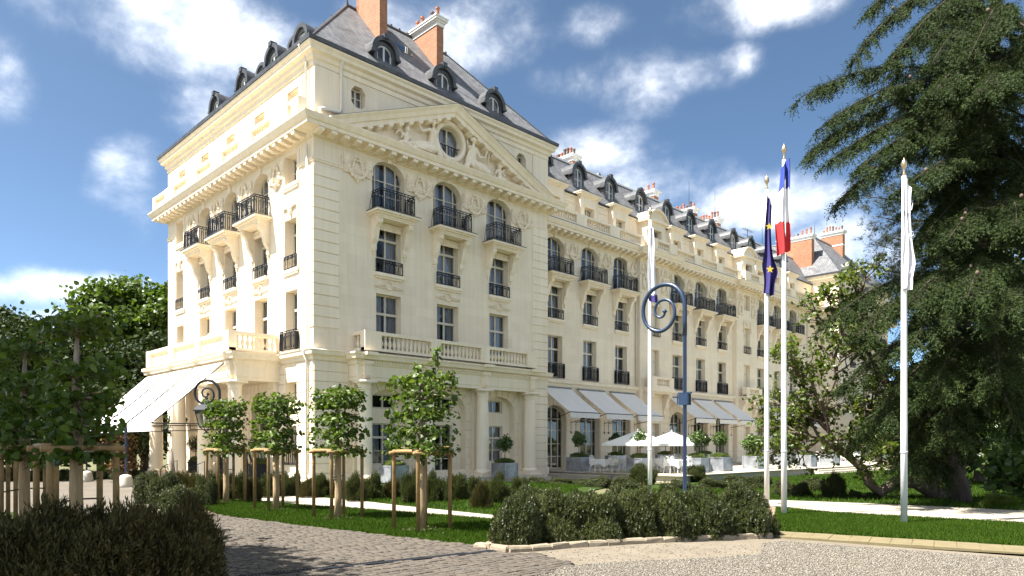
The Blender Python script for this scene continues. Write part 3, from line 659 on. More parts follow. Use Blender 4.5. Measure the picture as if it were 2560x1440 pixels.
ENT = [(-.3, 4.69), (.12, 4.69), (.12, 4.86), (.15, 4.87), (.15, 5.38), (.2, 5.42), (.24, 5.5), (.24, 5.62), (.42, 5.68), (.46, 5.82), (.52, 5.9), (.52, 5.96), (-.3, 6.06)]
def portico(fr, x0, x1, yf, mods):
    b = MB(); b.sweep([(x0, .1), (x0, yf), (x1, yf), (x1, .1)], ENT); b.box(x0, x1, yf, 0.05, 4.72, 4.8)
    
    if fr is FRONT: b.cur = 1; b.add([(x0-.5, yf-.515, 5.975), (x1+.5, yf-.515, 5.975), (x1+.3, yf-.1, 6.05), (x0-.3, yf-.1, 6.05)], [(0, 1, 2, 3)])
    o = part('entablature', b.mesh('entablature', ['stone', 'lead']), fr)
    b = MB(); b.box(-.035, .035, -.06, .02, 0, .09); md = b.mesh('dentil', 'stone'); m = int((x1-x0)/.14)
    dm = MB()
    for k in range(m): x = x0+(x1-x0)*(k+.5)/m; dm.box(x-.04, x+.04, yf-.3, yf-.2, 5.52, 5.61)
    sub('dentil_band', dm.mesh('dentil_band', 'stone'), o)['kind'] = 'stuff'
    b = MB(); b.box(-.2, .2, -.24, .02, 4.9, 5.45); b.lathe([(.12, 5.1), (.12, 5.11)], 10); b.box(-.26, .26, -.3, .02, 5.42, 5.6); b.box(-.3, .3, -.62, .02, 5.84, 5.99)
    for k in (-1, 0, 1): b.box(k*.12-.03, k*.12+.03, -.22, 0, 4.78, 4.9)
    mm = b.mesh('frieze_block', 'stone')
    for x in mods: sub('frieze_block', mm, o, (x, yf-.08, 0))
    return o
portico(FRONT, 1.98, 13.76, -.62, (2.3, 6.05, 9.8, 13.5))
b = MB(); b.box(1.6, 14.1, -1.25, .0, -.3, .0-.06); b.box(1.4, 14.3, -1.6, 0, -.4, -.18); part('portico_step', b.mesh('portico_step', 'lime_stone'), FRONT)
balustrade(FRONT, 2.05, 13.69, -.84, 6.08, [(2.05, 2.95), (5.95, 6.55), (9.35, 9.95), (12.9, 13.69)], M_BL, .62, [(2.24, 2.24, .84), (13.5, 13.5, .84)])
# the recessed bays behind the columns
for c in COLS:
    ops = [rect(c, 1.35, 3.46, 4.18)]+([rect(c, 1.35, .02, 2.72)] if c == COLS[1] else [rect(c, 1.35, .68, 2.73)])
    part('wall', wall(c-1.3, c+1.3, -.3, 4.6, ops, .25).mesh('wall', 'stone'), FRONT, 0, .42)
    window(W_PU, FRONT, c, 3.46, .6); window(W_PD if c == COLS[1] else W_PL, FRONT, c, .02 if c == COLS[1] else .68, .6)
    voussoirs(FRONT, c, 2.5, 3.3, 4.4)
    for s in (-1, 1):
        course_strip(FRONT, None, c+s*1.43-.17, c+s*1.43+.17, .1, 7, .47)
SPX = -2.05
for t in (3.65, 7.2, 10.75, 14.3): part('column', M_COL, SIDE, -t, SPX, 0)
portico(SIDE, -14.62, -3.33, SPX, (-14.3, -10.75, -7.2, -3.65))
for t in (3.65, 14.3):
    b = MB(); b.box(-.3, .3, -.3, .05, -.2, 4.7); part('pilaster', b.mesh('pilaster', 'stone'), SIDE, -t)
balustrade(SIDE, -14.7, -3.4, SPX-.22, 6.08, [(-14.7, -14.1), (-11.1, -10.5), (-7.5, -6.9), (-4.0, -3.4)], M_BL, .62, [(-14.5, -14.5, 2.22), (-3.6, -3.6, 2.22)])
b = MB()
for i in range(3): b.box(-14.9-i*.3, -3.0+i*.3, SPX-.6-i*.3, 0, -.5, -.06-.14*i)
part('portico_step', b.mesh('portico_step', 'lime_stone'), SIDE)
for t in SC_T[1:4]: voussoirs(SIDE, -t, 2.1, 3.4, 4.3)
for t in (7.12, 10.72): course_strip(SIDE, None, -t-.5, -t+.5, .1, 9, .47)
# attic balustrade of the side
balustrade(SIDE, -PD-.3, .1, -.62, 16.44, [(-PD-.3, -PD+.1), (-16.6, -15.1), (-13.1, -11.6), (-9.6, -8.1), (-6.1, -4.6), (-2.6, -.9), (-.55, .1)], M_BL2, .5)
# ---- pediment ------------------------------------------------------------
def pediment(fr, detail=True):
    xl, xr, xa, zb, za = .35, 15.35, 7.87, 16.36, 19.42
    b = MB(); b.add([(xl+.5, -.16, zb), (xr-.5, -.16, zb), (xa, -.16, za-.25)], [(0, 1, 2)]) if not detail else None
    if detail:  # tympanum with the round opening
        nn = 40; ring = []; tri = []
        def edge(a):
            dx, dz = math.cos(a), math.sin(a); best = 1e9; cx, cz = xa, 17.72; sl = (za-.2-zb)/(xa-xl)
            if dz < -1e-6: best = min(best, (zb-cz)/dz)
            for s in (1, -1):
                den = dz+s*dx*sl; num = (za-.2)-cz
                if den > 1e-6: best = min(best, num/den)
            return (cx+dx*best, cz+dz*best)
        angs = sorted([2*math.pi*i/nn for i in range(nn)]+[math.atan2(zb-17.72, xl-xa) % (2*math.pi), math.atan2(zb-17.72, xr-xa) % (2*math.pi), math.pi/2])
        for a in angs: e = edge(a); ring.append((xa+.8*math.cos(a), -.16, 17.72+.78*math.sin(a))); tri.append((e[0], -.16, e[1]))
        m = len(angs); b.add(ring+tri, [(i, (i+1) % m, (i+1) % m+m, i+m) for i in range(m)])
        b.add(ring+[(x, .3, z) for x, y, z in ring], [(i, (i+1) % m, (i+1) % m+m, i+m) for i in range(m)])
    t = part('tympanum', b.mesh('tympanum', 'stone'), fr)
    rk = MB(); prof = [(0.0, -.62), (.62, -.62), (.62, -.4), (.7, -.38), (.78, -.18), (.9, -.05), (.9, 0), (0, .04)]
    for s in (-1, 1):
        xe = xl if s < 0 else xr; A = [(xe, -d, zb+z+.1) for d, z in prof]; B = [(xa, -d, za+z+.1) for d, z in prof]; k = len(prof)
        rk.cur = 0; rk.add(A+B, [(i, i+1, i+1+k, i+k) for i in range(k-1)]+[tuple(range(k))])
        rk.cur = 1; rk.add([(xe, -.92, zb+.11), (xa, -.92, za+.11), (xa, .02, za+.16), (xe, .02, zb+.16)], [(0, 1, 2, 3)])
    r = part('raking_cornice', rk.mesh('raking_cornice', ['stone', 'lead']), fr)
    sl = math.atan2(za-zb, xa-xl)
    for s in (-1, 1):
        for k in range(1, 13):
            u = (k-.3)/12.6; x = (xl if s < 0 else xr)+(xa-(xl if s < 0 else xr))*u; z = zb+(za-zb)*u
            if u < .12: continue
            o = sub('modillion', M_MO, r, (x, 0, z-.51), (0, -sl*s*-1 if s > 0 else -sl, 0))
    if not detail: return
    w = window(W_OC, fr, xa, 16.97, .15); b = MB(); b.box(-.75, .75, -.02, .02, .55, .58); [b.box(x-.012, x+.012, -.015, .015, .1, .55) for x in np.linspace(-.6, .6, 7)]; sub('railing', b.mesh('railing', 'iron'), w, (0, -.2, 0))
    b = MB(); b.tube([(xa+.96*math.cos(a), -.18, 17.72+.94*math.sin(a)) for a in [i*math.pi/18 for i in range(36)]], .15, 8, True); part('oculus_frame', b.mesh('oculus_frame', 'stone', True), fr)
    b = MB()
    for i in range(150):
        a = rad(-8)+rad(196)*random.random(); r_ = 1.2+.3*random.random()*max(0, math.sin(a)); x = xa+r_*math.cos(a); z = 17.72+r_*math.sin(a)
        q = random.uniform(.04, .085); b.lathe([(.01, z-q), (q, z), (.01, z+q)], 5, x, -.18-.1*random.random())
    for i in range(110):
        x = random.uniform(2.6, 13.2); z = 16.45+.18*random.random()*(1.6-abs(x-xa)/5); q = random.uniform(.05, .13); b.lathe([(.01, z-q), (q*1.3, z), (.01, z+q)], 5, x, -.2-.12*random.random())
    part('carved_garland', b.mesh('carved_garland', 'stone', True), fr)['kind'] = 'stuff'
    # reclining figures, each one continuous surface
    def figure(caps, name):
        me = bpy.data.meshes.new(name); bm = bmesh.new()
        for p0, p1, r0, r1 in caps:
            p0, p1 = Vector(p0), Vector(p1); L_ = max((p1-p0).length, .01); k = max(2, int(L_/.05))
            for i in range(k+1):
                u = i/k; q = p0.lerp(p1, u); bmesh.ops.create_icosphere(bm, subdivisions=1, radius=r0+(r1-r0)*u, matrix=Matrix.Translation(q))
        bm.to_mesh(me); bm.free(); o = bpy.data.objects.new(name, me); COL.objects.link(o)
        rm = o.modifiers.new('r', 'REMESH'); rm.mode = 'VOXEL'; rm.voxel_size = .032; sm = o.modifiers.new('s', 'SMOOTH'); sm.iterations = 3
        dg = bpy.context.evaluated_depsgraph_get(); me2 = bpy.data.meshes.new_from_object(o.evaluated_get(dg)); bpy.data.objects.remove(o)
        me2.materials.clear(); me2.materials.append(MATS['stone']); me2.polygons.foreach_set('use_smooth', [True]*len(me2.polygons)); me2.name = name; return me2
    Y = -.3
    def woman(m):   # reclining: seated by the oculus, legs stretched outwards (towards -x before mirroring)
        c = [((-.55, Y, .5), (-.5, Y-.05, .95), .22, .2), ((-.5, Y-.05, .95), (-.48, Y-.08, 1.2), .2, .17), ((-.7, Y-.08, 1.22), (-.28, Y-.08, 1.2), .1, .1), ((-.48, Y-.1, 1.25), (-.5, Y-.14, 1.42), .075, .07), ((-.53, Y-.16, 1.52), (-.5, Y-.14, 1.62), .125, .13), ((-.42, Y-.1, 1.6), (-.4, Y-.1, 1.68), .1, .08),
             ((-.55, Y, .5), (-1.15, Y-.1, .46), .22, .16), ((-1.15, Y-.1, .46), (-1.8, Y-.02, .3), .15, .085), ((-1.8, Y-.02, .3), (-2.02, Y-.05, .26), .07, .05), ((-.5, Y-.12, .36), (-1.0, Y-.2, .28), .2, .15), ((-1.0, Y-.2, .28), (-1.6, Y-.1, .14), .14, .09)]
        c += [((-.9-.12*i, Y-.16, .5-.03*i), (-.75-.13*i, Y-.24, .16), .045, .05) for i in range(6)]+[((-.35, Y-.05, 1.1), (-.15, Y-.08, .5), .07, .12), ((-.3, Y-.1, .6), (-.1, Y-.1, .2), .12, .16)]
        if m: c += [((-.7, Y-.1, 1.22), (-1.1, Y-.12, 1.02), .085, .07), ((-1.1, Y-.12, 1.02), (-1.42, Y-.12, 1.32), .068, .05), ((-1.42, Y-.12, 1.32), (-1.5, Y-.12, 1.38), .05, .04)]
        else: c += [((-.7, Y-.1, 1.22), (-.82, Y-.2, .82), .085, .07), ((-.82, Y-.2, .82), (-1.25, Y-.18, .92), .068, .05), ((-1.2, Y-.12, .75), (-1.35, Y-.14, 1.3), .05, .07), ((-1.45, Y-.12, .8), (-1.5, Y-.12, 1.25), .05, .05)]
        return c
    def putto(): return [((0, Y, .3), (.06, Y-.05, .62), .17, .15), ((-.12, Y-.05, .64), (.22, Y-.06, .62), .08, .08), ((.06, Y-.1, .84), (.06, Y-.1, .88), .15, .15), ((.22, Y-.08, .6), (.4, Y-.12, .34), .07, .05), ((0, Y-.05, .26), (-.32, Y-.1, .2), .14, .1), ((-.32, Y-.1, .2), (-.55, Y-.05, .05), .09, .06), ((.05, Y-.12, .22), (.3, Y-.16, .1), .12, .09), ((-.12, Y-.05, .6), (-.34, Y-.02, .8), .06, .1), ((-.34, Y-.02, .8), (-.5, Y, .55), .09, .05), ((-.15, Y-.06, .62), (-.3, Y-.12, .4), .065, .05)]
    part('carved_figure', figure(woman(True), 'carved_figure'), fr, 7.1, .05, 16.42, None, (1.15, 1.25, 1.14))
    part('carved_figure', figure(woman(False), 'carved_figure'), fr, 8.7, .05, 16.4, None, (-1.15, 1.25, 1.1))
    mp_ = figure(putto(), 'carved_figure'); part('carved_figure', mp_, fr, 4.85, .05, 16.43, None, (1.1, 1.2, 1.1)); part('carved_figure', mp_, fr, 11.35, .05, 16.43, None, (-1.05, 1.2, .98))
pediment(FRONT)
# ---- pavilion roof -------------------------------------------------------
def hip_roof(fr, name='roof'):
    e = .33; z0, z1 = 19.95, 25.4; b = MB(); base = [(-e, -e), (PW+e, -e), (PW+e, PD+e), (-e, PD+e)]; top = [(4.4, 4.3), (11.25, 4.3), (11.25, 14.1), (4.4, 14.1)]
    b.add([(x, y, z0) for x, y in base]+[(x, y, z1) for x, y in top], [(i, (i+1) % 4, (i+1) % 4+4, i+4) for i in range(4)]+[(4, 5, 6, 7)])
    r = part(name, b.mesh(name, 'slate'), fr)
    c = MB()
    for i in range(4):
        x0, y0 = base[i]; x1, y1 = top[i]; c.tube([(x0, y0, z0), (x1, y1, z1+.02)], .05, 6)
        x2, y2 = top[(i+1) % 4]; c.tube([(x1, y1, z1), (x2, y2, z1)], .1, 6)
        for k in range(12): u = k/12; c.box(x1+(x2-x1)*u-.05, x1+(x2-x1)*u+.05, y1+(y2-y1)*u-.05, y1+(y2-y1)*u+.05, z1+.05, z1+.17)
    c.tube([(4.4, 4.3, z1), (4.4, 4.3, z1+1.7)], [.05, .012], 6); sub('ridge_capping', c.mesh('ridge_capping', 'lead'), r)
    return r
RF = hip_roof(FRONT)
W_DO = win_set('do', .86, 1.34, [.5], [.45], arch_fn(.86, .9, 1.34)); W_RO = win_set('ro', .62, .74, [.5], [.5], None, False)
def dormer_meshes():
    def ring(b, ro, ri, zs, z0, y0, y1, n=12):
        po = [(-ro, z0)]+[(-ro*math.cos(math.pi*i/n), zs+ro*math.sin(math.pi*i/n)) for i in range(n+1)]+[(ro, z0)]
        pi_ = [(-ri, z0)]+[(-ri*math.cos(math.pi*i/n), zs+ri*math.sin(math.pi*i/n)) for i in range(n+1)]+[(ri, z0)]; m = len(po)
        v = [(x, y0, z) for x, z in po]+[(x, y0, z) for x, z in pi_]+[(x, y1, z) for x, z in po]+[(x, y1, z) for x, z in pi_]
        b.add(v, [(i, i+1, i+1+m, i+m) for i in range(m-1)]+[(i, i+2*m, i+1+2*m, i+1) for i in range(m-1)]+[(i+m, i+1+m, i+1+3*m, i+3*m) for i in range(m-1)]+[(0, m, 3*m, 2*m), (m-1, 2*m-1, 4*m-1, 3*m-1)])
    body = MB(); ring(body, .6, .43, .92, 0, 0, .16); body.box(-.6, .6, -.06, .3, -.14, .0); body.box(-.6, -.57, .16, 2.2, -.1, .95); body.box(.57, .6, .16, 2.2, -.1, .95)
    ring(body, .615, .59, .92, .9, .02, 2.2)
    hood = MB(); ring(hood, .8, .6, .95, .84, -.14, .22); ring(hood, .78, .7, .95, .86, .22, 1.5); hood.box(-.14, .14, -.2, .16, 1.62, 1.86); hood.box(-.86, -.6, -.16, .2, .78, .9); hood.box(.6, .86, -.16, .2, .78, .9)
    oc = MB(); n = 20
    for ro, ri, y0, y1 in ((.56, .42, 0, .14),): 
        v = []
        for y in (y0, y1):
            for r in (ro, ri): v += [(r*math.cos(2*math.pi*i/n), y, 1.12*r*math.sin(2*math.pi*i/n)) for i in range(n)]
        oc.add(v, [(i, (i+1) % n, n+(i+1) % n, n+i) for i in range(n)]+[(i, 2*n+i, 2*n+(i+1) % n, (i+1) % n) for i in range(n)]+[(n+i, n+(i+1) % n, 3*n+(i+1) % n, 3*n+i) for i in range(n)])
    och = MB(); ring(och, .74, .54, .06, -.3, -.14, .18); ring(och, .72, .64, .06, -.3, .18, 1.6); och.box(-.62, -.58, .14, 1.6, -.75, .1); och.box(.58, .62, .14, 1.6, -.75, .1)
    dk = MB(); dk.add([(-.5, .3, 0), (.5, .3, 0), (.5, .3, 1.3), (-.5, .3, 1.3)], [(0, 1, 2, 3)]); dk2 = MB(); dk2.lathe([(.43, 0), (.43, .01)], 12)
    return body.mesh('dormer', 'lead'), hood.mesh('hood', 'lead'), oc.mesh('oculus_dormer', 'lead_pale'), och.mesh('hood', 'lead'), dk.mesh('dark_back', 'dark_inside')
M_DB, M_DH, M_OB, M_OH, M_DK = dormer_meshes()
simple('dormer_paint', (.6, .61, .6), .4, 0, .03, 3)
fmw = W_DO[0].copy(); fmw.materials.clear(); fmw.materials.append(MATS['dormer_paint']); W_DO = (fmw, W_DO[1], W_DO[2])
fmw = W_RO[0].copy(); fmw.materials.clear(); fmw.materials.append(MATS['dormer_paint']); W_RO = (fmw, W_RO[1], W_RO[2])
def dormer(fr, x, y, z, sc=1.0):
    o = part('dormer', M_DB, fr, x, y, z, None, (sc, sc, sc)); sub('hood', M_DH, o); sub('dark_back', M_DK, o)
    sub('window_frame', W_DO[0], o, (0, .12, .0)); [sub('pane', p, o, (0, .12, 0)) for p in W_DO[1]]
def oculus_dormer(fr, x, y, z, sc=1.0):
    o = part('oculus_dormer', M_OB, fr, x, y, z, None, (sc, sc, sc)); sub('hood', M_OH, o); sub('dark_back', M_DK, o, (0, -.02, -.55), 0, (.8, 1, .85)); sub('window_frame', W_RO[0], o, (0, .1, -.37)); [sub('pane', p, o, (0, .1, -.37)) for p in W_RO[1]]
for x in (4.05, 7.78, 11.5): dormer(FRONT, x, .28, 20.12, 1.02)
for t in (4.55, 8.0, 11.6): dormer(SIDE, -t, .28, 20.1, .95)
oculus_dormer(SIDE, -6.45, .62, 21.0, .85); oculus_dormer(SIDE, -3.15, .72, 21.1, .85); oculus_dormer(SIDE, -1.85, .42, 20.9, 1.0)
b = MB(); b.box(-.5, .5, -.05, .05, -.62, .62); msk = b
def skylight(fr, x, y, z):
    b = MB(); b.box(-.5, .5, -.06, .04, -.62, .62); o = O('skylight', b.mesh('skylight', 'lead'), HOTEL, fr.w(x, y, z), (rad(-40), 0, fr.rz)); b = MB(); b.box(-.42, .42, -.075, -.065, -.54, .54); sub('pane', b.mesh('pane', 'glass'), o)
skylight(FRONT, 6.9, 2.55, 23.25)
def chimney(fr, x0, x1, y0, y1, z0, z1, pots, band=None):
    b = MB(); b.box(x0, x1, y0, y1, z0, z1); o = part('chimney', b.mesh('chimney', 'brick'), fr)
    c = MB(); 
    for (d, a, e) in ((.04, 0, .2), (.1, .2, .3), (.18, .3, .42), (.22, .42, .5)): c.box(x0-d, x1+d, y0-d, y1+d, z1+a, z1+e-.001)
    if band: c.box(x0-.03, x1+.03, y0-.03, y1+.03, band, band+.15)
    sub('cap', c.mesh('cap', 'cap_white'), o)
    n = pots; ax = (y1-y0) > (x1-x0)
    for k in range(n):
        u = (k+.5)/n; px, py = ((x0+x1)/2, y0+(y1-y0)*u) if ax else (x0+(x1-x0)*u, (y0+y1)/2); h = random.uniform(.35, .85)
        p = MB(); p.lathe([(.11, 0), (.1, h*.8), (.13, h*.85), (.12, h)], 8); sub('chimney_pot', p.mesh('chimney_pot', random.choice(['pot', 'pot', 'pot_dark'])), o, (px, py, z1+.5))
chimney(FRONT, 4.92, 5.4, 2.0, 4.2, 21, 26.9, 4); chimney(FRONT, 8.72, 9.2, 2.0, 4.3, 21, 25.2, 5); chimney(FRONT, 12.9, 13.4, 2.6, 3.6, 20.6, 22.4, 2)
def pipe(fr, pts, name='downpipe', r=.06):
    b = MB(); b.tube([fr.w(*p) for p in pts], r, 8); O(name, b.mesh(name, 'downpipe', True), HOTEL)
pipe(SIDE, [(-.45, -.5, 19.85), (-.45, -.2, 19.5), (-.45, -.12, 19.3), (-.45, -.12, 16.95)]); pipe(SIDE, [(-.4, -.12, 15.4), (-.4, -.12, 6.1), (-.4, -.32, 5.9), (-.4, -.12, 5.5), (-.4, -.12, .1)], r=.055)
pipe(FRONT, [(1.35, -.3, 19.5), (1.35, -.12, 19.3), (1.35, -.12, 17.25), (1.2, -.14, 17.1), (.35, -.2, 17.0), (.12, -.35, 16.85), (.08, -.5, 16.5)], r=.085)
for x0, x1 in ((0.002, 1.3), (14.4, PW)): b = MB(); b.box(x0, x1, -.06, .02, 16.5, 18.95); part('attic_pilaster', b.mesh('attic_pilaster', 'stone'), FRONT)
# ---- the long wing -------------------------------------------------------
WX0, WX1 = PW, 61.5; AW = [19.1, 22.76, 26.42, 34.05, 37.65, 41.25, 48.65, 52.2, 55.75]; BAY = [30.3, 45.2]; BPJ = .35; BH = 1.95
def wing():
    fr = WING; ops = []
    for c in AW: ops += [rect(c, 1.46, 6.2, 8.95), rect(c, 1.46, 10.05, 12.35), arch(c, 1.9, 12.95, 14.8, 15.5), arch(c, 2.2, .0, 3.4, 4.3)]
    part('wall', wall(WX0, WX1, -.4, 16.4, ops).mesh('wall', 'stone_wall'), fr)
    b = MB(); b.add([(WX0, .95, -.4), (WX1, .95, -.4), (WX1, .95, 19.3), (WX0, .95, 19.3)], [(0, 1, 2, 3)]); part('dark_room_sheet', b.mesh('dark_room_sheet', 'dark_inside'), fr)
    mk = MB(); mk.box(-.12, .12, -.08, .04, 0, .34); mk = mk.mesh('keystone', 'stone')
    sl = MB(); sl.box(-.86, .86, -.55, .03, -.16, 0); sl.box(-.8, .8, -.48, .03, -.26, -.16); sl = sl.mesh('sill', 'stone')
    for c in AW:
        w = window(W_F1W, fr, c, 6.2); sub('railing', M_RBF, w, (0, -.52, -.12))
        w = window(W_F2W, fr, c, 10.05); sub('railing', M_RL, w, (0, -.45, .02)); sub('sill', sl, w)
        window(W_AR, fr, c, 12.95); balcony(fr, c, 12.93); part('keystone', mk, fr, c, 0, 15.44); window(W_GF, fr, c, .03, .4); voussoirs(fr, c, 2.2, 3.4, 4.3)
    for c in [16.95]+[(a+b_)/2 for a, b_ in zip(AW, AW[1:]) if b_-a < 4]+[27.9, 32.6, 42.75, 47.3, 57.3]: part('festoon', M_FE, fr, c, -.02, 15.0)
    # projecting single bays
    for bx in BAY:
        ops = [rect(bx, 1.2, 6.15, 9.0), rect(bx, 1.2, 10, 12.4), rect(bx, 1.2, 14.0, 15.4), rect(bx, 1.2, 0, 3.3)]
        part('wall', wall(bx-BH, bx+BH, -.4, 16.4, ops).mesh('wall', 'stone_wall'), fr, 0, -BPJ)
        b = MB(); [b.add([(x, -BPJ, -.4), (x, 0, -.4), (x, 0, 16.4), (x, -BPJ, 16.4)], [(0, 1, 2, 3)]) for x in (bx-BH, bx+BH)]; part('wall_return', b.mesh('wall_return', 'stone'), fr)
        b = MB(); b.add([(bx-.9, .2, -.4), (bx+.9, .2, -.4), (bx+.9, .2, 16), (bx-.9, .2, 16)], [(0, 1, 2, 3)]); part('dark_room_sheet', b.mesh('dark_room_sheet', 'dark_inside'), fr)
        for ws, z in ((W_SF1, 6.15), (W_SF2, 10.0), (W_SQ, 14.0)):
            w = window(ws, fr, bx, z, -BPJ+.36)
            if z == 10: sub('railing', M_RLS, w, (0, -.45, .02))
        window(W_GFD, fr, bx, 0, -BPJ+.36); part('carved_mask', M_MA, fr, bx, -BPJ-.02, 12.7)
        for s in (-1, 1): part('cartouche', M_CA, fr, bx+s*1.3, -BPJ-.02, 14.1); part('festoon', M_FE, fr, bx+s*1.3, -BPJ-.02, 15.0, None, (.55, 1, 1))
        for s in (-1, 1): course_strip(fr, None, bx+s*1.3-.6, bx+s*1.3+.6, .05, 8, .47, -.045-BPJ, .1-BPJ)
        # little stone balcony on consoles
        b = MB(); b.box(bx-1.6, bx+1.6, -BPJ-.75, -BPJ+.02, 5.7, 6.02); b.box(bx-1.5, bx+1.5, -BPJ-.6, -BPJ+.02, 5.55, 5.7); o = part('balcony', b.mesh('balcony', 'stone'), fr)
        for s in (-1, 1): sub('bracket', M_BR, o, (bx+s*1.25, -BPJ, 5.55), 0, (1.5, 1, 1.1))
        balustrade(fr, bx-1.5, bx+1.5, -BPJ-.55, 6.02, [(bx-1.5, bx-.85), (bx+.85, bx+1.5)], M_BL2, .5)
    pth = [(WX0, 2.4)]
    for bx in BAY: pth += [(bx-BH, 2.4), (bx-BH, 2.4-BPJ), (bx+BH, 2.4-BPJ), (bx+BH, 2.4)]
    pth += [(WX1, 2.4)]
    cn = cornice(pth, 'cornice', CORN); 
    sg = [(WX0, BAY[0]-BH), (BAY[0]+BH, BAY[1]-BH), (BAY[1]+BH, WX1)]
    for a, c in sg: strings(fr, a, c, [(q-1.0, q+1.0) for q in AW if a < q < c])
    for bx in BAY: strings(fr, bx-BH, bx+BH, [(bx-.62, bx+.62)], -BPJ)
    x = WX0+1.1
    while x < WX1-.5:
        yy = 2.4-(BPJ if any(abs(x-bx) < BH+.1 for bx in BAY) else 0); sub('modillion', M_MO, cn, (x, yy, 15.9)); x += .64
    b = MB(); seg = [(WX0, BAY[0]-BH), (BAY[0]+BH, BAY[1]-BH), (BAY[1]+BH, WX1)]
    for a, c in seg: cornice([(a, 2.4), (c, 2.4)], 'belt_cornice', BELT)
    b = MB(); b.box(WX0, WX1, 1.52, 1.7, 16.35, 16.44); part('cornice_lead', b.mesh('cornice_lead', 'lead'), FRONT)
    # ground storey piers in courses
    ed = [WX0+.9]+[v for c in AW for v in (c-1.12, c+1.12)]
    prs = [(WX0+1.0, AW[0]-1.15)]+[(a+1.15, b_-1.15) for a, b_ in zip(AW, AW[1:]) if b_-a < 4]
    for bx in BAY:
        l = max(c for c in AW if c < bx); r = min(c for c in AW if c > bx); prs += [(l+1.15, bx-BH-.02), (bx+BH+.02, r-1.15)]
    prs += [(AW[-1]+1.15, 59.5)]
    for a, c in prs: course_strip(fr, None, a, c, .05, 7, .5)
    # attic: stone window cases with slate between, balustrade in front
    fr2 = Fr(0, 2.85, 0); b = MB(); b.add([(WX0, 0, 16.4), (WX1, 0, 16.4), (WX1, 0, 19.0), (WX0, 0, 19.0)], [(0, 1, 2, 3)])
    for a, c in ((16.5, 17.9), (20.3, 21.55), (23.95, 25.2), (35.25, 36.45), (38.85, 40.05), (49.85, 51.0), (53.4, 54.55)):
        b.box(a, c, -.04, .02, 17.5, 18.3); b.box(a, c, -.05, .02, 18.45, 18.6)
    b.box(WX0, WX1, -.08, .02, 18.85, 19.0); part('attic_wall', b.mesh('attic_wall', 'stone'), fr2)
    cs = MB(); cs.box(-.95, -.55, -.42, .1, 16.4, 18.6); cs.box(.55, .95, -.42, .1, 16.4, 18.6); cs.box(-.549, .549, -.42, .1, 18.3, 18.6); cs.box(-.549, .549, -.42, .1, 16.4, 16.75)
    for d, z0, z1 in ((.0, 18.6, 18.95), (.05, 18.95, 19.02), (.12, 19.02, 19.1), (.2, 19.1, 19.2), (.24, 19.2, 19.28)): cs.box(-.95-d, .95+d, -.42-d, .3, z0, z1-.001)
    cs.cur = 1; cs.box(-1.2, 1.2, -.67, 1.0, 19.28, 19.32); cs = cs.mesh('attic_window_case', ['stone', 'lead'])
    for c in AW:
        o = part('attic_window_case', cs, fr2, c); sub('window_frame', W_ATW[0], o, (0, -.08, 16.78)); [sub('pane', p, o, (0, -.08, 16.78)) for p in W_ATW[1]]; [sub('curtain', p, o, (0, -.1, 16.78)) for p in W_ATW[2]]
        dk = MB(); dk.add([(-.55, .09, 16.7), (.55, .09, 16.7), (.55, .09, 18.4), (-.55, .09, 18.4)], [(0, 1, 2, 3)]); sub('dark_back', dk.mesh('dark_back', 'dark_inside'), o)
    pc = MB(); yf = -.9
    pc.box(-1.15, -.6, yf, .1, 16.4, 18.75); pc.box(.6, 1.15, yf, .1, 16.4, 18.75); pc.box(-.599, .599, yf, .1, 18.2, 18.75); pc.box(-.599, .599, yf, .1, 16.4, 16.75)
    pc.box(-1.4, 1.4, yf-.18, .3, 18.75, 18.95); m = 12; P = [(-1.4+2.8*i/m, 18.95+.95*math.sin(math.pi*i/m)**.8*.9+.02) for i in range(m+1)]
    pc.add([(x, yf+.0, 18.95) for x, z in P]+[(x, yf, z-.1) for x, z in P], [(i, i+1, i+m+2, i+m+1) for i in range(m)])
    for i in range(m):
        (x0, z0), (x1, z1) = P[i], P[i+1]
        pc.add([(x0, yf-.2, z0), (x1, yf-.2, z1), (x1, yf-.2, z1-.16), (x0, yf-.2, z0-.16), (x0, 1.2, z0), (x1, 1.2, z1), (x0, yf, z0-.16), (x1, yf, z1-.16)], [(0, 1, 2, 3), (0, 4, 5, 1), (3, 2, 7, 6)])
    for s in (-1, 1):
        V = [(.0, 0), (.75, 0), (.72, .35), (.45, .6), (.28, 1.0), (.2, 1.5), (.05, 1.7), (0, 1.7)]; k = len(V); pc.add([(s*(1.15+x), -.85, 16.5+z) for x, z in V]+[(s*(1.15+x), -.55, 16.5+z) for x, z in V], [tuple(range(k)), tuple(range(k, 2*k))]+[(i, (i+1) % k, (i+1) % k+k, i+k) for i in range(k)])
    pc = pc.mesh('attic_window_case', 'stone')
    for bx in BAY:
        o = part('attic_window_case', pc, fr2, bx, -.1); sub('window_frame', W_ATW[0], o, (0, -.5, 16.76)); [sub('pane', p, o, (0, -.5, 16.76)) for p in W_ATW[1]]
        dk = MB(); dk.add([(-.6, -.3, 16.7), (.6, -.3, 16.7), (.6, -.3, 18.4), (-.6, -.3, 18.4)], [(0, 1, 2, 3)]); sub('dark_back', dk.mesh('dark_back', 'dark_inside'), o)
    for a, c in seg:
        cc = [q for q in AW if a < q < c]; balustrade(fr, a+.1, c-.1, -.62, 16.46, [(q+1.83-.55 if i < len(cc)-1 else q+1.3, q+1.83+.55 if i < len(cc)-1 else min(c-.1, q+1.9)) for i, q in enumerate(cc)], M_BL2, .5)
    for bx in BAY: balustrade(fr, bx-BH+.1, bx+BH-.1, -.62-BPJ, 16.46, [(bx-BH+.1, bx-.8), (bx+.8, bx+BH-.1)], M_BL2, .5)
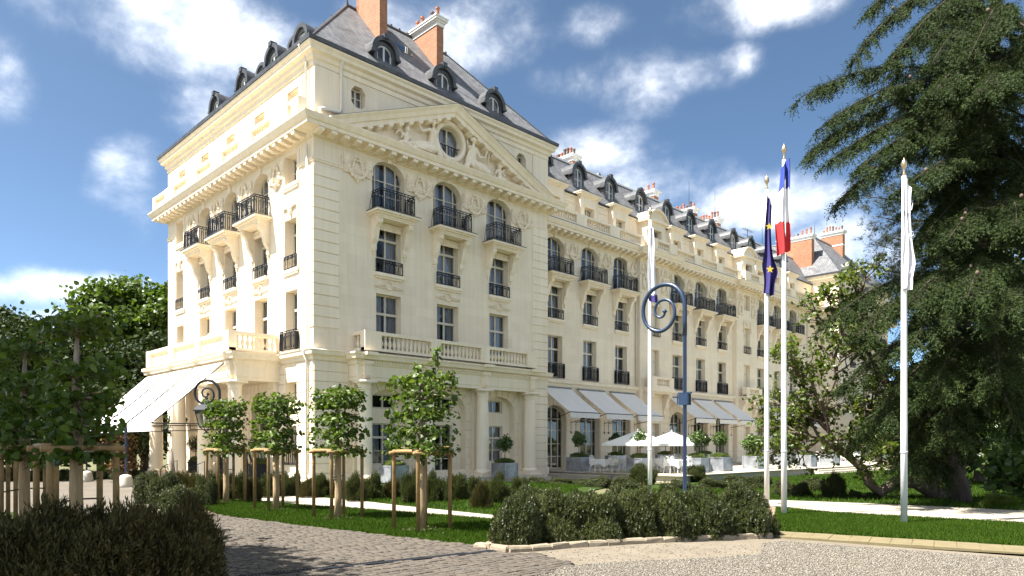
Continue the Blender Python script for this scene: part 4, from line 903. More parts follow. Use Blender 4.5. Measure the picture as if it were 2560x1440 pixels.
    # mansard
    b = MB(); prof = [(2.72, 18.98), (2.75, 19.05), (5.4, 22.6), (5.75, 22.75), (11.5, 22.75), (14.3, 19)]; k = len(prof)
    b.add([(WX0, y, z) for y, z in prof]+[(WX1+4, y, z) for y, z in prof], [(i, i+1, i+1+k, i+k) for i in range(k-1)])
    r = part('roof', b.mesh('roof', 'slate'), FRONT)
    b = MB(); b.box(WX0, WX1+3, 5.33, 5.6, 22.58, 22.7); b.box(WX0, WX1+3, 5.7, 5.95, 22.75, 22.9); sub('ridge_capping', b.mesh('ridge_capping', 'cap_white'), r)
    b = MB(); [b.box(x-.04, x+.04, 5.5, 5.6, 22.7, 22.82) for x in np.arange(WX0+2, WX1+2, .6)]; b.box(WX0, WX1, 2.66, 2.8, 19.02, 19.1); sub('gutter', b.mesh('gutter', 'lead'), r)
    for c in AW+BAY: dormer(FRONT, c, 3.45, 19.95, 1.04)
    for x, nn in ((25.6, 7), (36.6, 4), (43.2, 6), (47.6, 7)): chimney(FRONT, x, x+.7, 6.4, 8.6, 22, 23.6, nn)
    for x, z in ((45, 27.5), (50, 27.8), (60.5, 27.5)): bb = MB(); bb.tube([(x, 8, 22.7), (x, 8, z)], [.04, .012], 5); O('roof_mast', bb.mesh('roof_mast', 'iron'), HOTEL)
    bb = MB(); bb.tube([(57, 8, 22.7), (57, 8, 25.3)], .03, 5); [bb.tube([(55.9, 8, z), (58.1, 8, z)], .02, 4) for z in (24.6, 25.2)]; [bb.tube([(x, 7.7, 25.2), (x, 8.3, 25.2)], .015, 4) for x in np.arange(56, 58.2, .35)]
    O('roof_aerial', bb.mesh('roof_aerial', 'iron'), HOTEL)
    for x in (28.2, 59.2): pipe(fr, [(x, -.1, 15.4), (x, -.1, 6.1)], r=.06)
    b = MB(); b.lathe([(.12, 22.7), (.1, 23.5), (.25, 23.6), (.2, 23.75)], 8, 29.5, 7.0); O('roof_vent', b.mesh('roof_vent', 'lead'), HOTEL)
wing()
# ---- far pavilion --------------------------------------------------------
front_facade(FARF, False); pediment(FARF, False)
ops = [oval(-1.2, 12.6, .38, .5), oval(-1.2, 9.6, .38, .5)]
part('wall', wall(-2.4, 0, -.4, 19.3, [], .4).mesh('wall', 'stone_wall'), FARS)
b = MB(); b.add([(0, 2.4, -.4), (0, PD, -.4), (0, PD, 19.3), (0, 2.4, 19.3)], [(0, 1, 2, 3)]); part('side_wall', b.mesh('side_wall', 'stone'), FARF)
b = MB(); b.add([(PW, 0, -.4), (PW, PD, -.4), (PW, PD, 19.3), (PW, 0, 19.3)], [(0, 1, 2, 3)]); part('side_wall', b.mesh('side_wall', 'stone'), FARF)
for nm, pf, mt in (('cornice', CORN, 'stone'), ('eaves_cornice', EAVE, 'stone'), ('gutter', [(.3, 19.823), (.5, 19.823), (.52, 20.0), (.3, 20.0)], 'lead'), ('belt_cornice', BELT, 'stone')):
    cornice([(0, 6 if nm in ('eaves_cornice', 'gutter') else 2.5), (0, 0), (PW, 0), (PW, 4)], nm, pf, mt, FARF)
for k in range(15): part('quoin_stone', mq, FARF, 0, 0, 7.06+k*.494)
hip_roof(FARF); chimney(FARF, .9, 1.6, 3.2, 7.0, 19.9, 24.4, 8); chimney(FARF, 9.3, 10.0, 3.0, 5.5, 20, 26.6, 7, 25.3)
dormer(FARF, 4.05, .28, 20.12); dormer(FARF, 7.78, .28, 20.12)
# round windows in the link at the end of the wing
for x, z in ((59.9, 12.2), (59.9, 9.6), (60.75, 9.6), (60.75, 7.0)):
    b = MB(); b.tube([(.42*math.cos(a), -.03, .55*math.sin(a)) for a in [i*math.pi/10 for i in range(20)]], .09, 6, True); b.cur = 1; b.lathe([(.4, 0), (.4, .01)], 14); o = part('round_window', b.mesh('round_window', ['stone', 'dark_inside']), WING, x, 0, z)
# ---------------------------------------------------------------- ground, paths, terrace
def patch(name, A, B, m, dz, n=24, k=10, kind=True):
    """sheet between two polylines, laid on the land"""
    def samp(P, u):
        ls = [0.0]
        for p, q in zip(P, P[1:]): ls.append(ls[-1]+math.hypot(q[0]-p[0], q[1]-p[1]))
        t = u*ls[-1]
        for i in range(len(P)-1):
            if t <= ls[i+1]+1e-9:
                w = (t-ls[i])/max(ls[i+1]-ls[i], 1e-9); return (P[i][0]+(P[i+1][0]-P[i][0])*w, P[i][1]+(P[i+1][1]-P[i][1])*w)
        return P[-1][:2]
    V = []
    for i in range(n+1):
        a, b = samp(A, i/n), samp(B, i/n)
        for j in range(k+1):
            w = j/k; x = a[0]+(b[0]-a[0])*w; y = a[1]+(b[1]-a[1])*w; V.append((x, y, zg(x, y)+dz))
    Fc = [(i*(k+1)+j, (i+1)*(k+1)+j, (i+1)*(k+1)+j+1, i*(k+1)+j+1) for i in range(n) for j in range(k)]
    return struct(name, np_mesh(name, V, Fc, m)) if kind else np_mesh(name, V, Fc, m)
gx = [-1500, -300, -90]+list(np.linspace(-50, 90, 71))+[140, 400, 1500]; gy = [-1500, -300, -90]+list(np.linspace(-50, 60, 56))+[120, 400, 1500]
V = [(x, y, zg(x, y)-.03) for x in gx for y in gy]; ny = len(gy)
struct('ground', np_mesh('ground', V, [(i*ny+j, (i+1)*ny+j, (i+1)*ny+j+1, i*ny+j+1) for i in range(len(gx)-1) for j in range(ny-1)], 'earth'))
g = lambda *P: [tuple(G(*p))[:2] for p in P]
LA_F = g((1213, 1367), (880, 1330), (555, 1290), (505, 1272)); LA_B = g((1262, 1302), (1000, 1281), (780, 1266), (642, 1254), (560, 1246))
PM_B = g((1262, 1291), (1000, 1264), (870, 1245), (745, 1231))+[(-6.6, -5.2)]
DRV = patch('drive', [(-9.4, -26), LA_F[0], LA_F[1], LA_F[2], LA_F[3], (-9.6, -6), (-5.2, -3.5), (-3.2, 2), (-3.2, 20), (-3.2, 40)], [(-30, -34), (-30, -20), (-30, -15), (-30, -12), (-30, -8), (-30, -4), (-30, 0), (-30, 4), (-30, 20), (-30, 40)], 'asphalt', 0.0, 60, 20)
patch('lawn', LA_F, LA_B, 'lawn_soil', .01, 20, 8); patch('garden_path', LA_B, PM_B, 'path_gravel', .004, 20, 6)
BL_B = [(14, -7), (6, -2.2), (1, -1.9), (-4.5, -2.0), (-5.0, -3.0)]
patch('lawn', PM_B, BL_B, 'lawn_soil', .008, 30, 12)
patch('lawn', [(-13.0, -20.6), (-12.7, -16), (-12.7, -8)], [(-15.2, -21.2), (-15.2, -16), (-15.2, -8)], 'lawn_soil', .012, 16, 6)
# forecourt gravel, bed with kerb, right lawn, border slabs, right path, back lawn
BED_F = g((1212, 1372), (1275, 1381), (1330, 1378), (1430, 1369), (1560, 1361), (1700, 1354), (1830, 1349), (1935, 1345)); BED_B = g((1250, 1300), (1300, 1296), (1400, 1290), (1500, 1284), (1600, 1279), (1750, 1273), (1850, 1270), (1942, 1268))
FC = patch('forecourt', BED_F+g((2560, 1392), (3300, 1432)), [(-60, -75), (-50, -78), (-40, -80), (-30, -80), (-20, -80), (-10, -80), (0, -80), (10, -80), (25, -80), (60, -70)], 'dirt', .004, 40, 12)  # real near the bed; the unseen stretch behind the camera bounces light onto the facade
patch('planting_bed', BED_F, BED_B, 'mulch', .03, 30, 8)
LB_F = g((1932, 1329), (2560, 1367), (3300, 1412)); LB_B = g((1940, 1270), (2080, 1284), (2560, 1310), (3300, 1352))
patch('lawn', LB_F, LB_B, 'lawn_soil', .014, 20, 8)
PR_B = g((1930, 1246), (2560, 1277), (3300, 1312)); patch('garden_path', LB_B, PR_B, 'path_gravel', .004, 20, 6)
patch('garden_path', [PM_B[0], LA_B[0]], [PR_B[0], LB_B[0]], 'path_gravel', .003, 4, 12)
patch('lawn', [PM_B[0], PR_B[0], PR_B[1], PR_B[2]], [(14, -8.6), (30, -9.4), (48, -10), (60, -14)], 'lawn_soil', .006, 30, 14)
# kerb stones along the bed
ks = MB(); ks.cbox(-.5, .5, -.5, .5, 0, 1, .08)
def kerb_stone():
    b = MB(); v = []
    for z, q in ((0, 0), (.7, 0), (1, .1)): v += [(sx*(.5-q*.3)+random.uniform(-.03, .03), sy*(.5-q)+random.uniform(-.05, .05), z+random.uniform(-.06, .06)) for sx, sy in ((-1, -1), (1, -1), (1, 1), (-1, 1))]
    b.add(v, [(i, (i+1) % 4, (i+1) % 4+4, i+4) for i in range(4)]+[(i+4, (i+1) % 4+4, (i+1) % 4+8, i+8) for i in range(4)]+[(8, 9, 10, 11)]); return b.mesh('kerb_stone', 'kerb')
KS = [kerb_stone() for _ in range(5)]
KERB = struct('bed_kerb', None)
def walk(P, step):
    out = []; carry = 0
    for p, q in zip(P, P[1:]):
        d = math.hypot(q[0]-p[0], q[1]-p[1]); u = (q[0]-p[0], q[1]-p[1]); t = carry
        while t < d: out.append((p[0]+u[0]*t/d, p[1]+u[1]*t/d, math.atan2(u[1], u[0]))); t += step
        carry = t-d
    return out
for i, (x, y, a) in enumerate(walk(BED_F[:], .36)): sub('kerb_stone', KS[i % 5], KERB, (x, y, -.02), a+random.uniform(-.05, .05), (.355, .15, .115))
for i, (x, y, a) in enumerate(walk(g((1212, 1372), (1262, 1350)), .3)): sub('kerb_stone', KS[i % 5], KERB, (x, y, -.02), a, (.3, .14, .1))
# slab border of the right lawn
BORD = struct('paved_border', None); b = MB(); b.box(-.5, .5, -.5, .5, 0, .05); b = MB(); b.cbox(-.5, .5, 0, .06, -.5, .5, .012); SLB = b.mesh('paving_slab', 'paver')
pf, pb = LB_F, g((1945, 1344), (2560, 1392), (3300, 1437)); nS = 22
for i in range(nS):
    u = (i+.5)/nS; 
    def lp(P, u): t = u*(len(P)-1); k = min(int(t), len(P)-2); w = t-k; return Vector((P[k][0]+(P[k+1][0]-P[k][0])*w, P[k][1]+(P[k+1][1]-P[k][1])*w, 0))
    a, c = lp([pf[0], pf[-1]], u), lp([pb[0], pb[-1]], u); L1 = (lp([pf[0], pf[-1]], 1)-lp([pf[0], pf[-1]], 0)); m = (a+c)/2; wd = (a-c).length
    o = sub('paving_slab', SLB, BORD, (m.x, m.y, .03+random.uniform(-.004, .004)), (rad(-90), 0, math.atan2(L1.y, L1.x)+random.uniform(-.006, .006)), (L1.length/nS-.014, 1, wd*.8))
# terrace
TX0, TX1, TY = 16.6, 61.5, -9.0
b = MB(); b.box(TX0+.1, TX1, TY+.1, 2.4, -.8, -.03); b.cur = 1; b.box(TX0-.06, TX1, TY-.06, 2.38, -.03, .03)
TER = struct('terrace', b.mesh('terrace', ['lime_stone', 'terrace_stone']))
b = MB(); b.box(15.65, TX0-.07, -4.2, 2.4, -.6, -.1); struct('terrace_lower_level', b.mesh('terrace_lower_level', 'terrace_stone'))
for i in range(3): b = MB(); b.box(33, 46, TY-.06-.35*(i+1), TY-.062-.35*i, -.8, .03-.12*(i+1)); sub('step', b.mesh('step', 'lime_stone'), TER)
# ---- setts
def sett_mesh():
    b = MB(); v = []
    for z, q in ((0, 0), (.75, .0), (1, .13)): v += [(sx*(.5-q)+random.uniform(-.04, .04), sy*(.5-q)+random.uniform(-.04, .04), z+(random.uniform(-.12, .06) if q else 0)) for sx, sy in ((-1, -1), (1, -1), (1, 1), (-1, 1))]
    b.add(v, [(i+4, (i+1) % 4+4, (i+1) % 4+8, i+8) for i in range(4)]+[(i, (i+1) % 4, (i+1) % 4+4, i+4) for i in range(4)]+[(8, 9, 10, 11)]); return b
SETTS = [sett_mesh() for _ in range(6)]; SM = [s.mesh('sett', 'sett') for s in SETTS]
def inside(P, x, y):
    c = False; n = len(P)
    for i in range(n):
        (x0, y0), (x1, y1) = P[i], P[i-1]
        if (y0 > y) != (y1 > y) and x < (x1-x0)*(y-y0)/(y1-y0)+x0: c = not c
    return c
def pixel(x, y, z=0):
    a, b_ = x-CAMX, y-CAMY; X = a*SU-b_*CU; D = a*CU+b_*SU
    return (C_PX+F_PX*X/D, H_PX-F_PX*(z-EYE)/D, D) if D > .5 else (-9e3, -9e3, D)
DRAIN = (Vector(g((1238, 1379))[0]), Vector(g((560, 1449))[0]))
def near_drain(x, y):
    a, b_ = DRAIN; d = b_-a; t = max(0, min(1, (Vector((x, y))-a).dot(d)/d.length_squared)); return (a+d*t-Vector((x, y))).length < .085
SPOLY = [tuple(LA_F[0]), tuple(LA_F[1]), tuple(LA_F[2]), tuple(LA_F[3]), (-12.6, -10.5), (-12.6, -20.2)]+g((380, 1445), (330, 1500), (1330, 1500), (1345, 1440), (1440, 1412), (1330, 1384), (1275, 1384))
b = MB(); b.add([(x, y, .004) for x, y in SPOLY], [tuple(range(len(SPOLY)))]); O('joint_sand', b.mesh('joint_sand', 'soil'), DRV)
cells = []; row = 0; y = -25.0
while y < -9.5:
    rh = .125; x = -15.5+(row % 2)*.08+random.uniform(-.03, .03); row += 1
    while x < -6.5:
        w = random.uniform(.13, .19); cx, cy = x+w/2, y+rh/2; x += w
        if not inside(SPOLY, cx, cy) or near_drain(cx, cy): continue
        px, py, D = pixel(cx, cy)
        if px < 250 or px > 1500 or py > 1470 or D > 17: continue
        cells.append((D, cx, cy, w, rh, py <= 1445 and px > 540))
    y += rh
cells.sort(key=lambda c: (not c[5], c[0])); far = []
for i, (D, cx, cy, w, rh, vis) in enumerate(cells):
    r = random.uniform(-.04, .04); zt = random.uniform(.016, .027)
    if i < 300: sub('sett', SM[i % 6], DRV, (cx, cy, .0), r, (w-.02, rh-.02, zt))
    else: far.append((cx, cy, w-.02, rh-.02, zt, r))
far = np.array(far); parts_ = []
for q in range(6):
    A = far[q::6]; tv = np.array(SETTS[q].v); c_, s_ = np.cos(A[:, 5]), np.sin(A[:, 5]); R = np.zeros((len(A), 3, 3)); R[:, 0, 0] = c_; R[:, 0, 1] = -s_; R[:, 1, 0] = s_; R[:, 1, 1] = c_; R[:, 2, 2] = 1
    parts_.append(scatter(tv, np.array([f for f in SETTS[q].f]), np.stack([A[:, 0], A[:, 1], A[:, 0]*0], 1), R, A[:, 2:5]))
V, Fc = joinnp(parts_); O('setts', np_mesh('setts', V, Fc, 'sett'), DRV, kind='stuff')
# drain grate across the setts
a, e = DRAIN; dv = (e-a); ang = math.atan2(dv.y, dv.x); nb = int(dv.length/.045)
dg = thing('drain_grate', 'long dark slotted metal drain grate set across the stone setts', 'drain', (a.x, a.y, 0), ang)
b = MB(); b.box(0, dv.length, -.075, -.06, -.02, .022); sub('grate_edge', b.mesh('grate_edge', 'iron'), dg); sub('grate_edge', b.mesh('grate_edge', 'iron'), dg, (0, .135, 0))
b = MB(); [b.box(i*.045, i*.045+.02, -.06, .06, 0, .02) for i in range(nb)]; sub('grate_bars', b.mesh('grate_bars', 'iron'), dg)['kind'] = 'stuff'
b = MB(); b.box(0, dv.length, -.06, .06, .002, .004); sub('channel', b.mesh('channel', 'dark_inside'), dg)
# pebbles of the forecourt
def octa(): return np.array([(.5, 0, 0), (-.5, 0, 0), (0, .5, 0), (0, -.5, 0), (0, 0, .4), (0, 0, -.2)]), np.array([(0, 2, 4), (2, 1, 4), (1, 3, 4), (3, 0, 4), (2, 0, 5), (1, 2, 5), (3, 1, 5), (0, 3, 5)])
GP = g((1330, 1450), (1345, 1437), (1440, 1413), (1560, 1404), (1750, 1396), (1900, 1385), (1905, 1358), (1955, 1353), (2560, 1398), (2700, 1408), (2700, 1460), (1330, 1460))
P = []; tot = 36000
xs = RNG.uniform(-10.5, -1.5, tot*3); ys = RNG.uniform(-29.0, -22.3, tot*3)
for x, y in zip(xs, ys):
    if len(P) >= tot: break
    if inside(GP, x, y):
        if pixel(x, y)[1] > 1455: continue
        P.append((x, y, .008))
for _ in range(2200):
    x, y = random.uniform(-11, -3), random.uniform(-24.5, -20.5)
    q = pixel(x, y)
    if 1230 < q[0] < 1960 and q[1] > 1362: P.append((x, y, .008))
P = np.array(P); nz = RNG.normal(size=(len(P), 3))*.25; nz[:, 2] += 1; tv, tf = octa(); n = len(P)
S = np.stack([RNG.uniform(.018, .042, n), RNG.uniform(.014, .03, n), RNG.uniform(.012, .03, n)], 1)
V, Fc = scatter(tv, tf, P, basis(nz), S); O('gravel', np_mesh('gravel', V, Fc, 'pebble'), None, kind='stuff')
# ---- grass
def grass(name, poly, n, h, zoff, bias=None):
    P = []; xs_ = [p[0] for p in poly]; ys_ = [p[1] for p in poly]
    X = RNG.uniform(min(xs_), max(xs_), n*4); Y = RNG.uniform(min(ys_), max(ys_), n*4)
    for x, y in zip(X, Y):
        if inside(poly, x, y):
            P.append((x, y, zg(x, y)+zoff))
            if len(P) >= n: break
    P = np.array(P); m = len(P); nz = RNG.normal(size=(m, 3))*.35; nz[:, 2] = 1
    tv = np.array([(-.11, 0, 0), (.11, 0, 0), (.02, .12, 1)]); V, Fc = scatter(tv, np.array([(0, 1, 2)]), P, basis(nz), h*RNG.uniform(.6, 1.4, m))
    return O(name, np_mesh(name, V, Fc, 'grass_blade'), None, kind='stuff')
grass('grass', LA_F+LA_B[::-1], 90000, .055, .01); grass('grass', LB_F[:1]+g((2860, 1385))+g((2860, 1327))+LB_B[:2][::-1], 120000, .055, .014)
grass('grass', PM_B[:4]+[(-4, -4.5), (6, -3), (10, -8)], 50000, .08, .008); grass('grass', [PR_B[0], PR_B[1], (30, -22), (44, -10), (18, -9.5), (6, -13)], 60000, .1, .006)
# soil rings round the trees and little clumps
# ---------------------------------------------------------------- young limes with stake frames
def lime(seed, x, y, label, stray=False, hz=3.05, wdt=1.45):
    r = np.random.default_rng(seed); z0 = zg(x, y)
    t = thing('lime_tree', label, 'tree', (x, y, z0), 0, 'young pleached limes along the drive')
    b = MB(); b.tube([(0, 0, -.05), (.01, .0, .5), (0, .01, 1.1), (.01, 0, 1.78)], [.085, .082, .08, .074], 10); sub('trunk_wrap', b.mesh('trunk_wrap', 'wrap', True), t)
    b = MB(); b.tube([(.0, 0, 1.7), (.02, .01, 2.1), (-.01, .0, 2.5), (.02, .01, hz)], [.075, .06, .045, .02], 8)
    tiers = [1.6, 1.95, 2.3, 2.65, hz-.05]
    for z in tiers:
        for s in (-1, 1):
            ln = wdt/2*r.uniform(.8, 1.0); b.tube([(0, 0, z-.12), (r.uniform(-.05, .05), s*ln*.5, z), (r.uniform(-.1, .1), s*ln, z+r.uniform(-.04, .06))], [.03, .018, .008], 5)
            b.tube([(0, 0, z-.1), (s*.2, r.uniform(-.1, .1), z), (s*.38, r.uniform(-.2, .2), z+.03)], [.02, .012, .006], 5)
    sub('trunk', b.mesh('trunk', 'pale_bark', True), t)
    n = 2300; tz = r.choice(tiers, n)+r.normal(0, .08, n)-.03; py = r.uniform(-1, 1, n)*wdt/2; py += np.sign(py)*r.random(n)**6*.12; px_ = r.uniform(-.4, .4, n)
    ok = (r.random(n) < .9) & (np.abs(px_) < .42); P = np.stack([px_, py, tz], 1)[ok]
    hole = (np.sin(P[:, 1]*7+seed)+np.sin(P[:, 2]*9+seed*2)) > 1.45; P = P[~hole]
    if stray:
        m = 60; u = r.random(m); P = np.concatenate([P, np.stack([r.normal(0, .05, m), -.42+r.normal(0, .05, m)*(1-u*.5), hz+u*.55], 1), np.stack([r.normal(0, .05, m//2), .15+r.normal(0, .05, m//2), hz+u[:m//2]*.3], 1)])
        b = MB(); b.tube([(0, -.4, hz-.2), (.02, -.43, hz+.5)], [.012, .005], 5); sub('shoot', b.mesh('shoot', 'pale_bark'), t)
    out = P.copy(); out[:, 2] = 0; out /= np.maximum(np.linalg.norm(out, axis=1, keepdims=True), .05)
    V, Fc = leaves(P, .088, .75, out=out*.5, var=.55); sub('crown', np_mesh('crown', V, Fc, 'lime_leaf'), t)['kind'] = 'stuff'
    bm_ = MB()
    for z in tiers[::2]: bm_.tube([(.1, -wdt*.5, z+.05), (.1, wdt*.5, z+.05)], .011, 5)
    sub('training_canes', bm_.mesh('training_canes', 'stake_wood'), t)['kind'] = 'stuff'
    # soil ring
    return t
def stake_frame(x, y, label, h=1.52, hs=.39):
    z0 = zg(x, y); t = thing('tree_stake_frame', label, 'tree stakes', (x, y, z0), 0, 'square stake frames round the young limes')
    b = MB(); b.lathe([(.041, -.1), (.039, h-.05), (.035, h)], 10); st = b.mesh('stake', 'stake_wood', True)
    for sx in (-1, 1):
        for sy in (-1, 1): sub('stake', st, t, (sx*hs, sy*hs, 0), random.random()*6)
    b = MB(); b.tube([(-hs-.1, 0, h), (0, 0, h+.005), (hs+.1, 0, h)], .042, 10); rl = b.mesh('rail', 'stake_wood', True)
    for sy in (-1, 1): sub('rail', rl, t, (0, sy*hs, .0), 0)
    for sx in (-1, 1): sub('rail', rl, t, (sx*hs, 0, .03), math.pi/2, (.84, 1, 1))
    b = MB(); [b.tube([(sx*hs*(1-u), sy*hs*(1-u), .95+.03*u) for u in (0, .4, .75)], .012, 5) for sx, sy in ((1, 1), (-1, -1))]; sub('tie', b.mesh('tie', 'soil'), t)['kind'] = 'stuff'
SPOT = [(-7.7, -18.07), (-7.7, -14.94), (-7.7, -11.91), (-7.7, -8.81)]
nm = ['with stray shoots rising above its square crown', 'standing in front of the corner of the hotel', 'in front of the rusticated wall beside the entrance', 'beside the scroll lamp with the glass lantern']
for i, (x, y) in enumerate(SPOT):
    lime(11+i, x, y, 'young pleached lime tree '+nm[i], i == 0, 3.0-.1*(i > 0), 1.5 if i == 0 else 1.38)
    stake_frame(x, y, 'square wooden stake frame round the lime '+nm[i])
    m = 140; P = np.stack([x+RNG.normal(0, .22, m), y+RNG.normal(0, .22, m), np.full(m, zg(x, y)+.02)], 1); tv, tf = octa(); V, Fc = scatter(tv, tf, P, basis(RNG.normal(size=(m, 3))), RNG.uniform(.03, .08, m)); O('soil_clods', np_mesh('soil_clods', V, Fc, 'soil'), None, kind='stuff')
SHD = [(-13.8, -18.66), (-13.8, -15.5), (-13.8, -12.3)]; nm2 = ['in the shade behind the brown yew bushes', 'in the shade, second from the brown yews', 'in the shade, last of its row']
for i, (x, y) in enumerate(SHD):
    lime(31+i, x, y, 'young pleached lime tree '+nm2[i], False, 3.3, 1.35); stake_frame(x, y, 'square wooden stake frame round the lime '+nm2[i], 1.64, .37)
# leaning old post
p = G(440, 1236, -.1); b = MB(); b.tube([(0, 0, -.2), (-.05, .03, .5), (-.12, .06, 1.0), (-.16, .1, 1.55)], [.1, .095, .09, .085], 9); thing('leaning_post', 'weathered wooden post leaning over the shrubs by the drive', 'post', (p.x, p.y, -.1), 0, None, b.mesh('leaning_post', 'pale_bark', True))
# ---------------------------------------------------------------- yews and shrubs
def spray_template(k=7, w=.34):
    V = [(0, 0, 0)]; Fc = []; V = []
    for i in range(k):
        z = .12+i*.8/k; s = 1 if i % 2 else -1; ln = w*(1-.45*i/k); a = i*2.1
        V += [(0, 0, z-.05), (0, 0, z+.06), (ln*math.cos(a), ln*math.sin(a), z+.2)]; Fc.append((3*i, 3*i+1, 3*i+2))
    V += [(-.02, 0, 0), (.02, 0, 0), (0, 0, 1.05)]; Fc.append((3*k, 3*k+1, 3*k+2)); return np.array(V), np.array(Fc)
SPV, SPF = spray_template(9, .38)
def leafy_spray(k=10, w=.5):
    V = []; Fc = []
    for i in range(k):
        z = .05+i*.85/k; a = i*2.4+.3*(i % 2); ln = w*(1-.4*i/k); c, s_ = math.cos(a), math.sin(a); h = .11
        V += [(0, 0, z), (ln*.55*c-h*s_*.8, ln*.55*s_+h*c*.8, z+.14), (ln*c, ln*s_, z+.3), (ln*.55*c+h*s_*.8, ln*.55*s_-h*c*.8, z+.12)]; Fc.append((4*i, 4*i+1, 4*i+2, 4*i+3))
    return np.array(V), np.array(Fc)
LSV, LSF = leafy_spray()
def bush_mesh(seed, n=1500, up=1.0, spray=.2, rough=.18, m='yew', tpl=None):
    """unit bush: radius about 1 in plan, height about 1"""
    r = np.random.default_rng(seed); d = r.normal(size=(n, 3)); d[:, 2] = np.abs(d[:, 2])*1.1-.15; d /= np.linalg.norm(d, axis=1, keepdims=True)
    lob = 1+rough*np.sin(d[:, 0]*4+seed)*np.cos(d[:, 1]*5+seed*1.7)+rough*.7*np.sin(d[:, 2]*6+d[:, 0]*3+seed)
    rr = lob*(r.random(n)**.33*.45+.5); P = d*rr[:, None]*np.array([.9, .9, .88]); P[:, 2] = np.maximum(P[:, 2]*.98+.05, .02)
    dr = d*np.array([.8, .8, .6])+r.normal(size=(n, 3))*.35; dr[:, 2] += up
    V, Fc = scatter(*(tpl or (SPV, SPF)), P, basis(dr), spray*r.uniform(.6, 1.35, n)); return np_mesh('foliage', V, Fc, m)
YEW = [bush_mesh(s, 2200, .9, .26, .3, 'yew', (LSV*np.array([.6, .6, 1.2]), LSF)) for s in (1, 2, 3)]; YEWB = [bush_mesh(s+10, 2600, .5, .2, .25, 'yew_dark') for s in (1, 2)]; YEWC = [bush_mesh(s+20, 4600, .15, .11, .2, 'yew', (LSV, LSF)) for s in (1, 2, 3)]; YEWL = [bush_mesh(s+30, 4200, .25, .17, .28, 'yew_dark', (LSV*np.array([.75, .75, 1.15]), LSF)) for s in (1, 2)]
stm = MB(); stm.tube([(0, 0, -.05), (.02, .01, .25), (0, 0, .6)], [.08, .06, .03], 6); [stm.tube([(0, 0, .05), (.25*math.cos(a), .25*math.sin(a), .35), (.5*math.cos(a), .5*math.sin(a), .6)], [.05, .035, .015], 5) for a in (0.3, 1.6, 2.9, 4.1, 5.3)]; STEM = stm.mesh('stems', 'bark', True)
def bush(me, p, w, h, label, group=None, name='yew_bush', cat='bush'):
    o = thing(name, label, cat, (p[0], p[1], p[2]), random.random()*6.28, group, None, (w/2*.93, w/2*.93, h*.8)); sub('foliage', me, o); sub('stems', STEM, o); return o
for i, (px, D, w, h) in enumerate(((-10, 7.2, 1.4, 1.12), (90, 6.7, 1.35, 1.15), (195, 7.2, 1.35, 1.16), (295, 6.9, 1.25, 1.12), (390, 7.4, 1.25, 1.16), (455, 7.9, .95, 1.1))):
    p = AT(px, 1400, D); bush(YEWL[i % 2], (p.x, p.y, 0), w, h*1.12, 'brown-green feathery yew bush in the shade in front of the pleached limes', 'shaded yew bushes in front of the limes')
for i, (px, D, w, h) in enumerate(((1298, 12.0, .92, .98), (1400, 12.4, 1.0, .92), (1500, 12.4, .95, .95), (1590, 12.6, .95, .96), (1680, 12.7, .95, .97), (1770, 12.9, .95, .97), (1860, 13.2, 1.05, 1.0),
                                   (1360, 13.5, .95, .95), (1460, 13.8, 1.0, .98), (1560, 13.9, 1.0, .98), (1660, 14.0, 1.0, .99), (1760, 14.2, 1.0, 1.0), (1840, 14.4, .9, .98))):
    p = AT(px, 1300, D); bush(YEWC[i % 3], (p.x, p.y, .02), w*1.14, h*(1.14 if i < 7 else 1.0), 'glossy dark yew bush '+('at the drive end of the kerbed bed' if i == 0 else 'at the lawn end of the kerbed bed, by the slab border' if i == 6 else 'in the row right behind the kerb of the bed' if i < 7 else 'in the back row of the kerbed bed, before the flagpoles'), 'yew hedge in the kerbed bed')
MID = [(770, 1243, 42, 62), (806, 1240, 40, 58), (887, 1256, 44, 68), (930, 1250, 54, 64), (980, 1247, 48, 64), (1027, 1264, 48, 78), (1087, 1259, 44, 74), (1142, 1254, 56, 68), (1203, 1277, 50, 86), (1248, 1266, 48, 76), (1300, 1240, 50, 50), (603, 1252, 48, 66), (632, 1256, 44, 72), (668, 1242, 50, 60), (705, 1237, 46, 56), (738, 1235, 44, 54), (848, 1238, 44, 52), (536, 1254, 48, 68), (570, 1250, 40, 62), (1180, 1246, 44, 54)]
for i, (px, py, w, h) in enumerate(MID):
    p = G(px, py, -.06); D = depth(p.x, p.y); bush(YEW[i % 3] if i % 4 else YEWB[0], (p.x, p.y, zg(p.x, p.y)), w*D/F_PX*1.12, h*D/F_PX*1.0, 'upright dark yew bush '+('standing right beside the pale garden path' if py > 1253 else 'planted close before the entrance wall' if px < 760 else 'planted in the grass before the colonnade'), 'yew bushes before the colonnade')
for i, (px, py, w, h) in enumerate(((375, 1262, 70, 70), (420, 1275, 80, 78), (470, 1262, 70, 72), (510, 1270, 60, 66), (455, 1300, 110, 70))):
    p = G(px, py, -.06); D = depth(p.x, p.y); bush(YEWC[i % 3] if i != 2 else YEWB[0], (p.x, p.y, zg(p.x, p.y)), w*D/F_PX*1.2, h*D/F_PX*1.35, 'loose green yew bush round the foot of the leaning post', 'yew bushes by the leaning post')
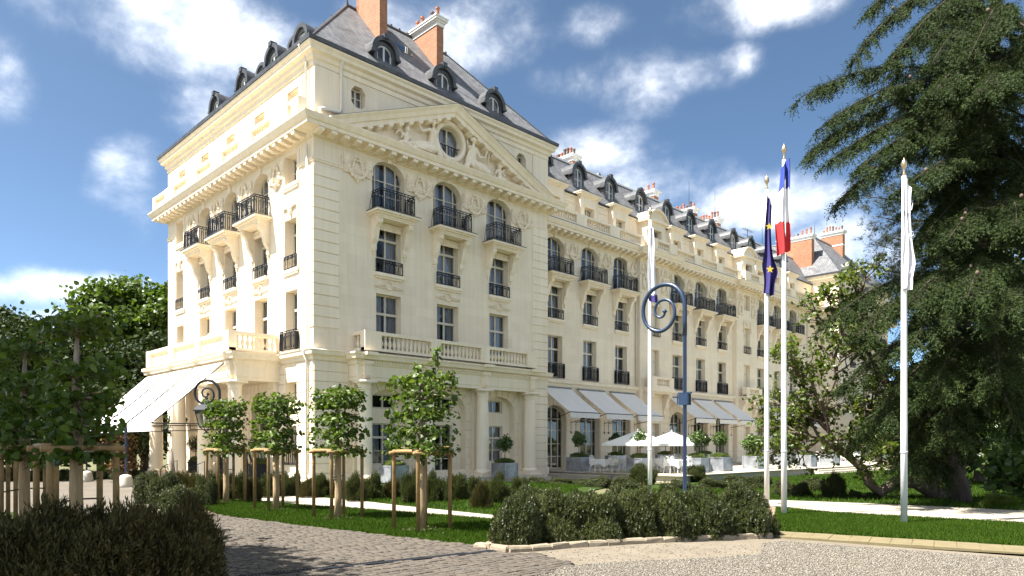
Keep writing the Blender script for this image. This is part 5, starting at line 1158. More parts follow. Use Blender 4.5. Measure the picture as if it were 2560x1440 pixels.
for i, (px, py, w, h) in enumerate(((1607, 1208, 62, 50), (1740, 1202, 52, 42), (1500, 1222, 70, 36), (1560, 1226, 70, 36), (1400, 1212, 60, 20), (1460, 1210, 60, 18), (1340, 1214, 60, 22), (1700, 1222, 70, 30), (1780, 1218, 80, 34), (1840, 1215, 80, 36), (1900, 1222, 70, 40), (2000, 1246, 60, 46), (2083, 1252, 52, 62), (2135, 1254, 40, 26), (2175, 1256, 50, 22), (1960, 1240, 60, 44), (2035, 1228, 60, 40))):
    p = G(px, py, -.3 if px < 1950 else -.15); D = depth(p.x, p.y); yl = px in (1607, 1740, 2083)
    bush(YEW[i % 3] if yl else bpy.data.meshes.get('lau') or YEWC[i % 3], (p.x, p.y, zg(p.x, p.y)), w*D/F_PX*1.15, h*D/F_PX, ('spiky dark yew bush below the terrace edge' if px < 1950 else 'spiky dark yew bush on the grass beside the right path') if yl else ('low green shrub in the bed below the terrace' if px < 1950 else 'low green shrub at the edge of the grass by the right path'), 'shrubs below the terrace' if px < 1950 else 'shrubs beside the right path', 'yew_bush' if yl else 'shrub')
# frosted silver shrub
p = G(428, 1262, -.05); sv = bush_mesh(77, 500, .3, .3, .3, 'flower_white'); bush(sv, (p.x, p.y, 0), .5, .45, 'small silver-white shrub among the dark yews by the leaning post', None, 'silver_shrub', 'shrub')
# ---------------------------------------------------------------- awnings
def awning(fr, x, w, yt, zt, yb, zb, label, group, arms=True):
    t = thing('window_awning', label, 'awning', fr.w(x, yt, zt), fr.rz, group); dy, dz = yb-yt, zb-zt; n, m = 10, 8; V = []
    for i in range(m+1):
        for j in range(n+1):
            u = i/m; sag = -.05*math.sin(math.pi*u)*(1+.3*math.sin(j*1.3)); V.append((-w/2+w*j/n, dy*u, dz*u+sag))
    fc = [(i*(n+1)+j, (i+1)*(n+1)+j, (i+1)*(n+1)+j+1, i*(n+1)+j+1) for i in range(m) for j in range(n)]
    sub('canopy', np_mesh('canopy', V, fc, 'canvas', None, True), t)
    V = []; [V.extend([(-w/2+w*j/20, dy-.01, dz), (-w/2+w*j/20, dy-.01+.04*math.sin(j*1.9+x), dz-.36-.015*math.sin(j*1.3))]) for j in range(21)]
    sub('valance', np_mesh('valance', V, [(2*j, 2*j+2, 2*j+3, 2*j+1) for j in range(20)], 'canvas', None, True), t)
    b = MB(); b.tube([(-w/2-.03, dy, dz), (w/2+.03, dy, dz)], .03, 6); sub('front_bar', b.mesh('front_bar', 'iron'), t); b = MB(); b.tube([(-w/2-.03, .02, .03), (w/2+.03, .02, .03)], .06, 8); sub('roller', b.mesh('roller', 'lead_pale'), t)
    if arms:
        for s in (-1, 1):
            b = MB(); b.tube([(s*w/2, dy, dz), (s*(w/2-.05), dy*.55, dz-.32), (s*(w/2+.1), .12, dz-.55)], .022, 5); b.tube([(s*(w/2+.1), .12, dz-.35), (s*(w/2+.1), .12, dz-1.25)], .02, 5); b.box(s*(w/2+.1)-.04, s*(w/2+.1)+.04, .08, .16, dz-1.3, dz-1.18); sub('arm', b.mesh('arm', 'iron'), t)
for i, c in enumerate(AW):
    nmw = ['nearest the columned portico', 'in the middle of three by the columned portico', 'third from the columned portico', 'first past the first stone balcony', 'in the middle past the first stone balcony', 'third past the first stone balcony', 'first past the second stone balcony', 'in the middle past the second stone balcony', 'third past the second stone balcony'][i]
    awning(WING, c, 2.95, -.16, 5.42, -2.6, 3.72, 'white canvas window awning over the terrace, '+nmw, 'awnings along the terrace')
ea = thing('entrance_awning', 'large white three-strip canvas awning sloping down from the side portico', 'awning', (0, 0, 0))
ZB = 2.66; XB = -5.7
for k, (a, c) in enumerate(((3.75, 7.06), (7.44, 10.56), (10.94, 14.2))):
    V = []; n, m = 10, 10
    for i in range(m+1):
        for j in range(n+1): u = i/m; V.append((-2.62+(XB+2.62)*u, a+(c-a)*j/n, 5.5+(ZB-5.5)*u-.06*math.sin(math.pi*u)))
    sub('canopy', np_mesh('canopy', V, [(i*(n+1)+j, (i+1)*(n+1)+j, (i+1)*(n+1)+j+1, i*(n+1)+j+1) for i in range(m) for j in range(n)], 'canvas', None, True), ea)
    V = []; [V.extend([(XB-.01, a+(c-a)*j/16, ZB), (XB-.01+.03*math.sin(j*1.7), a+(c-a)*j/16, ZB-.4)]) for j in range(17)]
    sub('valance', np_mesh('valance', V, [(2*j, 2*j+2, 2*j+3, 2*j+1) for j in range(16)], 'canvas', None, True), ea)
b = MB(); b.tube([(XB+.02, 3.6, ZB-.03), (XB+.02, 14.3, ZB-.03)], .035, 8); sub('front_bar', b.mesh('front_bar', 'iron'), ea)
for y in (3.65, 7.25, 10.75, 14.3):
    b = MB(); b.tube([(XB, y, ZB-.05), (-2.4, y, ZB-.05)], .028, 6); b.tube([(XB+1.6, y, ZB-.3), (-2.4, y, ZB-.3)], .022, 6); b.tube([(XB+1.6, y, ZB-.05), (XB+1.6, y, ZB-.3)], .02, 5); sub('arm', b.mesh('arm', 'iron'), ea)
    b = MB(); b.tube([(XB+.1, y, ZB+.05), (-2.55, y, 5.48)], .02, 5); sub('rafter', b.mesh('rafter', 'iron'), ea)
for y in (7.25, 13.9):
    z0 = zg(XB, y); b = MB(); b.tube([(XB, y, z0+.5), (XB, y, ZB)], .045, 8); b.box(XB-.09, XB+.09, y-.09, y+.09, 1.55, 1.68); sub('post', b.mesh('post', 'blue_iron'), ea)
    b = MB(); b.lathe([(.34, z0-.1), (.33, z0+.15), (.27, z0+.45), (.24, z0+.55), (.1, z0+.6)], 14, XB, y); sub('stone_foot', b.mesh('stone_foot', 'lime_stone', True), ea)
# ---------------------------------------------------------------- lamps
def lantern_meshes():
    fr_ = MB(); w0, w1, h = .13, .21, .42
    for sx in (-1, 1):
        for sy in (-1, 1): fr_.tube([(sx*w0, sy*w0, 0), (sx*w1, sy*w1, h)], .014, 5)
    for w, z in ((w0, 0), (w1, h)): fr_.tube([(-w, -w, z), (w, -w, z), (w, w, z), (-w, w, z)], .014, 4, True)
    fr_.tube([(-w0, -w0, 0), (0, 0, -.12), (w0, w0, 0)], .012, 4); fr_.tube([(w0, -w0, 0), (0, 0, -.12), (-w0, w0, 0)], .012, 4); fr_.lathe([(.01, -.2), (.035, -.15), (.02, -.1)], 6)
    rf = MB(); v = []
    for w, z in ((w1+.03, h), (w1+.03, h+.03), (.15, h+.17), (.1, h+.18), (.09, h+.26), (.03, h+.3), (.02, h+.4)): v += [(-w, -w, z), (w, -w, z), (w, w, z), (-w, w, z)]
    rf.add(v, [(4*i+j, 4*i+(j+1) % 4, 4*i+4+(j+1) % 4, 4*i+4+j) for i in range(6) for j in range(4)])
    gl = MB(); v = [(s*w, q*w, z) for w, z in ((w0, 0), (w1, h)) for s, q in ((-1, -1), (1, -1), (1, 1), (-1, 1))]; gl.add(v, [(j, (j+1) % 4, (j+1) % 4+4, j+4) for j in range(4)])
    bl = MB(); bl.lathe([(.02, .05), (.04, .1), (.045, .2), (.02, .27)], 8)
    return fr_.mesh('lantern_frame', 'iron'), rf.mesh('lantern_roof', 'iron'), gl.mesh('lantern_glass', 'glass'), bl.mesh('bulb', 'frame_paint')
LF, LR, LG, LBU = lantern_meshes()
def spiral(R, turns, n, cx, cz):
    out = []
    for i in range(n+1):
        th = turns*2*math.pi*i/n; r = R*np.interp(math.degrees(th), [0, 60, 120, 180, 270, 360, 450, 540, 630, 720], [1.0, 1.02, .96, .86, .78, .55, .4, .31, .25, .1]); out.append((cx+r*math.cos(th), cz+r*math.sin(th), r))
    return out
def scroll_lamp(loc, rz, label, H, R, thick, col, lantern=False, collar=None):
    t = thing('scroll_lamp_post', label, 'lamp post', loc, rz); cz = H-R; pts = spiral(R, 1.95, 60, -R*1.0, cz)
    b = MB(); b.tube([(0, 0, -.1), (0, 0, cz-R*1.0)], thick*1.02, 4 if not lantern else 8); sub('post', b.mesh('post', col), t)
    P = [(0, 0, cz-R*1.05), (0, 0, cz-R*.5)]+[(x, 0, z) for x, z, r in pts]; W_ = [thick, thick]+[max(thick*.5, thick*(.42+.58*r/R)) for x, z, r in pts]
    b = MB(); b.tube(P, W_, 8); x, z, r = pts[-1]; b.lathe([(.01, z-thick*1.2), (thick*1.25, z), (.01, z+thick*1.2)], 8, x, 0); sub('scroll', b.mesh('scroll', col, True), t)
    if collar:
        b = MB(); b.box(-.13, .13, -.1, .1, collar, collar+.3); b.box(-.2, .2, -.03, .03, collar+.3, collar+.34); [b.tube([(sx*.16, -.1, collar+.02), (sx*.16, -.1, collar+.28)], .018, 5) for sx in (-1, 1)]; sub('collar', b.mesh('collar', col), t)
    if lantern:
        x = -R*1.0; zz = cz-R*.62; k = 1.3; zl = zz-.82; b = MB(); b.tube([(x, 0, zz+.2), (x, 0, zl+.4*k)], .012, 5); sub('hanger', b.mesh('hanger', 'iron'), t)
        for nm_, me in (('lantern_frame', LF), ('lantern_roof', LR), ('lantern_glass', LG), ('bulb', LBU)): sub(nm_, me, t, (x, 0, zl-.05), 0, k)
    return t
p = AT(1712, 1110, 19.1); scroll_lamp((p.x, p.y, 0), -math.pi/2, 'tall blue iron post ending in a spiral scroll behind the yew hedge', 6.1, .72, .06, 'blue_iron', False, 2.75)
p = AT(549, 1110, 24.5); scroll_lamp((p.x, p.y, -.1), YAW-math.pi/2, 'dark iron scroll lamp post carrying a glass lantern by the entrance', 4.0, .46, .046, 'iron', True)
p = AT(296, 1110, 39.0); scroll_lamp((p.x, p.y, -.2), -math.pi/2, 'dark iron scroll lamp post half hidden behind the entrance awning', 4.0, .46, .04, 'iron', True)
for i, (t_, lab) in enumerate(((5.4, 'small glass lantern hanging under the portico beside the end column'), (9.0, 'small glass lantern hanging under the middle of the portico'), (12.5, 'small glass lantern hanging under the far bay of the portico'))):
    o = thing('hanging_lantern', lab, 'lantern', (-1.3, t_, 2.6), 0, 'lanterns hanging under the portico')
    for nm_, me in (('lantern_frame', LF), ('lantern_roof', LR), ('lantern_glass', LG), ('bulb', LBU)): sub(nm_, me, o, (0, 0, 0), 0, 1.1)
    b = MB(); b.tube([(0, 0, .85), (0, 0, 2.15)], .01, 5); sub('chain', b.mesh('chain', 'iron'), o)
# ---------------------------------------------------------------- flagpoles and flags
def pole(px, D, H, label):
    p = AT(px, 1110, D); z0 = 0; t = thing('flagpole', label, 'flagpole', (p.x, p.y, 0), 0, 'white flagpoles')
    b = MB(); b.lathe([(.068, -.1), (.066, 2), (.058, H*.6), (.042, H-.35)], 14); sub('shaft', b.mesh('shaft', 'white_paint', True), t)
    b = MB(); b.lathe([(.025, H-.36), (.04, H-.32), (.02, H-.28), (.025, H-.2), (.055, H-.14), (.062, H-.1), (.05, H-.05), (.022, H-.01), (.008, H+.05)], 12); sub('finial', b.mesh('finial', 'brass', True), t)
    b = MB(); b.tube([(.07, .02, H-.4), (.085, .03, 1.5)], .006, 4); [b.tube([(.072*math.cos(a), .072*math.sin(a), 1.52+.01*k) for a in [i*math.pi/4 for i in range(9)]], .01, 4) for k in (-1, 1)]; b.tube([(.07, .02, 1.55), (.12, .05, 1.4), (.1, .04, 1.25), (.07, .02, 1.42)], .007, 4); sub('halyard', b.mesh('halyard', 'curtain'), t)
    return Vector((p.x, p.y, 0))
def flag(base, label, z1, z0, wtop, wmid, mats, zones, side=1, lean=0.0, seed=0, tail=None):
    """a limp flag: folded cloth hanging beside the pole, material zones by height"""
    t = thing('flag', label, 'flag', (base.x, base.y, 0), 0, 'limp flags on the poles'); rt = Vector((SU, -CU, 0)); fw = Vector((-CU, -SU, 0)); n, m = 44, 22; V = []; F_ = []; MI = []
    for i in range(n+1):
        u = i/n; z = z1+(z0-z1)*u; w = wtop+(wmid-wtop)*sstep(0, .75, u)
        if tail: w += tail*math.exp(-((u-.72)/.1)**2)
        for j in range(m+1):
            v = j/m; fold = math.sin(v*math.pi*3.2+seed+u*1.2)*(.07+.04*u)*(.3+v); x = (v-.4)*w*side+lean*u+.02*math.sin(u*7+seed); q = rt*x+fw*(.1+fold*.7+.03*math.sin(v*9+u*4)); zz = z-.32*v*v*(1-u)*.8-(.12*v*w*3)*u
            V.append((q.x, q.y, zz))
    for i in range(n):
        for j in range(m):
            F_.append((i*(m+1)+j, i*(m+1)+j+1, (i+1)*(m+1)+j+1, (i+1)*(m+1)+j)); u = (i+.5)/n+.07*(j/m-.5); k = sum(u > zz for zz in zones); MI.append(min(k, len(mats)-1))
    sub('cloth', np_mesh('cloth', V, F_, mats, MI, True), t); return t
def star(par, base, z, x, r, mtl='flag_star'):
    rt = Vector((SU, -CU, 0)); fw = Vector((-CU, -SU, 0)); b = MB(); V = []
    for k in range(10):
        a = math.pi/2+k*math.pi/5; q = r if k % 2 == 0 else r*.42; v = rt*(x+q*math.cos(a))+fw*.235; V.append((v.x, v.y, z+q*math.sin(a)))
    b.add(V, [tuple(range(10))]); sub('star', b.mesh('star', mtl), par)
bF = pole(1960, 17.0, 8.85, 'white flagpole flying the blue, white and red flag'); flag(bF, 'limp blue, white and red tricolour flag', 8.5, 6.3, .2, .32, ['flag_blue', 'flag_white', 'flag_red'], [.30, .66], -1, -.03, 1)
bE = pole(1917, 18.84, 8.8, 'white flagpole flying the dark blue flag with yellow stars'); eu = flag(bE, 'limp dark blue flag with yellow stars', 8.25, 5.7, .14, .24, ['flag_navy'], [], 1, -.02, 2.2, .17)
star(eu, bE, 7.4, -.02, .1); star(eu, bE, 6.28, .0, .11)
bW = pole(1625, 21.4, 8.8, 'white flagpole with the pale flag beside the blue scroll post'); w1 = flag(bW, 'limp white flag with a dark blue lower corner', 8.3, 6.0, .16, .3, ['flag_white', 'flag_navy'], [.9], 1, .04, .4)
bR = pole(2260, 15.1, 7.75, 'white flagpole standing before the dark cedar'); w2 = flag(bR, 'limp white flag with grey script on it, before the cedar', 7.35, 5.0, .13, .16, ['flag_white', 'flag_grey', 'flag_white'], [.28, .33], 1, -.02, 3.1, .07)
rt = Vector((SU, -CU, 0)); fw = Vector((-CU, -SU, 0))
def mark(par, P, r=.012):
    b = MB(); b.tube([tuple(rt*x+fw*.22+Vector((0, 0, z))) for x, z in P], r, 4); sub('script_mark', b.mesh('script_mark', 'flag_grey'), par)
mark(w2, [(-.02, 5.98), (.0, 6.12), (.06, 6.15), (.08, 6.08), (.02, 6.04), (.06, 5.98)]); mark(w2, [(-.04, 6.55), (.04, 6.62), (.06, 6.75), (.0, 6.8)]); mark(w2, [(-.03, 5.4), (.02, 5.34), (.05, 5.42), (.0, 5.28), (.05, 5.2)], .008)
# ---------------------------------------------------------------- terrace furniture
def planter_mesh(w=1.05, h=.86):
    b = MB(); b.box(-w/2, w/2, -w/2, w/2, 0, h); b.box(-w/2-.02, w/2+.02, -w/2-.02, w/2+.02, h-.05, h+.01); [b.box(sx*w/2-.03, sx*w/2+.03, sy*w/2-.03, sy*w/2+.03, .001, h-.051) for sx in (-1, 1) for sy in (-1, 1)]; return b.mesh('box', 'zinc')
M_PB = planter_mesh()
def ball(seed, n, r, leaf, m, rough=.12):
    q = np.random.default_rng(seed); d = q.normal(size=(n, 3)); d /= np.linalg.norm(d, axis=1, keepdims=True); rr = r*(q.random(n)**.4)*(1+rough*np.sin(d[:, 0]*5+seed)+rough*np.cos(d[:, 2]*6)); P = d*rr[:, None]
    V, Fc = leaves(P, leaf, .3, out=d*.9); return np_mesh('crown', V, Fc, m)
BALLS = [ball(s, 900, .45, .1, 'laurel_leaf') for s in (5, 6, 7)]; LAV = bush_mesh(91, 900, 1.4, .5, .2, 'lavender_leaf'); BOX = [ball(55, 1600, .5, .05, 'dark_leaf', .03)]
def planter(x, y, label, kind, z=.03, sc=1.0, tl=''):
    o = thing('zinc_planter', 'square zinc planter box '+label, 'planter', (x, y, z), random.uniform(-.04, .04), 'zinc planters', None, sc); sub('box', M_PB, o); sub('low_planting', LAV, o, (0, 0, .84), random.random()*6, (.52, .52, .22))['kind'] = 'stuff'
    if kind:
        q = thing('standard_tree', ('clipped ball-headed laurel ' if kind == 1 else 'loose bushy laurel ')+'in the zinc planter '+label, 'potted tree', (x, y, z+.84*sc), random.random()*6, 'laurels in zinc planters', None, sc)
        b = MB(); b.tube([(0, 0, -.1), (.01, .01, .4), (0, 0, .95)], [.035, .03, .025], 6); sub('trunk', b.mesh('trunk', 'pale_bark'), q)
        c = sub('crown', random.choice(BALLS), q, (0, 0, 1.15 if kind == 1 else .9), random.random()*6, 1.0 if kind == 1 else (1.7, 1.7, 1.2)); c['kind'] = 'stuff'
def FX(px, y):
    r = ray(px, 1100); k = (y-CAMY)/r[1]; return CAMX+k*r[0]
planter(FX(1447, -1.0), -1.0, 'beside the first terrace windows', 1); planter(FX(1600, -5.4), -5.4, 'at the terrace edge under the first parasol', 1); planter(FX(1540, 1.0), 1.0, 'against the wall behind the tables', 1)
planter(FX(1743, -7.3), -7.3, 'at the terrace edge behind the spiky yew', 1); planter(FX(1800, -7.2), -7.2, 'at the terrace corner with one bright face', 1); planter(FX(1664, .9), .9, 'against the wall under the first stone balcony', 1); planter(FX(1762, -.5), -.5, 'before the second group of windows', 1)
planter(FX(1884, -6.6), -6.6, 'behind the flagpole of the starred flag', 2); planter(FX(1957, -4.5), -4.5, 'behind the tricolour flagpole', 0); planter(FX(2017, -7.3), -7.3, 'near the terrace steps', 0); planter(FX(2075, -7.1), -7.1, 'at the top of the terrace steps', 0)
planter(FX(1262, -2.0), -2.0, 'on the portico step by the last column', 1, -.1, .92); planter(FX(985, -1.75), -1.75, 'on the portico step by the first column', 1, -.1, .92)
# tables and chairs
def table_meshes():
    n = 24; V = []
    for i in range(n):
        a = 2*math.pi*i/n; c, s = math.cos(a), math.sin(a); k = .5/max(abs(c), abs(s)); V.append((k*c, k*s, .75))
    for i in range(n):
        a = 2*math.pi*i/n; c, s = math.cos(a), math.sin(a); k = .52/max(abs(c), abs(s)); cr = abs(math.sin(2*a))**6; V.append((k*c*(1+.06*math.sin(3*a)), k*s*(1+.06*math.cos(3*a)), .5-.22*cr))
    cl = np_mesh('tablecloth', V+[(0, 0, .755)]*0, [(i, (i+1) % n, (i+1) % n+n, i+n) for i in range(n)], 'linen', None, False)
    me = MB(); me.add(V, [(i, (i+1) % n, (i+1) % n+n, i+n) for i in range(n)]+[tuple(range(n))]); cl = me.mesh('tablecloth', 'linen')
    lg = MB(); lg.tube([(.38, .38, 0), (.36, .36, .3), (.4, .4, .72)], .018, 6); top = MB(); top.box(-.46, .46, -.46, .46, .71, .742)
    return cl, lg.mesh('leg', 'white_paint'), top.mesh('table_top', 'white_paint')
TC, TL, TT = table_meshes()
def chair_meshes():
    st = MB(); st.box(-.21, .21, -.21, .21, .43, .46); bk = MB(); pts = [(-.2, .21, .45), (-.2, .24, .75), (-.14, .26, .9), (-.05, .265, .96), (0, .265, .98), (.05, .265, .96), (.14, .26, .9), (.2, .24, .75), (.2, .21, .45)]
    bk.tube(pts, .016, 6); [bk.tube([(-.19, .23, z), (0, .24, z+.03), (.19, .23, z)], .012, 5) for z in (.6, .72)]; [bk.tube([(x, .22, .46), (x*.7, .25, .9)], .011, 5) for x in (-.1, 0, .1)]; bk.box(-.15, .15, .235, .245, .62, .8)
    lg = MB(); lg.tube([(.18, -.18, .44), (.2, -.21, .2), (.22, -.24, 0)], .015, 5); return st.mesh('seat', 'white_paint'), bk.mesh('backrest', 'white_paint'), lg.mesh('leg', 'white_paint')
CS_, CB_, CL_ = chair_meshes()
TSP = [(1508, -2.9, 'in the shade by the first terrace planter'), (1558, -3.2, 'in the shade next to the terrace-edge planter'), (1648, -5.8, 'below the first parasol'), (1690, -7.0, 'in the sun by the terrace corner'), (1770, -5.6, 'between two zinc planters'), (1630, -3.4, 'in the shade behind the flagpole'), (2130, -5.5, 'beyond the terrace steps'), (2050, -2.5, 'behind the last planters'), (1720, -4.6, 'behind the blue post')]
for i, (px, y, l) in enumerate(TSP):
    x = FX(px, y); a0 = random.uniform(-.1, .1)
    t = thing('dining_table', 'square white terrace table '+l, 'table', (x, y, .03), a0, 'terrace tables'); sub('table_top', TT, t); [sub('leg', TL, t, (0, 0, 0), k*math.pi/2) for k in range(4)]
    thing('tablecloth', 'white cloth draped over the table '+l, 'tablecloth', (x, y, .034), a0, 'white tablecloths', TC)
    for k in range(4):
        a = a0+k*math.pi/2+random.uniform(-.1, .1); r = .68; cx, cy = x+r*math.sin(a)*-1, y+r*math.cos(a)
        c = thing('garden_chair', 'white metal garden chair at the table '+l, 'chair', (cx, cy, .03), a, 'white garden chairs'); sub('seat', CS_, c); sub('backrest', CB_, c)
        for sx in (1, -1):
            for sy in (1, -1): sub('leg', CL_, c, (0, 0, 0), 0, (sx, sy, 1))
def parasol(x, y, label, zt=2.42, ze=1.66, hw=1.55):
    t = thing('parasol', label, 'parasol', (x, y, .03), rad(20), 'white parasols on the terrace'); n = 8; V = [(0, 0, zt)]; F_ = []; m = 6
    rim = []
    for i in range(n): a = math.pi/4*i; k = hw/max(abs(math.cos(a)), abs(math.sin(a))); rim.append((k*math.cos(a), k*math.sin(a)))
    V = []; 
    for i in range(n*4):
        i0 = i//4; w = (i % 4)/4; rx = rim[i0][0]*(1-w)+rim[(i0+1) % n][0]*w; ry = rim[i0][1]*(1-w)+rim[(i0+1) % n][1]*w
        for j in range(m+1): u = j/m; V.append((rx*u, ry*u, zt+(ze-zt)*u-.07*math.sin(math.pi*u)*(1 if w else .3)*u))
        V.append((rx*1.005, ry*1.005, ze-.14))
    k = m+2; N_ = n*4; F_ = [(i*k+j, ((i+1) % N_)*k+j, ((i+1) % N_)*k+j+1, i*k+j+1) for i in range(N_) for j in range(k-1)]
    sub('canopy', np_mesh('canopy', V, F_, 'canvas'), t); b = MB(); b.tube([(0, 0, 0), (0, 0, zt+.02)], .03, 8); sub('pole', b.mesh('pole', 'teak'), t); b = MB(); b.lathe([(.04, zt), (.05, zt+.04), (.02, zt+.1)], 8); sub('finial', b.mesh('finial', 'white_paint'), t)
    b = MB(); b.lathe([(.3, 0), (.3, .06), (.06, .1), (.05, .3)], 12); sub('base', b.mesh('base', 'lead'), t)
    b = MB(); [b.tube([(0, 0, zt-.06), (x_*.98, y_*.98, ze-.02)], .012, 4) for x_, y_ in rim]; sub('ribs', b.mesh('ribs', 'teak'), t)
p = AT(1594, 1110, 41.8); parasol(p.x, p.y, 'white square parasol beside the white flagpole, over the shaded tables', 2.47, 1.7, 1.65); p = AT(1679, 1110, 43.2); parasol(p.x, p.y, 'white square parasol behind the blue scroll post', 2.42, 1.7, 1.6)
# ---------------------------------------------------------------- entrance bits
for i, (x, y, l) in enumerate(((-1.1, 7.1, 'by the middle of the portico'), (-.7, 4.1, 'beside the arched entrance door'), (-1.1, 10.9, 'deep inside the portico'))):
    t = thing('planter_tub', 'dark tub with a clipped box ball '+l, 'planter', (x, y, -.05), 0, 'dark tubs under the portico'); b = MB(); b.box(-.32, .32, -.32, .32, 0, .75); b.box(-.35, .35, -.35, .35, .7, .78); sub('tub', b.mesh('tub', 'iron'), t); b = MB(); b.tube([(0, 0, .7), (0, 0, 1.6)], .03, 6); sub('trunk', b.mesh('trunk', 'bark'), t)
    sub('box_ball', BOX[0], t, (0, 0, 1.75), 0, .95)['kind'] = 'stuff'; sub('low_planting', LAV, t, (0, 0, .72), 1, (.34, .34, .25))['kind'] = 'stuff'
for i, y in enumerate((5.6, 9.2)):
    t = thing('hand_rail', ['curved iron handrail on the portico steps by the end column', 'curved iron handrail on the portico steps by the third column'][i], 'handrail', (-3.0, y, -.3), 0, 'handrails of the portico steps')
    b = MB(); b.tube([(-.5, 0, 0), (-.5, 0, .7), (-.4, 0, .85), (.3, 0, 1.15), (.3, 0, .2)], .025, 6); sub('rail', b.mesh('rail', 'iron'), t); b = MB(); [b.tube([(x, 0, .1), (x, 0, .95+x*.4)], .012, 4) for x in (-.25, 0)]; sub('bars', b.mesh('bars', 'iron'), t)
# person in dark clothes half hidden behind the end column
def person(x, y, z, rz):
    t = thing('person', 'person in a black suit standing behind the end column of the portico', 'person', (x, y, z), rz)
    J = dict(pel=(0, 0, .95), sp=(0, .01, 1.15), ch=(0, .0, 1.36), nk=(0, .0, 1.5), hd=(0, -.02, 1.62), top=(0, -.02, 1.74), ls=(.19, 0, 1.42), le=(.26, .04, 1.14), lw=(.25, -.06, .9), lh=(.25, -.09, .8), rs=(-.19, 0, 1.42), re=(-.27, .04, 1.14), rw=(-.3, -.04, .9), rh=(-.3, -.07, .8), lhp=(.1, 0, .92), lk=(.12, -.02, .5), la=(.12, .02, .09), lf=(.13, -.14, .04), rhp=(-.1, 0, .92), rk=(-.13, -.02, .5), ra=(-.14, .02, .09), rf=(-.16, -.14, .04))
    R_ = dict(pel=.15, sp=.14, ch=.16, nk=.06, hd=.095, top=.085, ls=.075, le=.055, lw=.042, lh=.04, rs=.075, re=.055, rw=.042, rh=.04, lhp=.1, lk=.075, la=.055, lf=.045, rhp=.1, rk=.075, ra=.055, rf=.045)
    E_ = [('pel', 'sp'), ('sp', 'ch'), ('ch', 'nk'), ('nk', 'hd'), ('hd', 'top'), ('ch', 'ls'), ('ls', 'le'), ('le', 'lw'), ('lw', 'lh'), ('ch', 'rs'), ('rs', 're'), ('re', 'rw'), ('rw', 'rh'), ('pel', 'lhp'), ('lhp', 'lk'), ('lk', 'la'), ('la', 'lf'), ('pel', 'rhp'), ('rhp', 'rk'), ('rk', 'ra'), ('ra', 'rf')]
    # five fingers on each hand
    for s, h in ((1, 'lh'), (-1, 'rh')):
        hx, hy, hz = J[h]
        for k in range(5):
            a, c = '%sf%d' % (h, k), '%sg%d' % (h, k)
            if k == 4: J[a] = (hx-s*.01, hy-.045, hz+.0); J[c] = (hx-s*.015, hy-.065, hz-.05)
            else: J[a] = (hx, hy+.03-.02*k, hz-.05); J[c] = (hx-s*.012, hy+.025-.02*k, hz-.1+.008*abs(k-1.5))
            R_[a] = .0095; R_[c] = .008; E_ += [(h, a), (a, c)]
    keys = list(J); me = bpy.data.meshes.new('body'); me.from_pydata([J[k] for k in keys], [(keys.index(a), keys.index(b_)) for a, b_ in E_], []); o = bpy.data.objects.new('body', me); COL.objects.link(o)
    sk = o.modifiers.new('skin', 'SKIN'); sd = o.modifiers.new('sub', 'SUBSURF'); sd.levels = 2
    for i, k in enumerate(keys): me.skin_vertices[0].data[i].radius = (R_[k], R_[k]*(.8 if k in ('pel', 'sp', 'ch') else 1))
    me.skin_vertices[0].data[keys.index('pel')].use_root = True
    m2 = bpy.data.meshes.new_from_object(o.evaluated_get(bpy.context.evaluated_depsgraph_get())); bpy.data.objects.remove(o)
    m2.materials.clear(); [m2.materials.append(MATS[k]) for k in ('suit', 'skin')]
    for p_ in m2.polygons: c = p_.center; p_.use_smooth = True; p_.material_index = 1 if (c.z > 1.5 or (c.z < .9 and abs(c.x) > .2 and c.z > .6)) else 0
    sub('body', m2, t)
    b = MB(); b.lathe([(.105, 1.64), (.112, 1.7), (.1, 1.77), (.05, 1.81), (.01, 1.815)], 12, 0, .0); sub('hair', b.mesh('hair', 'hair', True), t)
    b = MB(); b.lathe([(.005, 1.6), (.018, 1.62), (.005, 1.66)], 6, 0, -.115); [b.lathe([(.003, 1.655), (.012, 1.662), (.003, 1.67)], 6, s*.035, -.1) for s in (-1, 1)]; [b.lathe([(.005, 1.61), (.02, 1.64), (.005, 1.67)], 6, s*.1, -.01) for s in (-1, 1)]; b.box(-.025, .025, -.108, -.095, 1.565, 1.572); sub('face', b.mesh('face', 'skin', True), t)
r_ = ray(611, 1150); D_ = 33.6; person(CAMX+r_[0]*D_, CAMY+r_[1]*D_, -.06, rad(150))
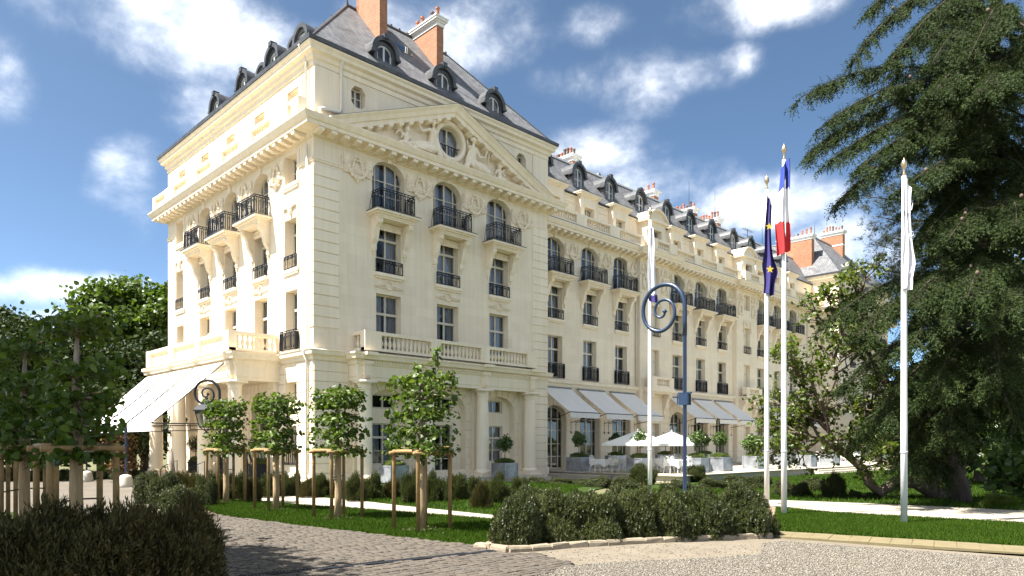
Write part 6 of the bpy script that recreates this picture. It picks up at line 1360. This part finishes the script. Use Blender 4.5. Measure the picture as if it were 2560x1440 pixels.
# ---------------------------------------------------------------- big trees
def rvec(r, n): v = r.normal(size=(n, 3)); return v/np.linalg.norm(v, axis=1, keepdims=True)
def limb(b, P, r0, r1, n=6): k = len(P); b.tube(P, [r0+(r1-r0)*i/(k-1) for i in range(k)], n)
def bez(a, c, e, n=8): return [a.lerp(c, i/n).lerp(c.lerp(e, i/n), i/n) for i in range(n+1)]
def crown_tree(name, label, base, H, blobs, leafn, leaf, m, seed, trunk_r=.3, group=None, bark='bark', gap=.35, up=.35):
    """trunk and limbs run to each leaf mass; blobs: (dx,dy,z,rx,rz)"""
    r = np.random.default_rng(seed); t = thing(name, label, 'tree', tuple(base), 0, group); b = MB(); top = Vector((0, 0, H*.45)); limb(b, bez(Vector((0, 0, -.2)), Vector((.1, 0, H*.2)), top, 6), trunk_r, trunk_r*.6, 8)
    parts_ = []; W_ = sum(q[3]*q[3]*q[4] for q in blobs)
    for (dx, dy, z, rx, rz_) in blobs:
        c = Vector((dx, dy, z)); limb(b, bez(Vector((0, 0, min(z*.5, H*.4))), Vector((dx*.35, dy*.35, z*.75)), c, 6), trunk_r*.4, .03, 6)
        n = int(leafn*(rx*rx*rz_)/W_); nc = max(6, n//38); cd = rvec(r, nc); cr = r.random(nc)**.4; C = cd*cr[:, None]*np.array([rx, rx, rz_])*.95
        for q in C[:nc//4]: limb(b, bez(c, c+Vector(q)*.5+Vector((0, 0, -.1)), c+Vector(q), 3), .035, .008, 4)
        k = r.integers(0, nc, n); s = rx*(.16 if rx > 1.5 else .22); P = C[k]+r.normal(size=(n, 3))*s*np.array([1, 1, .7]); P += np.array(c)
        keep = r.random(n) > gap*(np.sin(P[:, 0]*1.7+seed)*np.sin(P[:, 1]*1.9)*np.sin(P[:, 2]*2.1+1)*.5+.5); P = P[keep]
        o = (P-np.array(c))/np.array([rx, rx, rz_]); parts_.append(leaves(P, leaf, up, out=o*.8))
    sub('trunk', b.mesh('trunk', bark, True), t); V, Fc = joinnp(parts_); sub('crown', np_mesh('crown', V, Fc, m), t)['kind'] = 'stuff'; return t
def BL_(px, py, D, base): p = AT(px, py, D); return (p.x-base.x, p.y-base.y, p.z-base.z)
# left background
def bg(px, D, H, blobs, label, m, seed, leafn, leaf, tr=.3, name='garden_tree', gap=.35, basez=-.3):
    p = AT(px, 1110, D); base = Vector((p.x, p.y, basez)); B = []
    for (bx, by, rx, rz_, dd) in blobs: q = BL_(bx, by, D+dd, base); B.append((*q, rx, rz_))
    return crown_tree(name, label, base, H, B, leafn, leaf, m, seed, tr, None, 'bark', gap)
bg(330, 56, 12, [(250, 745, 2.2, 1.4, 0), (330, 740, 2.4, 1.5, 1), (400, 790, 2.3, 1.6, 0), (200, 800, 1.8, 1.2, -1), (290, 800, 2.6, 1.5, 0), (370, 850, 2.8, 1.6, 1), (240, 860, 2.4, 1.3, 0), (420, 740, 1.6, 1.2, 2), (175, 775, 1.0, .7, 0)], 'tall airy maple rising behind the entrance awning against the sky', 'maple_leaf', 3, 15000, .34, .35, 'garden_tree', .8)
bg(360, 48, 8, [(400, 890, 2.6, 1.6, 0), (310, 900, 2.6, 1.7, 1), (400, 980, 2.8, 2.0, 0), (320, 1000, 2.6, 2.2, 0), (420, 1080, 2.6, 1.8, -1), (330, 1090, 2.6, 1.8, 1)], 'dense dark leafy tree behind the entrance awning', 'dark_leaf', 4, 15000, .24)
bg(90, 44, 9, [(60, 860, 3.0, 1.8, 0), (130, 900, 2.8, 1.8, 1), (30, 940, 3.0, 2.0, 0), (150, 990, 3.0, 2.2, 0), (60, 1040, 3.0, 2.2, 1), (200, 900, 2.0, 1.4, 2), (210, 1070, 2.6, 1.8, 0)], 'broad dark tree beyond the drive on the avenue side', 'dark_leaf', 5, 17000, .24)
bg(-60, 46, 10, [(-20, 830, 2.4, 1.5, 0), (20, 800, 1.6, .9, 0), (-80, 900, 3.2, 2.2, 0), (-40, 1010, 3.2, 2.4, 0), (-140, 1000, 3.4, 2.6, 1)], 'dark bushy tree at the far end of the avenue', 'dark_leaf', 6, 12000, .26)
bg(250, 40, 5, [(240, 1010, 2.2, 1.8, 0), (180, 1060, 2.2, 1.6, 0), (270, 1100, 2.2, 1.2, 1), (100, 1100, 2.4, 1.4, 0), (20, 1100, 2.4, 1.6, 0), (300, 1050, 1.8, 1.6, 2)], 'low dense shrubbery mass of dark leaves beyond the drive', 'dark_leaf', 7, 15000, .2, .2, 'large_shrub')
bg(300, 37, 3, [(298, 1120, .8, .9, 0), (305, 1160, .9, .6, 0), (290, 1090, .5, .5, 0)], 'coppery red-leaved bush beyond the drive by the awning foot', 'copper_leaf', 8, 2200, .13, .08, 'copper_shrub', .2)
for i, (px, py, w, h, k) in enumerate(((150, 1200, 60, 34, 0), (195, 1200, 60, 36, 1), (260, 1200, 60, 30, 2), (300, 1202, 46, 34, 0), (345, 1205, 40, 30, 1), (100, 1200, 60, 40, 2), (30, 1200, 80, 44, 0))):
    p = G(px, py, -.3); D = depth(p.x, p.y); bush(YEWC[k], (p.x, p.y, zg(p.x, p.y)), w*D/F_PX*1.2, h*D/F_PX, 'low rounded green shrub lining the far side of the drive', 'shrubs along the far side of the drive', 'shrub')
# shade tree outside the left edge: it throws the shade over the near bushes
tb = Vector((-21.5, -13.5, 0)); tbl = []
for (tx, ty, tz, rx) in ((-14.6, -21.4, .7, 1.9), (-13.5, -20.0, 1.2, 1.5), (-14.2, -17.8, 2.2, 2.0), (-14.2, -15.2, 2.2, 2.0), (-15.8, -19.6, 1, 2.0), (-14.3, -12.6, 2, 2.0), (-16.2, -22.2, .8, 1.7), (-12.5, -20.9, .1, .8), (-13.7, -18.7, .9, 1.4), (-13.8, -15.6, .9, 1.4)):
    zc = 9.6; k = (zc-tz)/math.tan(SUN_EL); tbl.append((tx-SX*k-tb.x, ty-SY*k-tb.y, zc, rx, 1.2))
crown_tree('plane_tree', 'large plane tree casting shade over the near yew bushes and limes', tb, 9, tbl, 22000, .26, 'maple_leaf', 12, .35, None, 'bark', .05)
# ---- cedar ---------------------------------------------------------------
def cedar():
    r = np.random.default_rng(21); rr = random.Random(21); base = G(2405, 1258, -.05); base.z = -.05; D0 = depth(base.x, base.y)
    t = thing('cedar_tree', 'huge dark cedar with drooping layered boughs beside the right path', 'tree', tuple(base)); b = MB()
    def W3(px, py, dd=0): p = AT(px, py, D0+dd); return p-base
    trunk = [Vector((0, 0, -.2)), W3(2395, 1215), W3(2372, 1160), W3(2352, 1105), W3(2360, 1010, .3), W3(2400, 850, .8), W3(2450, 600, 1.2), W3(2480, 300, 1.5), W3(2490, 0, 1.6), W3(2495, -250, 1.7)]
    limb(b, trunk, .33, .13, 10)
    SP = []; SD = []; SS = []
    cones = []
    def bough(a, mid, tip, r0, fan, dens, droop=.35):
        P = bez(a, mid, tip, 14); limb(b, P, r0*.75, .01, 6); L_ = (tip-a).length
        side = (tip-a).cross(Vector((0, 0, 1))).normalized(); n = int(dens*L_*.92)
        for _ in range(n):
            u = rr.random()**.75; i = min(int(u*14), 13); p = P[i].lerp(P[i+1], u*14-i); d = (P[i+1]-P[i]).normalized(); s = rr.choice((-1, 1)); ln = fan*(1-.72*u)*rr.uniform(.4, 1.1)+.12
            q = p+(side*s*rr.uniform(.55, 1.0)+d*rr.uniform(.3, .9)).normalized()*ln+Vector((0, 0, -droop*ln*ln*.9-.05)); m = p.lerp(q, .5)+Vector((0, 0, .06*ln)); Q = bez(p, m, q, 4); limb(b, Q, .007, .002, 3)
            k = int(10+ln*30)
            for j in range(k):
                v = rr.random(); e = min(int(v*4), 3); c = Q[e].lerp(Q[e+1], v*4-e); dd = (Q[e+1]-Q[e]).normalized(); SP.append(tuple(c)); SD.append((dd.x+rr.gauss(0, .55), dd.y+rr.gauss(0, .55), dd.z-1.0+rr.gauss(0, .4))); SS.append(rr.uniform(.22, .55))
        for _ in range(int(L_*46)):
            u = rr.random(); i = min(int(u*14), 13); c = P[i].lerp(P[i+1], u*14-i); d = (P[i+1]-P[i]).normalized(); SP.append((c.x+rr.gauss(0, .05), c.y+rr.gauss(0, .05), c.z+.05)); SD.append((d.x+rr.gauss(0, .7), d.y+rr.gauss(0, .7), d.z+rr.gauss(-.1, .5))); SS.append(rr.uniform(.16, .3))
        for _ in range(int(L_*.9)):
            u = rr.uniform(.35, .95); i = min(int(u*14), 13); cones.append(tuple(P[i]+Vector((rr.gauss(0, .12), rr.gauss(0, .12), .07))))
    def B(ax, ay, ad, mx, my, md, tx, ty, td, fan=.9, dens=7, r0=.06): bough(W3(ax, ay, ad), W3(mx, my, md), W3(tx, ty, td), r0, fan, dens)
    # boughs against the sky
    B(2490, -60, 1.5, 2300, -90, 0, 2135, 150, -1, .8, 8); B(2490, -120, 1.5, 2360, -160, 1, 2165, 30, 0, .8, 7); B(2495, -40, 1.5, 2400, -80, -1, 2230, 150, -2, .8, 8); B(2490, 40, 1.5, 2430, -20, -1, 2330, 160, -2.5, .8, 8); B(2495, 20, 1.5, 2500, -20, -2, 2420, 150, -3, .8, 8)
    B(2480, 240, 1.5, 2250, 90, 0, 2003, 243, -1, .8, 8); B(2480, 250, 1.5, 2300, 130, -.5, 2060, 310, -2, .9, 8); B(2480, 300, 1.5, 2260, 170, 0, 2018, 385, -1, .9, 8); B(2470, 330, 1.4, 2330, 200, -1, 2085, 395, -2.5, .95, 8); B(2470, 350, 1.4, 2350, 240, -1.5, 2150, 420, -3, .9, 8); B(2470, 380, 1.4, 2280, 300, -.5, 2100, 505, -1, .85, 8)
    B(2470, 200, 1.4, 2420, 100, -2, 2330, 240, -3.5, .95, 8); B(2480, 220, 1.4, 2520, 120, -2, 2450, 230, -4, .95, 8); B(2480, 180, 1.4, 2560, 60, -1, 2600, 220, -3, .95, 7); B(2470, 420, 1.4, 2420, 330, -2, 2260, 470, -3.5, .9, 8)
    # the lit lower boughs
    B(2440, 720, 1.2, 2300, 610, -1, 2075, 800, -2, 1.05, 9); B(2440, 730, 1.2, 2330, 640, -2, 2140, 840, -3, 1.05, 9); B(2440, 700, 1.2, 2400, 600, -2.5, 2270, 760, -4, 1.1, 10); B(2450, 680, 1.2, 2470, 590, -3, 2420, 740, -5, 1.1, 10); B(2440, 760, 1.2, 2380, 680, -3, 2280, 860, -4.5, 1.1, 9); B(2450, 740, 1.2, 2520, 650, -3, 2510, 790, -5, 1.1, 9)
    B(2460, 560, 1.3, 2470, 450, -2, 2370, 600, -4, 1.0, 9); B(2460, 540, 1.3, 2550, 440, -2, 2540, 560, -4, 1.0, 9); B(2430, 830, 1, 2300, 770, -1, 2120, 960, -2, 1.0, 8); B(2420, 880, .8, 2310, 850, -2, 2200, 1040, -3, 1.0, 8); B(2430, 860, 1, 2400, 800, -3, 2330, 980, -4, 1.0, 8); B(2440, 840, 1, 2500, 780, -3, 2500, 960, -4.5, 1.0, 8)
    B(2400, 940, .6, 2300, 920, -1, 2160, 1090, -1.5, .9, 8); B(2400, 950, .6, 2400, 920, -2.5, 2370, 1090, -3.5, .9, 8); B(2420, 930, .8, 2500, 900, -2, 2540, 1080, -3.5, .95, 8); B(2370, 1000, .4, 2330, 1000, -1, 2260, 1130, -2, .8, 7)
    # inner and far boughs make the dark mass
    for k in range(60):
        u = rr.random(); z = -40+u*1080; i = min(int(u*5), 4); a = W3(2485-90*max(0, u-.45)-40*max(0, u-.7), z, 1.4); ang = rr.uniform(-1.4, 1.9); L_ = rr.uniform(2.2, 4.6); px = 2470+rr.uniform(-230, 160); td = rr.uniform(-2.5, 4.5)
        tip = W3(px, z+rr.uniform(60, 170), td); mid = a.lerp(tip, .5)+Vector((0, 0, rr.uniform(.3, .9))); bough(a, mid, tip, .06, 1.05, 8)
    sub('trunk', b.mesh('trunk', 'dark_bark', True), t)
    tv = []; tf = []; k = 11
    for i in range(k):
        z = i/k; a = i*2.4; w = .145*(1-.45*z); tv += [(0, 0, z-.03), (0, 0, z+.065), (w*math.cos(a), w*math.sin(a), z+.1)]; tf.append((3*i, 3*i+1, 3*i+2))
    SP, SD, SS = np.array(SP), np.array(SD), np.array(SS); V, Fc = scatter(np.array(tv), np.array(tf), SP, basis(SD), SS)
    sub('crown', np_mesh('crown', V, Fc, 'cedar_needle'), t)['kind'] = 'stuff'
    cm = MB(); cm.lathe([(.012, 0), (.034, .025), (.038, .055), (.02, .09)], 7); cm = cm.mesh('cone', 'cone', True); rr.shuffle(cones)
    for c in cones[:36]: sub('cone', cm, t, c, 0, 1.25)
cedar()
# ---- pine behind the cedar ------------------------------------------------
def pine():
    r = np.random.default_rng(8); p = AT(2330, 1110, 31); base = Vector((p.x, p.y, -.3)); t = thing('pine_tree', 'dark tufted pine standing behind the cedar', 'tree', tuple(base)); b = MB(); D0 = 31
    W3 = lambda px, py, d=0: AT(px, py, D0+d)-base
    limb(b, [Vector((0, 0, -.2)), W3(2350, 900), W3(2370, 600), W3(2400, 250), W3(2420, 60)], .4, .12, 8)
    tips = []
    for (ax, ay, tx, ty, sp) in ((2370, 480, 2165, 490, 60), (2370, 540, 2190, 540, 60), (2365, 600, 2205, 585, 50), (2360, 620, 2235, 640, 55), (2360, 690, 2160, 655, 40), (2360, 700, 2215, 690, 50), (2380, 450, 2240, 430, 70), (2390, 330, 2330, 130, 70), (2400, 300, 2400, 120, 80), (2400, 250, 2480, 130, 80), (2390, 380, 2300, 330, 80), (2380, 400, 2450, 350, 90), (2370, 560, 2300, 520, 90), (2370, 600, 2420, 560, 100), (2400, 200, 2540, 240, 90), (2360, 760, 2300, 720, 90), (2400, 420, 2540, 420, 90), (2360, 800, 2420, 760, 90)):
        P = bez(W3(ax, ay), W3((ax+tx)/2, (ay+ty)/2+25, -1), W3(tx, ty, -1.2), 6); limb(b, P, .07, .015, 5)
        for _ in range(48):
            u = .35+.65*r.random(); i = min(int(u*6), 5); q = P[i].lerp(P[i+1], u*6-i); s = sp/F_PX*D0*.55; tips.append(tuple(q+Vector(r.normal(size=3))*s*Vector((1, 1, .7)).x))
    C = np.array(tips); n = 11; P = np.repeat(C, n, 0)+RNG.normal(size=(len(C)*n, 3))*.1; d = rvec(RNG, len(P)); d[:, 2] = d[:, 2]*.7+.35
    tv = []; tf = []
    for i in range(7): a = i*2.4; tv += [(-.02, 0, 0), (.02, 0, 0), (.4*math.cos(a), .4*math.sin(a), .9)]; tf.append((3*i, 3*i+1, 3*i+2))
    V, Fc = scatter(np.array(tv), np.array(tf), P, basis(d), RNG.uniform(.2, .34, len(P))); sub('trunk', b.mesh('trunk', 'bark', True), t); sub('crown', np_mesh('crown', V, Fc, 'pine_needle'), t)['kind'] = 'stuff'
pine()
# ---- crooked magnolia ------------------------------------------------------
def magnolia():
    r = random.Random(5); base = G(2385, 1238, -.1); D0 = 22.5; p = AT(2370, 1110, D0); base = Vector((p.x, p.y, -.1)); t = thing('magnolia_tree', 'crooked magnolia whose trunk lies along the grass, with fresh green leaves', 'tree', tuple(base)); b = MB(); W3 = lambda px, py, d=0: AT(px, py, D0+d)-base
    tips = []
    def grow(P, r0, r1, lv):
        limb(b, P, r0, r1, 8 if lv == 0 else 5)
    def twig(p, d, ln, lv):
        q = p+d*ln; mid = p.lerp(q, .5)+Vector((r.gauss(0, .1), r.gauss(0, .1), r.gauss(0, .1)))*ln; limb(b, [p, mid, q], .016*(1.9**lv)*.75, .007*(1.7**lv)*.7, 4)
        if lv == 0:
            tips.append((q, d)); tips.append((mid, d)); return
        for _ in range(3 if lv < 2 else 4):
            dd = (d+Vector((r.gauss(0, .62), r.gauss(0, .62), r.gauss(.15, .5)))).normalized(); twig(mid.lerp(q, r.random()), dd, ln*r.uniform(.5, .75), lv-1)
    main = [W3(2400, 1252), W3(2330, 1228), W3(2290, 1205), W3(2240, 1205), W3(2198, 1232), W3(2172, 1205), W3(2155, 1170), W3(2120, 1140), W3(2085, 1118), W3(2050, 1098)]
    limb(b, main, .26, .07, 9)
    subs = [([(2050, 1098), (2010, 1130), (1990, 1120), (1985, 1090)], .05), ([(2050, 1098), (2030, 1060), (2020, 1010), (2005, 960), (1995, 930)], .05), ([(2120, 1140), (2080, 1090), (2020, 1030), (1960, 1000)], .05), ([(2085, 1118), (2060, 1030), (2090, 950), (2080, 880)], .05),
            ([(2400, 1240), (2330, 1130), (2240, 1010), (2170, 880), (2120, 800), (2090, 740)], .13), ([(2240, 1010), (2200, 900), (2150, 780), (2140, 720)], .07), ([(2170, 880), (2100, 860), (2060, 820)], .06), ([(2330, 1130), (2270, 1080), (2200, 1060), (2140, 1040)], .07), ([(2300, 1180), (2330, 1150), (2380, 1120)], .06), ([(2310, 1205), (2280, 1170), (2250, 1150)], .05), ([(2150, 1170), (2170, 1080), (2180, 1000)], .05), ([(2050, 1098), (1990, 1080), (1950, 1100)], .04), ([(2400, 1240), (2420, 1080), (2400, 960)], .08), ([(2330, 1130), (2330, 1000), (2300, 920)], .07)]
    for P, r0 in subs:
        q = [W3(x, y, r.uniform(-.8, .8) if i else 0) for i, (x, y) in enumerate(P)]; limb(b, q, r0, .02, 6)
        for k in range(1, len(q)):
            d = (q[k]-q[k-1]).normalized()
            for _ in range(3 if k < len(q)-1 else 5): twig(q[k-1].lerp(q[k], r.random()), (d+Vector((r.gauss(0, .8), r.gauss(0, .8), r.gauss(.2, .6)))).normalized(), r.uniform(.45, .95), 2)
    P = []; Dn = []
    for q, d in tips:
        for _ in range(3): P.append(tuple(q+Vector((r.gauss(0, .06), r.gauss(0, .06), r.gauss(0, .06))))); Dn.append((d.x, d.y, d.z+.3))
    P = np.array(P); V, Fc = leaves(P, .115, .6, out=np.array(Dn)*.4); sub('trunk', b.mesh('trunk', 'bark', True), t); sub('crown', np_mesh('crown', V, Fc, 'magnolia_leaf'), t)['kind'] = 'stuff'
magnolia()
# ---- chestnut, bright bush and dark shrubbery at the right ------------------
bg(2600, 24, 4, [(2530, 1150, 1.1, .8, 0), (2480, 1180, .7, .5, -1), (2560, 1190, .8, .6, -1), (2600, 1080, 1.6, 1.3, 1), (2500, 1210, .5, .35, -1)], 'low chestnut with broad hanging leaves behind the bright bush', 'laurel_leaf', 15, 2600, .26, .12, 'chestnut_tree', .2, -.1)
p = G(2500, 1266, 0); bush(bush_mesh(63, 1200, .6, .26, .2, 'magnolia_leaf'), (p.x, p.y, 0), 1.0, .42, 'small bright yellow-green bush at the foot of the cedar', None, 'bright_bush', 'bush')
bg(2450, 34, 7, [(2300, 1100, 2.2, 1.6, 0), (2400, 1080, 2.4, 2.0, 0), (2500, 1050, 2.6, 2.2, 0), (2600, 1000, 2.8, 2.6, 0), (2380, 980, 2.4, 1.8, 1), (2500, 900, 2.6, 2.0, 1), (2620, 850, 2.8, 2.2, 1), (2420, 860, 2.2, 1.8, 2), (2540, 750, 2.6, 2.0, 2), (2460, 650, 2.2, 1.8, 2), (2580, 560, 2.6, 2.2, 2)], 'dense dark evergreen mass behind the cedar trunk', 'dark_leaf', 16, 26000, .22, .3, 'evergreen_tree', .15)
bg(2330, 70, 7, [(2250, 1040, 3.0, 2.4, 0), (2350, 1000, 3.4, 3.0, 0), (2450, 980, 3.4, 3.0, 0), (2200, 1100, 2.6, 1.8, 0), (2560, 1000, 3.4, 3, 0), (2700, 960, 4, 3.6, 0)], 'row of leafy trees beyond the far pavilion', 'dark_leaf', 17, 14000, .34)
bg(2760, 30, 8, [(2700, 900, 3, 2.5, 0), (2750, 700, 3, 2.5, 0), (2800, 1050, 3, 2, 0)], 'dark evergreen at the edge of the garden past the cedar', 'dark_leaf', 18, 12000, .24)
